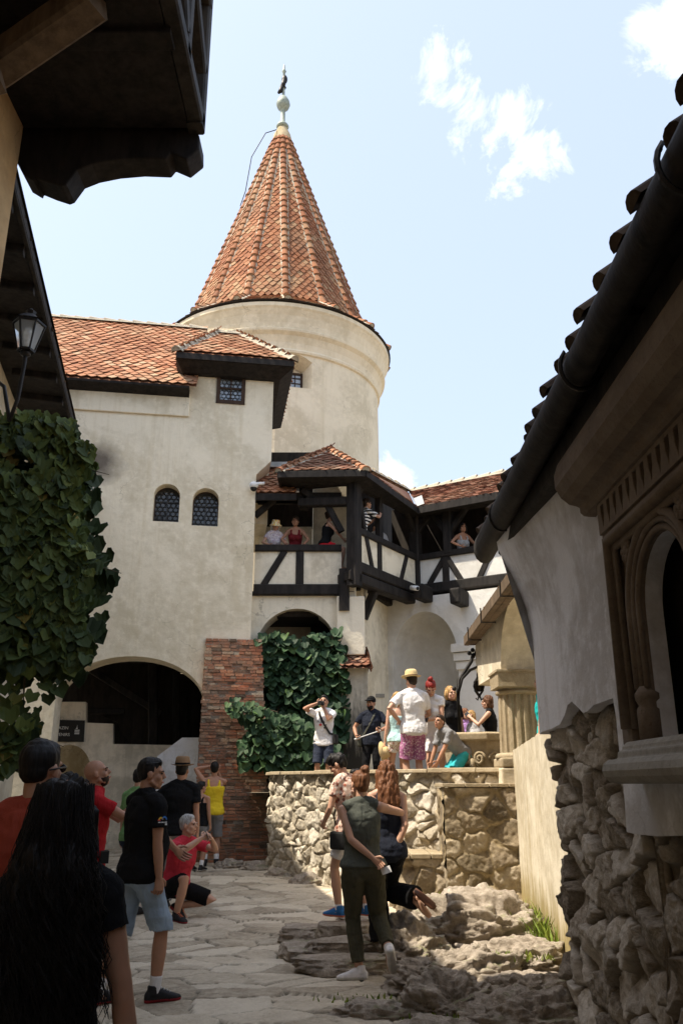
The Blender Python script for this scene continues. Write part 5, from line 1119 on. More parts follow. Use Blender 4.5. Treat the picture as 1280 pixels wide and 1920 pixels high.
# darker depth: leaves further inside, towards the wall
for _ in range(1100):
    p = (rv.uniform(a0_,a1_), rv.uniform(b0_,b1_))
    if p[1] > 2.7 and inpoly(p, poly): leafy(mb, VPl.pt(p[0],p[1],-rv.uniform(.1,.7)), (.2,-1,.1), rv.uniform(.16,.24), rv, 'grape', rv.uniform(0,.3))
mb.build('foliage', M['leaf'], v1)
mb = MB()
for k_ in range(26):
    x = rv.uniform(a0_+.1,a1_-.75); z_ = rv.uniform(4.7,5.3); pts_ = [VPl.pt(x,z_,-.4)]
    while pts_[-1].z > 2.4+rv.uniform(0,1.2): pts_.append(pts_[-1]+Vector((rv.uniform(-.12,.13),rv.uniform(-.09,.08),-.35)))
    mb.tube(pts_, [.016]*(len(pts_)-1)+[.006], 5)
for q in ((205,890),(228,1075),(120,1400)):
    e = VPl.pt(*VPl.px(*q)); mb.tube([e+Vector((-.4,.1,.12)), e+Vector((-.2,.05,.07)), e],[.008,.006,.003],4)
mb.build('stem', M['stem'], v1)
# pipevine on the arcade and buttress
v2 = thing('pipevine', 'dense dark green vine with big heart-shaped leaves over arch and buttress', 'vine', (-1,16.8,1.4))
def patch(pl, px_poly, n, out0, out1, size, tone_mu, seed_, flow=.12):
    poly = [pl.px(x,y) for x,y in px_poly]; xs = [p[0] for p in poly]; zs_ = [p[1] for p in poly]; k = 0
    while k < n:
        p = (rv.uniform(min(xs),max(xs)), rv.uniform(min(zs_),max(zs_)))
        if not inpoly(p, poly): continue
        o_ = out0+(out1-out0)*(rv.random()**.8); tn = min(1,max(0,rv.gauss(tone_mu,.16)))
        if rv.random() < .025: tn = rv.uniform(.8,1)
        leafy(mb, pl.pt(p[0],p[1],o_+.10*vnoise([[p[0]*3,p[1]*3,1]],seed_)[0]), (.0,-1,.55), rv.uniform(*size), rv, 'heart', tn); k += 1
mb = MB()
patch(L1, [(482,1196),(520,1186),(560,1200),(600,1190),(634,1186),(640,1205),(648,1240),(650,1290),(655,1330),(648,1380),(640,1440),(560,1452),(520,1440),(500,1380),(500,1300),(484,1230)], 1150, .0, .32, (.12,.24), .36, 3)
patch(Plane((-1.9,16.35),(1,.02)), [(418,1322),(440,1308),(470,1318),(500,1330),(560,1345),(600,1370),(630,1400),(640,1440),(600,1450),(560,1440),(520,1448),(490,1440),(455,1448),(445,1400),(470,1360),(440,1340)], 480, -.2, .25, (.10,.21), .5, 4)
for _ in range(260): leafy(mb, L1.pt(rv.uniform(0,1.35),rv.uniform(1.6,4.4),-.15), (0,-1,.3), .3, rv, 'heart', rv.uniform(0,.2))
mb.build('foliage', M['leaf_big'], v2)
mb = MB()
for x in (-.9,-.5,-.1,-1.3):
    pts_ = [Vector((x,17.17,1.4))]
    while pts_[-1].z < 4.2: pts_.append(pts_[-1]+Vector((rv.uniform(-.1,.1),rv.uniform(-.04,.04),.35)))
    mb.tube(pts_, .02, 5)
mb.tube([Vector((-.9,16.9,2.2)),at_y(520,1335,16.3),at_y(460,1318,16.2),at_y(425,1316,16.2)],[.016,.012,.008,.004],5); mb.build('stem', M['stem'], v2)
# grass by the bright wall
mb = MB()
def blades(n, cx_, cy_, rx_, ry_, h0_, h1_, zf):
    for _ in range(n):
        a = rv.uniform(0,6.28); q = math.sqrt(rv.random()); x,y = cx_+rx_*q*math.cos(a), cy_+ry_*q*math.sin(a); z0_ = zf; h = rv.uniform(h0_,h1_); w = rv.uniform(.004,.012); dx,dy = rv.gauss(0,.35)*h, rv.gauss(0,.35)*h; b = rv.uniform(0,3.14); bx,by = math.cos(b)*w, math.sin(b)*w
        mb.add([(x-bx,y-by,z0_),(x+bx,y+by,z0_),(x+bx*.8+dx*.4,y+by*.8+dy*.4,z0_+h*.55),(x-bx*.8+dx*.4,y-by*.8+dy*.4,z0_+h*.55),(x+dx,y+dy,z0_+h)],[(0,1,2,3),(3,2,4)],rv.random())
blades(520,1.95,9.1,.22,.85,.10,.30,.16); blades(160,1.85,10.2,.2,.35,.05,.16,.2); blades(120,1.35,10.15,.35,.12,.03,.10,.36)
blades(90,.25,7.2,.5,.15,.02,.06,.0); blades(70,.6,6.75,.3,.12,.02,.06,.01); blades(60,1.5,7.75,.3,.12,.03,.08,.2)
g_ = mb.build('grass', M['grass']); struct(g_, 'stuff', 'short grass and weeds between rocks and walls')
# ================================================================== people
def m_cloth(name, col, rough=0.95, var=0.12, fold=0.8, mixer=None):
    t = NT(name); n = t.noise(2.5, 4, 0.5); f = t.noise(1.0, 4, 0.55, vec=t.mapping((9,9,4)), dist=1.2); w = t.noise(260, 2)
    c = t.mix(t.ramp(n, [(0.3,0),(0.7,1)]), mul(col,1-var), mul(col,1+var))
    if mixer: c = mixer(t, c)
    t.bump(t.math('ADD', f, t.math('MULTIPLY', w, 0.05)), fold, 0.03)
    return t.done(c, rough, 0.12, Sheen_Weight=0.0)
def mx_floral(cols, scale=22, thr=.5):
    def f(t, c):
        v = t.N.new('ShaderNodeTexVoronoi'); v.inputs['Scale'].default_value = scale; t.L.new(t.tc.outputs['Object'], v.inputs['Vector'])
        k = t.ramp(v.outputs['Distance'], [(thr,1),(thr+.1,0)])
        hue = t.N.new('ShaderNodeSeparateColor'); t.L.new(v.outputs['Color'], hue.inputs[0])
        cc = t.ramp(hue.outputs[0], [(i/len(cols),x) for i,x in enumerate(cols)], 'CONSTANT')
        return t.mix(k, c, cc)
    return f
def mx_stripe(col, freq, axis='Z', duty=.5):
    def f(t, c):
        s = t.N.new('ShaderNodeSeparateXYZ'); t.L.new(t.tc.outputs['Object'], s.inputs[0])
        z = t.math('FRACT', t.math('MULTIPLY', t.math('ADD', s.outputs[axis], t.math('MULTIPLY', t.noise(4,2), .03)), freq))
        return t.mix(t.math('GREATER_THAN', z, duty), c, col)
    return f
def mx_plaid(c1, c2, freq):
    def f(t, c):
        s = t.N.new('ShaderNodeSeparateXYZ'); t.L.new(t.tc.outputs['Object'], s.inputs[0])
        for ax, col, fr, d in (('Z',c1,freq,.88),('Y',c1,freq,.88),('X',c1,freq,.88),('Z',c2,freq*.5,.55),('Y',c2,freq*.5,.55)):
            z = t.math('GREATER_THAN', t.math('FRACT', t.math('MULTIPLY', s.outputs[ax], fr)), d)
            c = t.mix(t.math('MULTIPLY', z, .55), c, col)
        return c
    return f
def m_skin(name, col):
    t = NT(name); n = t.noise(14, 4, .6); c = t.mix(t.ramp(n, [(0.35,0),(0.7,1)]), mul(col,.92), (col[0]*1.06,col[1]*.98,col[2]*.95))
    t.bump(t.noise(180,2), .15, .003)
    return t.done(c, .5, .35, Subsurface_Weight=.06, Subsurface_Radius=(.012,.005,.003))
def m_hair(name, col):
    t = NT(name); n = t.noise(1.0, 3, .6, vec=t.mapping((90,90,7))); c = t.mix(t.ramp(n, [(0.35,0),(0.65,1)]), mul(col,.55), mul(col,1.5))
    t.bump(n, .5, .006); return t.done(c, .55, .22)
SK = {'light': m_skin('skin_light',(.52,.31,.215)), 'tan': m_skin('skin_tan',(.40,.215,.135)), 'mid': m_skin('skin_mid',(.46,.26,.17))}
HR = {'black': m_hair('hair_black',(.012,.010,.009)), 'dark': m_hair('hair_dark',(.028,.018,.012)), 'brown': m_hair('hair_brown',(.10,.045,.022)), 'red': m_hair('hair_red',(.20,.018,.015)), 'blond': m_hair('hair_blond',(.38,.23,.09)), 'grey': m_hair('hair_grey',(.34,.33,.32)), 'auburn': m_hair('hair_auburn',(.15,.062,.028))}
EYE = m_flat('eye', (.02,.015,.012), .15, .6); LIP = m_flat('lips', (.36,.13,.10), .5)
CL = {}
def cloth(key, *a, **k):
    if key not in CL: CL[key] = m_cloth('cloth_'+key, *a, **k)
    return CL[key]
cloth('black',(.010,.010,.011)); cloth('navy',(.018,.021,.032)); cloth('white',(.74,.73,.73)); cloth('brick',(.30,.055,.032)); cloth('red',(.36,.018,.022)); cloth('olive_top',(.085,.092,.078)); cloth('olive',(.070,.066,.044))
cloth('denim',(.30,.38,.47),var=.25); cloth('grey',(.24,.24,.25)); cloth('lgrey',(.40,.39,.39)); cloth('yellow',(.72,.52,.03)); cloth('coral',(.55,.045,.07)); cloth('maroon',(.16,.018,.022)); cloth('scarlet',(.58,.02,.03)); cloth('teal',(.02,.42,.42)); cloth('turq',(.05,.45,.50)); cloth('paleteal',(.45,.66,.66)); cloth('purple',(.42,.24,.50)); cloth('green',(.16,.30,.12)); cloth('shorts_navy',(.035,.042,.065)); cloth('straw',(.60,.46,.24),fold=.2); cloth('felt',(.22,.14,.08),fold=.2)
cloth('plaid',(.015,.02,.018),mixer=mx_plaid((.55,.85,.25),(.03,.10,.04),9)); cloth('floral',(.62,.45,.36),mixer=mx_floral([(.75,.66,.58),(.35,.12,.08),(.62,.36,.28),(.2,.1,.08)],24,.42)); cloth('pinkpat',(.40,.16,.30),mixer=mx_floral([(.58,.36,.50),(.30,.10,.24),(.66,.52,.58)],40,.4)); cloth('floralshorts',(.72,.68,.64),mixer=mx_floral([(.5,.08,.08),(.15,.12,.1),(.55,.3,.2)],34,.34)); cloth('striped',(.02,.02,.022),mixer=mx_stripe((.78,.77,.75),13)); cloth('sunhat',(.72,.68,.50),fold=.2,mixer=mx_floral([(.8,.45,.03),(.75,.2,.05),(.85,.6,.1)],30,.42)); cloth('print',(.62,.58,.60),mixer=mx_floral([(.35,.25,.35),(.5,.4,.45)],40,.4))
RUB = m_flat('rubber_sole', (.55,.54,.52), .7); RUBD = m_flat('dark_sole', (.03,.028,.028), .7); LEA = m_flat('brown_leather', (.10,.04,.02), .5)
PHONE = m_flat('phone_body', (.02,.02,.022), .25, .5); PHW = m_flat('phone_pale', (.6,.6,.6), .3, .5)

def loft(mb, C, X, Y, RX, RY, n=20, p=2.3):
    V = []
    for c,x,y,a,b in zip(C,X,Y,RX,RY):
        for j in range(n):
            t = 2*math.pi*j/n; ct, st = math.cos(t), math.sin(t)
            V.append(c + x*(a*math.copysign(abs(ct)**(2/p), ct)) + y*(b*math.copysign(abs(st)**(2/p), st)))
    k = len(C)
    mb.add(V, [(i*n+j,i*n+(j+1)%n,(i+1)*n+(j+1)%n,(i+1)*n+j) for i in range(k-1) for j in range(n)]+[tuple(range(n-1,-1,-1)), tuple((k-1)*n+j for j in range(n))])
def limb(mb, pts, rad, n=14):
    """tapered limb with rounded ends"""
    a, b = Vector(pts[0]), Vector(pts[-1]); mb.tube(pts, rad, n); mb.ball(a, rad[0], 12); mb.ball(b, rad[-1], 12)
def curve3(a, b, c, k=6):
    """smooth bend through a-b-c"""
    out = [a]
    for i in range(1,k): out.append(a.lerp(b, i/k))
    out.append(b)
    for i in range(1,k+1): out.append(b.lerp(c, i/k))
    return out
def remesh(mb, vox, it=2):
    me = bpy.data.meshes.new('tmp'); me.from_pydata(mb.v, [], mb.f); o = bpy.data.objects.new('tmp', me); COL.objects.link(o)
    m = o.modifiers.new('r','REMESH'); m.mode = 'VOXEL'; m.voxel_size = vox; m.use_smooth_shade = True
    s = o.modifiers.new('s','SMOOTH'); s.iterations = it; s.factor = .5
    me2 = bpy.data.meshes.new_from_object(o.evaluated_get(bpy.context.evaluated_depsgraph_get()))
    bpy.data.objects.remove(o); bpy.data.meshes.remove(me); return me2
def disp(me, amp, freq, seed=0, oct=3):
    n = len(me.vertices); P = np.empty(n*3, np.float32); N_ = np.empty(n*3, np.float32); me.vertices.foreach_get('co', P); me.vertex_normals.foreach_get('vector', N_)
    P = P.reshape(-1,3); N_ = N_.reshape(-1,3); d = amp*fbm(P*np.array(freq)+seed*3.1, oct, seed); me.vertices.foreach_set('co', (P+N_*d[:,None]).astype(np.float32).ravel()); me.update()
def ik(S_, T, a, b, pole):
    S_, T, pole = Vector(S_), Vector(T), Vector(pole); d = T-S_; L = d.length; Lm = (a+b)*.998
    if L > Lm: T = S_+d*(Lm/L); d = T-S_; L = Lm
    if L < abs(a-b)+.02: L = abs(a-b)+.02
    x = d.normalized(); h = (a*a-b*b+L*L)/(2*L); r_ = math.sqrt(max(a*a-h*h,0)); p = pole-x*pole.dot(x); p = p.normalized() if p.length > 1e-5 else x.orthogonal().normalized()
    return S_+x*h+p*r_, T
TM = [(-.115,.095,.085,0),(-.06,.160,.118,-.012),(.02,.170,.120,-.012),(.11,.155,.108,0),(.19,.148,.106,.005),(.29,.166,.120,.008),(.38,.178,.118,0),(.455,.165,.096,-.006),(.505,.11,.078,-.008),(.55,.064,.060,-.004)]
TFm = [(-.115,.095,.085,0),(-.06,.168,.122,-.015),(.02,.174,.120,-.015),(.11,.142,.098,0),(.18,.126,.090,.004),(.28,.142,.108,.008),(.37,.152,.106,0),(.455,.140,.088,-.006),(.505,.095,.07,-.008),(.55,.054,.052,-.004)]
def person(label, px, Y, z0, H, yaw, sex='m', skin='mid', vox=.011, pose=None, top=None, bottom=None, shoes=None, hair=None, hat=None, group=None, py=1500, belly=0.0, extras=None, width=1.0, x=None, socks=None):
    p = dict(pose or {}); k = H/1.75
    if x is None:
        r_ = pix_dir(px, py); d_ = Y*CT+(z0+.9-1.6)*ST; x = (px-640)/F*d_
    root = thing('person', label, 'person', (x, Y, z0), group); yw = math.radians(yaw); root.rotation_euler = (0,0,yw); root.scale = (k,k,k)
    MW = Matrix.Translation((x,Y,z0)) @ Matrix.Rotation(yw,4,'Z') @ Matrix.Diagonal((k,k,k,1))
    V3 = Vector; male = sex == 'm'; T_ = TM if male else TFm
    P = V3(p.get('pel',(0,0,.93))); lean = p.get('lean',(0,.01)); sp = V3((lean[0],lean[1],math.sqrt(max(.54**2-lean[0]**2-lean[1]**2,.02)))); N_ = P+sp; sd = sp.normalized()
    tw = math.radians(p.get('twist',0)); cr = V3((math.cos(tw),math.sin(tw),0)); cr = (cr-sd*cr.dot(sd)).normalized(); pr = V3((1,0,0)); pr = (pr-sd*pr.dot(sd)).normalized()
    sw = (.178 if male else .155)*width
    shl = p.get('shrug',(0,0)); SH = {1: N_+cr*sw-sd*.052+V3((0,0,shl[0])), -1: N_-cr*sw-sd*.052+V3((0,0,shl[1]))}
    HP = {1: P+pr*.088-V3((0,0,.03)), -1: P-pr*.088-V3((0,0,.03))}
    AN = {1: V3(p.get('fr',(.10,0,.085))), -1: V3(p.get('fl',(-.10,0,.085)))}
    KP = {1: V3(p.get('kr',(.08,1,0))), -1: V3(p.get('kl',(-.08,1,0)))}
    HD = {1: V3(p.get('hr', SH[1]+V3((.07,.03,-.54)))), -1: V3(p.get('hl', SH[-1]+V3((-.07,.03,-.54))))}
    EP_ = {1: V3(p.get('er',(.25,-1,0))), -1: V3(p.get('el',(-.25,-1,0)))}
    TD = {1: V3(p.get('dr',(.12,1,0))).normalized(), -1: V3(p.get('dl',(-.12,1,0))).normalized()}
    EL, KN = {}, {}
    for s_ in (1,-1):
        EL[s_], HD[s_] = ik(SH[s_], HD[s_], .285, .255, EP_[s_]); KN[s_], AN[s_] = ik(HP[s_], AN[s_], .425, .42, KP[s_])
    hy, hp, hr_ = [math.radians(a) for a in p.get('head',(0,0,0))]
    HM = Matrix.Rotation(hy,3,'Z') @ Matrix.Rotation(hp,3,'X') @ Matrix.Rotation(hr_,3,'Y'); hb = N_+sd*.075+V3((0,.012,.0)); hs = p.get('hs',1.0)
    HC = hb+HM@V3((0,.012,.098)); hd = lambda a,b,c: HC+HM@(V3((a,b,c))*hs)
    wf = 1.0 if male else .88
    def torso(mb, inf, lo, hi, flare=0.0, bel=belly):
        C,X,Yv,RX,RY = [],[],[],[],[]; zs_ = [lo]+[t[0] for t in T_ if lo < t[0] < hi]+[hi]
        for u in zs_:
            rx = np.interp(u,[t[0] for t in T_],[t[1] for t in T_])*(1+(width-1)*.8); ry = np.interp(u,[t[0] for t in T_],[t[2] for t in T_]); yo = np.interp(u,[t[0] for t in T_],[t[3] for t in T_])
            b_ = bel*math.exp(-((u-.16)/.12)**2); xx = pr.lerp(cr, min(1,max(0,u/.45))).normalized(); yy = sd.cross(xx).normalized(); fl = flare*max(0,(.1-u)/.2)
            C.append(P+sd*u+yy*(yo+b_*.6)); X.append(xx); Yv.append(yy); RX.append(rx+inf+b_*.35+fl); RY.append(ry+inf+b_*.6+fl)
        loft(mb, C, X, Yv, RX, RY)
        if not male and hi > .3:
            yy = sd.cross(cr).normalized()
            for s_ in (1,-1): mb.ball(P+sd*.315+cr*.066*s_+yy*.085, .062+inf, 12)
    def traps(mb, inf, frac=1.0):
        for s_ in (1,-1): mb.tube([N_+sd*.02-cr*.01*s_, N_.lerp(SH[s_],.5)+sd*.012, N_.lerp(SH[s_],frac)], [.05+inf,.05+inf,.045+inf], 12)
    # ---- body
    b = MB(); torso(b, 0, -.115, .55); traps(b, 0)
    for s_ in (1,-1):
        b.ball(SH[s_], .056*wf, 12); a_ = curve3(SH[s_], EL[s_], HD[s_], 4); rr_ = [.054,.051,.047,.042,.038,.040,.038,.032,.026]
        limb(b, a_, [q*wf for q in rr_]); 
        limb(b, curve3(HP[s_], KN[s_], AN[s_], 5), [.092,.088,.078,.068,.060,.053,.054,.056,.050,.042,.037])
        b.ball(HP[s_]-V3((0,.045,.02)), (.080,.080,.090), 12)
        f_ = TD[s_]; b.tube([AN[s_]-f_*.035-V3((0,0,.03)), AN[s_]+f_*.02-V3((0,0,.03)), AN[s_]+f_*.10-V3((0,0,.055)), AN[s_]+f_*.16-V3((0,0,.062))], [.034,.040,.036,.022], 12)
        hv = (HD[s_]-EL[s_]).normalized(); bend = p.get('br' if s_>0 else 'bl'); 
        if bend: hv = (hv+V3(bend)).normalized()
        th = V3(p.get('tr' if s_>0 else 'tl', (0,1,.45))); th = th-hv*th.dot(hv); th = th.normalized() if th.length > 1e-4 else hv.orthogonal().normalized()
        pn = hv.cross(th)*(-s_)
        loft(b, [HD[s_]-hv*.01, HD[s_]+hv*.025, HD[s_]+hv*.06, HD[s_]+hv*.092], [th]*4, [pn]*4, [.024*wf,.036*wf,.041*wf,.038*wf], [.020,.018,.016,.012], 12)
        p[('hand',s_)] = (HD[s_]+hv*.08, hv, th, pn)
    neck_r = .056 if male else .046
    b.tube([N_-sd*.03, N_+sd*.04, hd(0,-.022,-.07), hd(0,-.02,-.02)], [neck_r*1.2,neck_r,neck_r*.98,neck_r], 14)
    b.ball(hd(0,-.012,.030), (.076,.097,.091), 18, M=HM); b.ball(hd(0,.032,-.035), (.061,.063,.084), 16, M=HM); b.ball(hd(0,.065,-.096), (.028,.026,.022), 10, M=HM)
    b.tube([hd(0,.090,.020), hd(0,.106,-.012), hd(0,.114,-.030)], [.010,.013,.016], 8); b.ball(hd(0,.072,.024), (.056,.026,.015), 12, M=HM)
    for s_ in (1,-1): b.ball(hd(.079*s_,-.008,-.012), (.011,.021,.031), 10, M=HM); b.ball(hd(.038*s_,.062,-.028), (.026,.026,.026), 10, M=HM); b.tube([hd(.058*s_,.0,-.055), hd(.03*s_,.055,-.095)], [.02,.02], 8)
    b.ball(hd(0,.088,-.066), (.026,.014,.018), 10, M=HM)
    me = remesh(b, vox, 2); disp(me, .0012, (30,30,30))
    # hands' fingers, eyes and mouth join the same body mesh
    x_ = MB()
    for s_ in (1,-1):
        base, hv, th, pn = p[('hand',s_)]; cu = p.get('cr' if s_>0 else 'cl', .35)
        for q,(o_,ln) in enumerate(((.031,.93),(.0105,1.05),(-.0105,1.0),(-.031,.8))):
            c_ = base+th*o_*wf-hv*.004; pts_ = [c_-hv*.012]; an = .1
            for m_,l_s in enumerate((.036,.026,.021)):
                an += cu*(1.1,1.3,.9)[m_]*(1+.12*q); pts_.append(pts_[-1]+(hv*math.cos(an)+pn*math.sin(an))*l_s*ln*(1.35 if m_==0 else 1)+th*o_*.05)
            x_.tube(pts_, [.0098*wf,.0092*wf,.0085*wf,.0065*wf], 8); x_.ball(pts_[-1], .0066*wf, 8)
        c_ = base-hv*.062+th*.030*wf; t1 = c_+(hv*.55+th*.75+pn*(.25+.3*cu)).normalized()*.038; t2 = t1+(hv*.9+th*.25+pn*(.3+.5*cu)).normalized()*.030
        x_.tube([c_-th*.015-hv*.01, c_, t1, t2], [.013,.0125,.0105,.008], 8); x_.ball(t2, .0082, 8)
    for s_ in (1,-1):
        x_.ball(hd(.031*s_,.0855,.004), (.013,.009,.0065), 8, M=HM, mi=1); x_.tube([hd(.014*s_,.098,.020), hd(.032*s_,.098,.026), hd(.05*s_,.082,.019)], [.0035,.0045,.003], 6, mi=3)
    x_.tube([hd(-.022,.090,-.064), hd(0,.1035,-.061), hd(.022,.090,-.064)], [.004,.0075,.004], 8, mi=2)
    bm = bmesh.new(); bm.from_mesh(me); n0 = len(bm.faces)
    vs = [bm.verts.new(v) for v in x_.v]
    for f_, mi_ in zip(x_.f, x_.m):
        try: q = bm.faces.new([vs[i] for i in f_]); q.material_index = mi_; q.smooth = True
        except ValueError: pass
    bm.to_mesh(me); bm.free()
    for m_ in (SK[skin], EYE, LIP, HR[hair[1]] if hair else HR['dark']): me.materials.append(m_)
    def child(nm, me, mats, lab=None):
        me.name = nm
        if mats is not None:
            me.materials.clear()
            for m_ in (mats if isinstance(mats,(list,tuple)) else [mats]): me.materials.append(m_)
        o = bpy.data.objects.new(nm, me); COL.objects.link(o); o.parent = root
        if lab: o['label'] = lab
        me.polygons.foreach_set('use_smooth', [True]*len(me.polygons)); return o
    child('body', me, None)
    def cl(nm, mb, mat, amp=.006, freq=(7,7,10), it=2, lab=None, v=None):
        m2 = remesh(mb, v or vox, it); disp(m2, amp, freq, hash(label)%97, 3); return child(nm, m2, mat, lab)
    # ---- clothes
    if top:
        kind, ck, *r_ = top; nm = {'tee':'shirt','polo':'shirt','tank':'tank_top','sleeveless':'blouse'}[kind]; mb = MB(); hem = r_[0] if r_ else -.06
        torso(mb, .019, hem, .535 if kind in ('tee','polo') else (.535 if kind == 'sleeveless' else .40), flare=.03 if hem < 0 else .008)
        if kind in ('tee','polo'):
            traps(mb, .019, .98); fr_ = r_[1] if len(r_) > 1 else .62
            for s_ in (1,-1):
                mb.ball(SH[s_], .066*wf, 12); e_ = SH[s_].lerp(EL[s_], fr_); u_ = (EL[s_]-SH[s_]).normalized()
                mb.tube([SH[s_], SH[s_].lerp(EL[s_],fr_*.5), e_], [.066*wf,.067*wf,.070*wf], 14)
            if kind == 'polo': mb.tube([N_+sd*.01, N_+sd*.045],[neck_r*1.5,neck_r*1.32],14)
        elif kind == 'sleeveless': traps(mb, .019, .86)
        else:
            yy = sd.cross(cr).normalized()
            for s_ in (1,-1):
                c_ = P+sd*.40; sh_ = N_.lerp(SH[s_],.52)+sd*.035; mb.tube([c_+cr*.085*s_+yy*.10, P+sd*.47+cr*.095*s_+yy*.075, sh_, P+sd*.47+cr*.10*s_-yy*.085, c_+cr*.09*s_-yy*.09], [.03,.022,.020,.022,.03], 8)
        cl(nm, mb, CL[ck], .0095, (7,7,13))
    if bottom:
        kind, ck, *r_ = bottom; mb = MB(); torso(mb, .013, -.115, .09 if kind != 'skirt' else .10, bel=belly*.7)
        for s_ in (1,-1): mb.ball(HP[s_]-V3((0,.045,.02)), (.097,.097,.106), 12)
        hip_, kn_, an_ = HP, KN, AN
        if kind == 'shorts':
            fr_ = r_[0] if r_ else .8; fl = r_[1] if len(r_) > 1 else .0
            for s_ in (1,-1):
                q = [HP[s_].lerp(KN[s_], fr_*i/5) for i in range(6)]
                if fr_ > 1: q = [HP[s_].lerp(KN[s_], i/4) for i in range(5)]+[KN[s_].lerp(AN[s_], fr_-1)]
                mb.tube([HP[s_]+V3((0,0,.05))]+q, [.098,.108,.104,.098,.094+fl*.5,.092+fl*.8,.092+fl], 14)
            nm = 'shorts'
        elif kind == 'trousers':
            rr_ = r_[0] if r_ else (.105,.095,.082,.07,.062,.060,.058); en = r_[1] if len(r_) > 1 else .93
            for s_ in (1,-1):
                q = [HP[s_]+V3((0,0,.04)), HP[s_].lerp(KN[s_],.35), HP[s_].lerp(KN[s_],.7), KN[s_], KN[s_].lerp(AN[s_],.33), KN[s_].lerp(AN[s_],.66), KN[s_].lerp(AN[s_],en)]
                mb.tube(q, rr_, 14); mb.ball(KN[s_], rr_[3], 12)
            nm = 'trousers'
        cl(nm, mb, CL[ck], .008, (8,8,15))
    for s_ in (1,-1):
        f_ = TD[s_]; A = AN[s_]; u_ = (KN[s_]-A).normalized(); fu = (u_-f_*u_.dot(f_)); fu = fu.normalized() if fu.length > .2 else V3((0,0,1)); fx = f_.cross(fu)
        if socks: 
            mb = MB(); mb.tube([A-fu*.02, A+u_*.05, A+u_*socks[1]], [.043,.044,.048], 12); cl('sock', mb, CL[socks[0]] if socks[0] in CL else socks[0], .001)
        if shoes and shoes[0] in ('sneaker','shoe'):
            mb = MB(); st_ = [(-.075,.020,.030,-.05),(-.06,.034,.042,-.045),(-.01,.038,.058,-.028),(.05,.041,.050,-.035),(.11,.047,.036,-.050),(.16,.044,.028,-.058),(.195,.028,.020,-.062),(.205,.012,.010,-.064)]
            loft(mb, [A+f_*a+fu*d for a,_,_,d in st_], [fx]*8, [fu]*8, [b for _,b,_,_ in st_], [c for _,_,c,_ in st_], 14, 2.4)
            mb.tube([A-fu*.03-f_*.01, A+u_*.035-f_*.012], [.046,.045], 12)
            m2 = remesh(mb, min(vox,.009), 2); so_ = child('shoe', m2, [shoes[1], shoes[2]])
            lo = [(Vector(v.co)-A).dot(fu) for v in m2.vertices]
            for pl_ in m2.polygons: pl_.material_index = 1 if sum(lo[i] for i in pl_.vertices)/len(pl_.vertices) < -.062 else 0
            mb = MB()
            for q in range(4): mb.tube([A+f_*(.045+.022*q)-fx*.022+fu*(.012-.010*q), A+f_*(.05+.022*q)+fu*(.020-.010*q), A+f_*(.045+.022*q)+fx*.022+fu*(.012-.010*q)], .0035, 5)
            lo_ = mb; me3 = bpy.data.meshes.new('laces'); me3.from_pydata(lo_.v, [], lo_.f); oo = child('laces', me3, shoes[3] if len(shoes) > 3 else RUB); oo.parent = so_
        elif shoes and shoes[0] == 'sandal':
            mb = MB(); loft(mb, [A+f_*a-fu*.088 for a in (-.06,.0,.08,.16,.19)], [fx]*5, [fu]*5, [.028,.036,.042,.040,.02], [.012]*5, 12)
            mb.tube([A+f_*.10-fx*.042-fu*.08, A+f_*.10-fu*.03, A+f_*.10+fx*.042-fu*.08], .011, 6); mb.tube([A-fx*.042-fu*.03, A+f_*.05+fu*.012, A+fx*.042-fu*.03, A-f_*.05-fu*.02, A-fx*.042-fu*.03], .009, 6)
            me3 = bpy.data.meshes.new('sandal'); me3.from_pydata(mb.v, [], mb.f); child('sandal', me3, shoes[1])
    # ---- hair
    if hair:
        kind, ck, *r_ = hair; mb = MB(); amp = .006
        if kind != 'bald':
            hk_ = 0 if kind == 'short' else 1; mb.ball(hd(0,-.020,.041), (.081+.006*hk_,.100+.004*hk_,.0925), 18, M=HM); mb.ball(hd(0,-.05,-.005), (.070+.004*hk_,.061+.005*hk_,.062+.013*hk_), 14, M=HM)
            if kind == 'short':
                mb.ball(hd(0,.022,.085), (.060,.060,.044), 12, M=HM); amp = .004
            if kind == 'thick': mb.ball(hd(0,.015,.085), (.088,.095,.062), 14, M=HM); amp = .010
            if kind == 'long' :
                Lh = r_[0] if r_ else .35; wd = r_[1] if len(r_) > 1 else .1; bk = r_[2] if len(r_) > 2 else -.075
                q0 = hd(0,-.04,.02); q1 = N_+V3((0,bk-.01,.03)); q2 = N_+V3((0,bk-.035,-Lh*.5)); q3 = N_+V3((0,bk-.03,-Lh))
                loft(mb, [q0,q1,q2,q3], [V3((1,0,0))]*4, [V3((0,1,0))]*4, [.09,wd,wd*(1.1 if len(r_) < 5 else 1.0),wd*.6], [.08,.07,.06,.03], 16)
                for s_ in (1,-1): mb.tube([hd(.07*s_,-.01,.03), hd(.082*s_,-.01,-.08), N_+V3((.09*s_,bk*.5,-Lh*.35))], [.035,.035,.03], 10)
                amp = r_[3] if len(r_) > 3 else .012
            if kind == 'bob':
                for s_ in (1,-1): mb.tube([hd(.068*s_,-.01,.04), hd(.082*s_,-.005,-.04), hd(.07*s_,-.01,-.12)], [.035,.034,.024], 10)
                mb.ball(hd(0,-.06,-.07), (.075,.05,.07), 12, M=HM); amp = .009
            if kind == 'bun': mb.ball(hd(*(r_[0] if r_ else (0,-.09,.085))), .045, 12); amp = .008
            cl('hair', mb, HR[ck], amp, (45,45,9), 1, v=min(vox,.008))
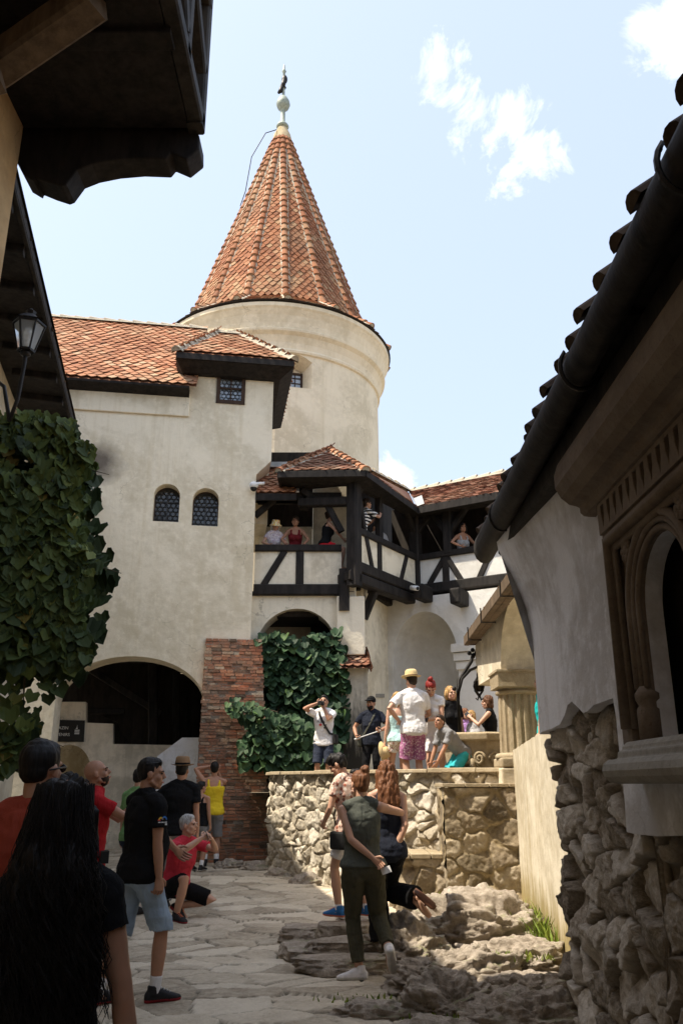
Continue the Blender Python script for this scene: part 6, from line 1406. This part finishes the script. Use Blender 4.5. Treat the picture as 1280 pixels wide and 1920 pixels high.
            if kind == 'long' and vox < .008:
                mb = MB(); rh_ = random.Random(3)
                for q in range(420 if len(r_) < 5 else 1100):
                    a_ = rh_.uniform(math.pi*.92, math.pi*2.08); st_ = hd(.088*math.cos(a_), -.02+.10*math.sin(a_), rh_.uniform(-.03,.11)); e_ = N_+V3((wd*(1.25 if len(r_) < 5 else 1.35)*math.cos(a_)*rh_.uniform(.4,1.15), bk-.02+.075*math.sin(a_)*rh_.uniform(.4,1.2), -Lh*rh_.uniform(.55,1.12))); ph_ = rh_.uniform(0,6.28); wv = rh_.uniform(.006,.022)*(r_[4] if len(r_) > 4 else 1)
                    pts_ = [st_.lerp(e_, t/9)+V3((wv*math.sin(ph_+t*1.5)*min(1,t/4), wv*math.cos(ph_*1.3+t*1.7)*min(1,t/4)-.03*math.sin(math.pi*t/9)+0, 0)) for t in range(10)]; mb.tube(pts_, [.0022 if len(r_) < 5 else .0014]*9+[.0006], 4, cap=False)
                me3 = bpy.data.meshes.new('hair_strands'); me3.from_pydata(mb.v, [], mb.f); child('hair_strands', me3, HR[ck])
        if kind == 'bald' and r_:
            mb.ball(hd(0,.036,-.055), (.065,.062,.072), 14, M=HM); 
            # short stubble beard: lower jaw shell
            m2 = remesh(mb, vox, 1); bm = bmesh.new(); bm.from_mesh(m2); inv = HM.inverted()
            bmesh.ops.delete(bm, geom=[v for v in bm.verts if (inv@(v.co-HC)).z > -.045 or (inv@(v.co-HC)).y < .0], context='VERTS'); bm.to_mesh(m2); bm.free(); child('beard', m2, HR[ck])
        if len(hair) > 2 and hair[-1] == 'beard':
            mb = MB(); mb.ball(hd(0,.038,-.06), (.0655,.064,.074), 14, M=HM); m2 = remesh(mb, vox, 1); bm = bmesh.new(); bm.from_mesh(m2); inv = HM.inverted()
            bmesh.ops.delete(bm, geom=[v for v in bm.verts if (inv@(v.co-HC)).z > -.05 or (inv@(v.co-HC)).y < .0], context='VERTS'); bm.to_mesh(m2); bm.free(); child('beard', m2, HR[ck])
    def ring(mb, prof, c, Mx, n=26):
        V = [c+Mx@V3((r0*math.cos(2*math.pi*j/n)*sx_, r0*math.sin(2*math.pi*j/n)*1.12*sx_, z_+ (zz_*abs(math.cos(2*math.pi*j/n))))) for r0,z_,sx_,zz_ in prof for j in range(n)]
        mb.add(V, [(i*n+j,i*n+(j+1)%n,(i+1)*n+(j+1)%n,(i+1)*n+j) for i in range(len(prof)-1) for j in range(n)]+[tuple((len(prof)-1)*n+j for j in range(n))])
    p['ring'] = ring
    if hat:
        kind, ck = hat[:2]; mb = MB(); tl = Matrix.Rotation(math.radians(hat[2] if len(hat) > 2 else 0),3,'X'); Mx = HM@tl
        if kind == 'brim':
            ring(mb, [(.092,.062,1,0),(.150,.058,1,.022),(.152,.063,1,.022),(.098,.070,1,0),(.096,.115,1,0),(.088,.165,1,0),(.07,.182,1,0),(.0,.168,1,0)], HC, Mx)
            ho = MB(); ring(ho, [(.0985,.072,1,0),(.0985,.098,1,0)], HC, Mx); me3 = bpy.data.meshes.new('hat'); me3.from_pydata(mb.v,[],mb.f); o1 = child('hat', me3, CL[ck]); me3 = bpy.data.meshes.new('hat_band'); me3.from_pydata(ho.v,[],ho.f[:26]); o2 = child('hat_band', me3, CL[hat[3] if len(hat) > 3 else 'black']); o2.parent = o1
        elif kind == 'bucket':
            ring(mb, [(.09,.03,1,0),(.150,-.012,1,0),(.152,-.006,1,0),(.098,.045,1,0),(.094,.11,1,0),(.08,.135,1,0),(0,.138,1,0)], HC, Mx); me3 = bpy.data.meshes.new('hat'); me3.from_pydata(mb.v,[],mb.f); child('hat', me3, CL[ck])
        elif kind == 'cap':
            mb.ball(HC+HM@V3((0,-.012,.055)), (.090,.106,.088), 18, M=HM); mb2 = MB(); mb2.tube([hd(0,.06,.065), hd(0,.12,.055), hd(0,.165,.040)], [(.08,.012),(.075,.008),(.05,.006)], 12); mb2.v = mb2.v
            me3 = remesh(mb, vox, 1); o1 = child('cap', me3, CL[ck]); mb = MB(); loft(mb, [hd(0,.06,.06),hd(0,.12,.052),hd(0,.165,.038)], [HM@V3((1,0,0))]*3, [HM@V3((0,0,1))]*3, [.084,.078,.045], [.012,.008,.005], 14); me3 = bpy.data.meshes.new('visor'); me3.from_pydata(mb.v,[],mb.f); o2 = child('visor', me3, CL[ck]); o2.parent = o1
    def shades(on_head=False):
        mb = MB(); zo = .085 if on_head else .006; yo = .045 if on_head else .088
        for s_ in (1,-1): mb.ball(hd(.033*s_,yo+(.025 if on_head else .008),zo), (.027,.008,.02), 10, M=HM); mb.tube([hd(.058*s_,yo+.01,zo+.004), hd(.086*s_,.02,zo-.0), hd(.088*s_,-.06,zo-.02 if on_head else -.004)], .004, 5)
        mb.tube([hd(-.01,yo+.012,zo+.006),hd(.01,yo+.012,zo+.006)], .004, 5); me3 = bpy.data.meshes.new('sunglasses'); me3.from_pydata(mb.v,[],mb.f); child('sunglasses', me3, M['black'])
    if p.get('shades'): shades(p['shades'] == 'head')
    def strap(a_, b_, mat, w=.018):
        pass
    p.update(root=root, MW=MW, SH=SH, EL=EL, KN=KN, AN=AN, HC=HC, HM=HM, N=N_, P=P, child=child, hd=hd, sd=sd, HD=HD)
    return p
def held(name, label, cat, build, mats, group=None):
    mb = MB(); build(mb); o = mb.build(name, mats); return tag(o, label, cat, group)
def phone(p, s_, label, mat=None, tilt=0.0, off=.02, cat='phone', nm='phone', size=(.072,.145,.009)):
    base, hv, th, pn = p[('hand',s_)]; c = p['MW']@(base+pn*off+hv*.02); R_ = p['MW'].to_3x3(); a = (R_@hv).normalized(); b = (R_@th).normalized(); n_ = (R_@pn).normalized()
    def f(mb): mb.box(c, size, Matrix((b,a,n_)).transposed())
    o = held(nm, label, cat, f, mat or PHONE); m_ = o.modifiers.new('b','BEVEL'); m_.width = .004; m_.segments = 2; return o
def camera_at(p, pos, fwd, label):
    c = p['MW']@Vector(pos); R_ = p['MW'].to_3x3(); f = (R_@Vector(fwd)).normalized(); x = f.cross(Vector((0,0,1))).normalized(); u = x.cross(f)
    t = thing('camera', label, 'camera', c); mb = MB(); mb.box(c, (.12,.05,.075), Matrix((x,f,u)).transposed()); mb.build('camera_body', M['black'], t, bevel=.008); mb = MB(); mb.tube([c+f*.02,c+f*.08],.030,14); mb.tube([c+f*.078,c+f*.084],.026,14); mb.build('lens', PHONE, t)
def strap_bag(p, label, side, mat, z=.86, cat='bag', size=(.20,.08,.18), bagoff=(0.0,.0)):
    """a strap over the opposite shoulder carrying a small bag at the hip"""
    s_ = side; P_, N_, SH = p['P'], p['N'], p['SH']; W_ = p['MW']
    pts_ = [N_.lerp(SH[-s_],.5)+Vector((0,.0,.07)), N_.lerp(SH[-s_],.35)+Vector((0,.125,-.06)), P_+Vector((.02*s_,.155,.30)), P_+Vector((.13*s_,.125,.12)), Vector((.21*s_+bagoff[0],.06+bagoff[1],z+.08))]
    back = [Vector((.21*s_+bagoff[0],-.02+bagoff[1],z+.08)), P_+Vector((.12*s_,-.135,.14)), P_+Vector((-.03*s_,-.145,.32)), N_.lerp(SH[-s_],.4)+Vector((0,-.11,-.05)), N_.lerp(SH[-s_],.5)+Vector((0,-.02,.07))]
    t = thing('shoulder_bag', label, cat, W_@Vector((.21*s_,0,z))); mb = MB()
    for q in (pts_, back): mb.tube([W_@v for v in q], [(.020,.006)]*len(q), 8)
    mb.build('strap', mat, t); mb = MB(); R_ = W_.to_3x3().normalized(); mb.box(W_@Vector((.225*s_+bagoff[0],.02+bagoff[1],z)), (size[1],size[0],size[2]), R_); mb.build('pouch', mat, t, bevel=.025)
WHT = m_flat('white_canvas', (.72,.70,.70), .8); BLU = m_flat('blue_mesh', (.03,.16,.42), .7); ORG = m_flat('orange_sole', (.65,.18,.08), .6); BLKS = m_flat('black_mesh', (.018,.018,.02), .7); GRYS = m_flat('grey_sole', (.30,.30,.30), .7); BAGM = m_flat('bag_fabric', (.018,.018,.018), .8); BAGO = m_flat('olive_bag', (.06,.06,.045), .8); REDS = m_flat('red_sole', (.30,.02,.03), .6)

# ---------------- courtyard
p = person('woman with long frizzy black hair and black top seen from behind, nearest the camera', 72, 2.55, 0, 1.60, 6, 'f', 'tan', .0065, dict(hr=(.285,.0,.84),er=(.6,-.6,0),head=(-6,0,0)), ('tee','black',-.08,.36), ('trousers','black'), ('shoe',BLKS,RUBD), ('long','black',.36,.125,-.075,.016,1.9), py=1700)
p = person('man in a brick red shirt and glasses at the left edge, seen from behind', 32, 3.85, 0, 1.77, -4, 'm', 'mid', .008, dict(head=(-14,0,0),shades='face'), ('tee','brick'), ('shorts','shorts_navy'), ('shoe',BLKS,RUBD), ('short','black'), py=1700)
p = person('stocky man in black shirt and pale denim shorts standing in profile, sunglasses on his head', 264, 7.2, 0, 1.79, -48, 'm', 'tan', .0075, dict(fr=(.10,.13,.085),fl=(-.12,-.22,.085),hr=(.25,.02,.845),er=(.5,-1,0),hl=(-.14,.44,1.0),el=(-.6,-.8,-.2),lean=(0,.0),head=(-30,-3,0),dr=(.3,1,0),shades='head',cr=.4,cl=.3), ('tee','black',-.09), ('shorts','denim',1.02,.004), ('shoe',BLKS,REDS,RUB), ('short','black'), belly=.05, width=1.13, socks=('white',.10))
base = p['MW']@p['SH'][1].lerp(p['EL'][1],.42); Rr = p['MW'].to_3x3().normalized(); sx_ = Rr@Vector((1,0,0)); lgp = Plane((base+sx_*.0)[:2], (Rr@Vector((0,1,0)))[:2])
mb = MB(); cM = [m_flat('logo_yellow',(.75,.5,.05)), m_flat('logo_blue',(.05,.2,.6)), m_flat('logo_red',(.5,.06,.06)), M['letter']]
oo_ = .072
mb.prism(lgp, arc(-.018,base.z+.0,.022,.022,0,180,8)+arc(-.018,base.z,.010,.010,180,0,6), oo_, oo_+.002, mi=0); mb.prism(lgp, arc(.014,base.z,.024,.028,0,180,8)+arc(.014,base.z,.014,.016,180,0,6), oo_, oo_+.002, mi=1); mb.prism(lgp, [(-.045,base.z-.008),(-.02,base.z-.008),(-.02,base.z+.004),(-.045,base.z+.004)], oo_, oo_+.002, mi=2)
for q in range(3): mb.prism(lgp, [(-.04+q*.028,base.z-.022),(-.018+q*.028,base.z-.022),(-.018+q*.028,base.z-.014),(-.04+q*.028,base.z-.014)], oo_, oo_+.002, mi=3)
mb.prism(lgp, [(.022,base.z-.04),(.04,base.z-.04),(.04,base.z-.026),(.022,base.z-.026)], oo_, oo_+.002, mi=3)
lo_ = mb.build('sleeve_logo', cM); lo_.parent = p['root']; lo_.matrix_parent_inverse = p['MW'].inverted()
p = person('bald man in red shirt and green plaid shorts photographing upwards with a phone', 166, 8.0, 0, 1.80, -72, 'm', 'tan', .009, dict(hr=(.03,.42,1.44),hl=(-.07,.41,1.40),er=(.5,-.2,-1),el=(-.5,-.2,-1),head=(-6,18,0),tr=(-.3,-.6,1),tl=(.3,-.6,1),cr=.55,cl=.55), ('polo','red',-.10), ('shorts','plaid',1.0), ('shoe',BLKS,RUBD), ('bald','dark','stubble'))
phone(p, 1, 'dark phone held up by the bald man in red'); 
mb = MB(); mb.tube([p['MW']@(p['P']+Vector((.175*math.cos(a),-.0+.135*math.sin(a),.03))) for a in [i*math.pi/12 for i in range(25)]], [(.012,.03)]*25, 6); mb.box(p['MW']@(p['P']+Vector((.14,.12,.03))),(.16,.07,.10),p['MW'].to_3x3().normalized()); tag(mb.build('waist_bag', BAGM), 'black waist bag worn over the bald man\'s red shirt', 'bag')
p = person('man in brown hat, black shirt and pale grey trousers seen from behind', 333, 11.6, .08, 1.80, -4, 'm', 'tan', .010, dict(hl=(-.22,.22,1.16),el=(-.8,-.5,-.3),hr=(.26,-.02,.86),lean=(.0,.03),tl=(.2,.2,1)), ('tee','black',-.08), ('trousers','lgrey',(.115,.105,.095,.085,.08,.078,.075),.97), ('shoe',BLKS,RUBD), ('short','black'), hat=('brim','felt',0), width=1.08)
phone(p, -1, 'phone held low by the man in the brown hat', PHW)
person('boy in black tank top and grey shorts beside the brick buttress, seen from behind', 374, 15.1, ground_z(15.1), 1.42, -20, 'm', 'tan', .011, dict(head=(-20,0,0)), ('tank','black'), ('shorts','grey',1.0), ('sneaker',BLKS,RUB), ('short','black'), socks=('white',.13))
p = person('slim man in yellow tank top with both hands raised to his face, facing the buttress', 399, 15.7, ground_z(15.7), 1.74, 8, 'm', 'tan', .011, dict(hr=(.06,.20,1.60),hl=(-.10,.08,1.68),er=(.3,.8,-1),el=(-1,.0,-.15),head=(0,10,0),cr=.7,cl=.7), ('tank','yellow',-.08), ('shorts','grey',1.0), ('sneaker',BLKS,RUBD), ('short','black'), socks=('white',.12))
camera_at(p, (0,.24,1.60), (0,1,.25), 'small camera held up by the man in yellow')
p = person('grey-haired man in coral red shirt crouching to take a photo', 343, 10.9, .06, 1.76, -128, 'm', 'light', .009, dict(pel=(.0,-.10,.36),lean=(.0,.15),fr=(.16,.14,.085),kr=(.25,1,.8),fl=(-.10,-.12,.13),kl=(-.75,1,-.25),hr=(.06,.40,.92),hl=(-.08,.42,.90),er=(.9,-.1,-.6),el=(-.9,-.1,-.6),head=(22,4,0),tr=(-.3,-.4,1),tl=(.3,-.4,1),cr=.6,cl=.6,dl=(-.1,.8,-.45)), ('polo','coral',-.06), ('shorts','black',.86), ('shoe',BLKS,REDS,ORG), ('short','grey'), py=1660)
phone(p, -1, 'dark phone held by the crouching man in coral red', off=.03)
p = person('woman in olive sleeveless top and olive trousers, brown hair in a bun, seen from behind', 680, 7.95, 0, 1.70, 14, 'f', 'light', .0075, dict(pel=(.0,0,.93),fl=(-.03,.03,.085),dl=(-.95,.25,0),fr=(.16,-.26,.28),kr=(.15,1,-.1),dr=(.30,.55,-.80),hl=(.05,-.17,1.01),el=(-.75,-.5,-.7),hr=(.22,.26,1.46),er=(1,-.45,-.35),lean=(-.01,.02),twist=-4,head=(8,-6,4),tl=(.3,-.2,1),cl=.45,cr=.55,tr=(-.5,.3,.2),br=(-.9,.2,-.1),shrug=(.02,0)), ('sleeveless','olive_top',.0), ('trousers','olive',(.116,.104,.090,.074,.068,.064,.060),.86), ('sneaker',WHT,RUB), ('bun','auburn',(.02,-.075,.125)), width=1.12)
base, hv, th, pn = p[('hand',-1)]
held('paper_ticket', 'small white paper ticket held behind the olive woman\'s back', 'ticket', lambda mb: mb.box(p['MW']@(base+hv*.06-Vector((0,.01,.01))), (.085,.055,.002), (Matrix.Rotation(math.radians(-20),3,'Y')@Matrix.Rotation(math.radians(75),3,'X'))), M['letter'])
p = person('woman with long auburn hair, navy top and wide black trousers, one sandalled foot lifted behind', 724, 8.55, .10, 1.70, 6, 'f', 'light', .0085, dict(fl=(-.06,.02,.085),fr=(.27,-.12,.50),kr=(-.35,.8,-1),dr=(.75,-.25,-.62),hr=(.07,-.10,.92),er=(.8,-.7,0),hl=(-.2,.2,1.0),head=(0,-4,0),lean=(.02,.03)), ('tank','navy',-.12), ('trousers','black',(.115,.112,.105,.10,.10,.105,.11),.95), ('sandal',LEA), ('long','auburn',.22,.105,-.07,.014))
p = person('woman with short black hair, floral top and white shorts walking down the steps', 655, 9.35, .30, 1.62, 52, 'f', 'light', .009, dict(fl=(-.07,.10,.085),fr=(.09,-.18,.10),hl=(-.14,.26,.98),el=(-.7,-.7,0),hr=(.20,.12,1.10),er=(.6,-.8,-.3),head=(18,-32,0),lean=(0,.07)), ('tee','floral',-.06,.55), ('shorts','white',.72), ('sneaker',BLU,ORG,ORG), ('thick','black'), socks=('white',.05))
strap_bag(p, 'small black bag on a thin strap across the floral top', -1, BAGM, .80, bagoff=(.05,0))
person('man in sunglasses half hidden behind the woman with short black hair', 672, 10.9, .12, 1.64, 100, 'm', 'tan', .010, dict(shades='face',head=(10,0,0),fr=(.1,.1,.085)), ('tee','grey'), ('shorts','shorts_navy',.9), ('sneaker',BLU,ORG,ORG), ('short','black','beard'))
for px_, Y_, H_, yw_, sx, hr_, tp_, lb in ((66,9.6,1.70,165,'m',('short','black'),'white','dark-haired man by the inner doorway facing the camera'),(84,10.2,1.64,60,'f',('bob','blond'),'black','blond person near the inner doorway, mostly hidden'),(116,10.9,1.66,-120,'f',('bob','black'),'print','dark-haired woman in front of the inner doorway'),(252,11.2,1.70,-30,'m',('short','black'),'green','dark-haired person in green between the bald man and the man in black'),(158,9.4,1.62,150,'f',('bob','dark'),'white','person in white behind the bald man in red')):
    person(lb, px_, Y_, ground_z(Y_), H_, yw_, sx, 'light', .012, dict(head=(5,0,0)), ('tee',tp_), ('shorts','shorts_navy',1.0), ('shoe',BLKS,RUBD), hr_)

# ---------------- terrace
TZ = 1.45
p = person('man in white shirt and navy shorts holding a camera up by the vine', 607, 15.7, TZ, 1.70, 172, 'm', 'tan', .011, dict(hr=(.10,.20,1.60),hl=(-.03,.20,1.53),er=(1,.0,-.5),el=(-.5,.1,-1),head=(0,8,0),tr=(-.5,0,.6),tl=(.5,0,.6),cr=.7,cl=.7), ('tee','white',-.10), ('shorts','shorts_navy',.95), ('sneaker',BLKS,RUBD), ('short','black'), py=1380)
camera_at(p, (.02,.24,1.60), (0,1,.12), 'black camera held by the man in the white shirt by the vine')
strap_bag(p, 'black bag with a diagonal strap over the white shirt', -1, BAGM, .95)
tp = Plane((p['MW']@Vector((0,.15,1.2)))[:2], (p['MW'].to_3x3()@Vector((-1,0,0)))[:2])
tz = (p['MW']@Vector((0,0,1.21))).z
so_ = text('PULA', .062, tp, -.03, tz+.03, .006, 'black', p['root'], 'shirt_print', ext=.001); so_.matrix_parent_inverse = p['MW'].inverted()
mb = MB(); mb.prism(tp, [(.02,tz-.055),(.035,tz-.03),(.06,tz-.028),(.09,tz-.05),(.085,tz-.07),(.03,tz-.07)], .004, .008); mb.prism(tp, [(.01,tz+.005),(.075,tz+.005),(.075,tz-.012),(.01,tz-.012)], .004, .008); so_ = mb.build('shirt_print', M['black']); so_.parent = p['root']; so_.matrix_parent_inverse = p['MW'].inverted()
mb = MB(); mb.prism(tp, arc(-.04,tz+.0,.03,.022,0,360,10)[:-1], .004, .008); so_ = mb.build('shirt_print', cM[2]); so_.parent = p['root']; so_.matrix_parent_inverse = p['MW'].inverted()
p = person('man in dark shirt and dark cap holding a selfie stick', 697, 16.2, TZ, 1.72, 168, 'm', 'tan', .011, dict(hr=(.26,.22,1.02),hl=(-.22,.26,1.12),er=(.8,-.5,-.3),el=(-.8,-.5,-.3),head=(-18,0,0),cr=.8,cl=.8), ('tee','navy',-.08), ('trousers','black'), ('shoe',BLKS,RUBD), ('short','black','beard'), hat=('cap','black'), py=1380)
a_, b_ = p['MW']@p[('hand',1)][0], p['MW']@p[('hand',-1)][0]
held('selfie_stick', 'thin pale selfie stick held across the dark shirt', 'selfie stick', lambda mb: (mb.tube([a_-(b_-a_)*.1, b_+(b_-a_)*.12], .010, 8), mb.tube([a_-(b_-a_)*.12, a_+(b_-a_)*.15], .016, 8)), [PHW])
strap_bag(p, 'grey shoulder bag of the man in the dark cap', 1, BAGO, .92)
p = person('man in straw hat, white shirt and pink patterned shorts with hand on hip', 775, 13.25, TZ, 1.80, 12, 'm', 'light', .010, dict(hl=(-.22,.02,1.05),el=(-1,-.4,.1),hr=(.12,.25,1.05),er=(.9,-.5,-.2),head=(10,0,0),tl=(0,.5,-.6)), ('tee','white',-.10,.7), ('shorts','pinkpat',.95,.015), ('sandal',LEA), ('short','dark'), hat=('brim','straw',-4,'felt'), py=1360, width=1.06)
p = person('woman in pale teal top and floral shorts behind the man in the straw hat', 746, 14.35, TZ, 1.62, 10, 'f', 'light', .011, dict(hl=(-.24,.02,.88)), ('tank','paleteal',-.05), ('shorts','floralshorts',.45,.01), ('sandal',LEA), ('bob','blond'), py=1380)
base, hv, th, pn = p[('hand',-1)]; hc_ = p['MW']@(base+hv*.12)
hm = MB(); Rm = Matrix.Rotation(math.radians(75),3,'Y')@Matrix.Rotation(math.radians(20),3,'X')
p['ring'](hm, [(.09,.0,1,0),(.19,-.01,1,.01),(.192,-.004,1,.01),(.095,.008,1,0),(.09,.08,1,0),(.07,.10,1,0),(0,.10,1,0)], hc_, Rm); tag(hm.build('straw_hat', CL['straw'], smooth=True), 'pale straw hat held in the hand of the woman in floral shorts', 'hat')
p = person('woman with dark red hair in a topknot and white shirt, bent over her phone', 820, 13.55, TZ, 1.74, 150, 'f', 'light', .010, dict(hr=(.12,.30,1.12),hl=(.05,.32,1.10),er=(.8,-.4,-.6),el=(-.9,-.4,-.5),head=(28,-34,0),lean=(.03,.12),tr=(-.4,0,1),tl=(.4,0,1),cr=.5,cl=.5), ('tee','white',-.05,.35), ('shorts','white',.7), ('sandal',LEA), ('bun','red',(0,-.02,.15)), py=1370)
phone(p, 1, 'phone in the hands of the red-haired woman', off=.02)
person('blond person in black shirt behind the red-haired woman', 846, 14.4, TZ, 1.72, 200, 'f', 'light', .011, dict(), ('tee','black'), ('trousers','black'), ('shoe',BLKS,RUBD), ('bob','blond'), py=1370)
p = person('boy in grey shirt and turquoise shorts leaning on the terrace wall', 838, 12.42, TZ, 1.42, 115, 'm', 'tan', .009, dict(pel=(-.02,-.28,.72),lean=(-.02,.40),fr=(.08,-.34,.085),fl=(-.10,-.30,.085),hr=(.18,.30,.42),hl=(-.12,.36,.44),er=(.6,-.6,0),el=(-.4,-.6,0),head=(20,12,0),cr=.15,cl=.15), ('tee','grey',-.08,.75), ('shorts','turq',.85,.01), ('sneaker',BLKS,RUB), ('short','dark'), py=1400)
person('woman in purple shirt behind the well head', 872, 15.2, TZ, 1.42, 195, 'f', 'light', .011, dict(head=(20,0,0)), ('tee','purple'), ('trousers','black'), ('shoe',BLKS,RUBD), ('bob','auburn'), py=1380)
person('person with short light brown hair behind the well rim', 888, 14.4, TZ, 1.32, 120, 'f', 'light', .011, dict(head=(10,-10,0)), ('tee','lgrey'), ('trousers','black'), ('shoe',BLKS,RUBD), ('bob','blond'), py=1400)
p = person('woman with dark auburn hair and black top holding up a phone beside the column', 921, 13.9, TZ, 1.52, 70, 'f', 'light', .011, dict(hl=(-.10,.36,1.36),el=(-.6,0,-1),tl=(.2,-.5,1),cl=.6,head=(12,-6,0)), ('sleeveless','black'), ('trousers','black'), ('shoe',BLKS,RUBD), ('bob','brown'), py=1380)
phone(p, -1, 'phone held up by the woman beside the column')
person('person in turquoise shirt inside the loggia arch, between the column and the rough wall', 1024, 10.6, TZ, 1.46, 60, 'm', 'light', .010, dict(), ('tee','teal',-.10,.9), ('trousers','black'), ('shoe',BLKS,RUBD), ('short','dark'), py=1340)
# ---------------- gallery
fz1, fz2 = zb1-.12+.10, zb2-.10
def rail(z): return z
h1 = zr1+.09-fz1; h2 = zr2+.09-fz2
person('older woman in flowered sun hat and pale printed shirt leaning on the left gallery rail', 512, 17.75, fz1+.06, 1.62, 196, 'f', 'light', .011, dict(hr=(.16,.40,h1/1.62*1.75-.06),hl=(-.14,.38,h1/1.62*1.75-.06),er=(.8,-.4,-.2),el=(-.8,-.4,-.2),lean=(0,.16),head=(0,-16,0)), ('tee','print',-.04,.5), ('trousers','black'), None, ('bob','grey'), hat=('bucket','sunhat'), py=1000)
person('woman in dark red tank top leaning on the left gallery rail', 553, 17.75, fz1+.10, 1.68, 182, 'f', 'tan', .011, dict(hr=(.20,.34,h1/1.68*1.75-.06),hl=(-.20,.34,h1/1.68*1.75-.06),er=(1,-.4,0),el=(-1,-.4,0),lean=(0,.10),head=(0,-4,0)), ('tank','maroon',-.04), ('trousers','black'), None, ('bun','dark',(0,-.07,.10)), py=1000)
person('woman in black top and bright red shorts sitting sideways on the gallery rail', 614, 17.55, zr1+.075-.62, 1.66, -78, 'f', 'light', .011, dict(pel=(0,-.06,.74),lean=(.0,.08),fr=(.10,.30,.22),fl=(-.10,.32,.22),hr=(.17,.34,.86),er=(.8,-.4,0),head=(0,0,0)), ('tank','black',-.02), ('shorts','scarlet',.5), None, ('bun','dark',(0,-.09,.06)), py=1000)
p = person('woman in black and white striped shirt stretching out to photograph from the gallery', L2.o.x, 0, fz2, 1.70, -78, 'f', 'light', .011, dict(hr=(.10,.50,1.42),hl=(-.06,.46,1.36),er=(.8,0,-.8),el=(-.5,0,-1),lean=(.02,.14),head=(0,6,0),tr=(-.3,-.4,1),tl=(.3,-.4,1),cr=.6,cl=.6), ('tee','striped',-.08,.75), ('trousers','black'), None, ('bun','dark',(0,-.1,.03)), py=960, x=(L2.pt(s2(690,960)-.05,0,-.30)).x) if False else None
q_ = L2.pt(s2(693,970),0,-.26)
p = person('woman in black and white striped shirt stretching out to photograph from the gallery', 0, q_.y, fz2+.16, 1.72, -62, 'f', 'light', .011, dict(hr=(.12,.48,1.40),hl=(-.06,.46,1.34),er=(.8,0,-.8),el=(-.5,0,-1),lean=(.02,.14),head=(0,6,0),tr=(-.3,-.4,1),tl=(.3,-.4,1),cr=.6,cl=.6), ('tee','striped',-.08,.75), ('trousers','black'), None, ('bun','dark',(0,-.1,.03)), x=q_.x)
phone(p, 1, 'small camera held out over the gallery rail by the woman in stripes', PHW, size=(.10,.06,.03), cat='camera', nm='pocket_camera')
q_ = L2.pt(s2(745,1000),0,-.30)
person('person in a pale shirt bent over behind the gallery rail, seen from behind', 0, q_.y, fz2+.12, 1.70, 40, 'm', 'light', .011, dict(pel=(0,0,.90),lean=(0,.30),hl=(-.25,-.05,.95)), ('tee','lgrey',-.05), ('shorts','grey'), None, ('short','dark'), x=q_.x)
q_ = L3.pt(s3(857,1010),0,-.26)
person('woman in pale grey tank top leaning on the rail of the right gallery wing', 0, q_.y, zb3-.12, 1.66, 200, 'f', 'tan', .011, dict(hr=(.20,.30,(zr3+.10-zb3+.12)/1.66*1.75+.03),er=(1,-.3,0),hl=(-.28,.20,1.0),el=(-1,-.4,0),lean=(.02,.10),head=(-15,0,0)), ('tank','lgrey',-.04), ('trousers','black'), None, ('bob','black'), x=q_.x)
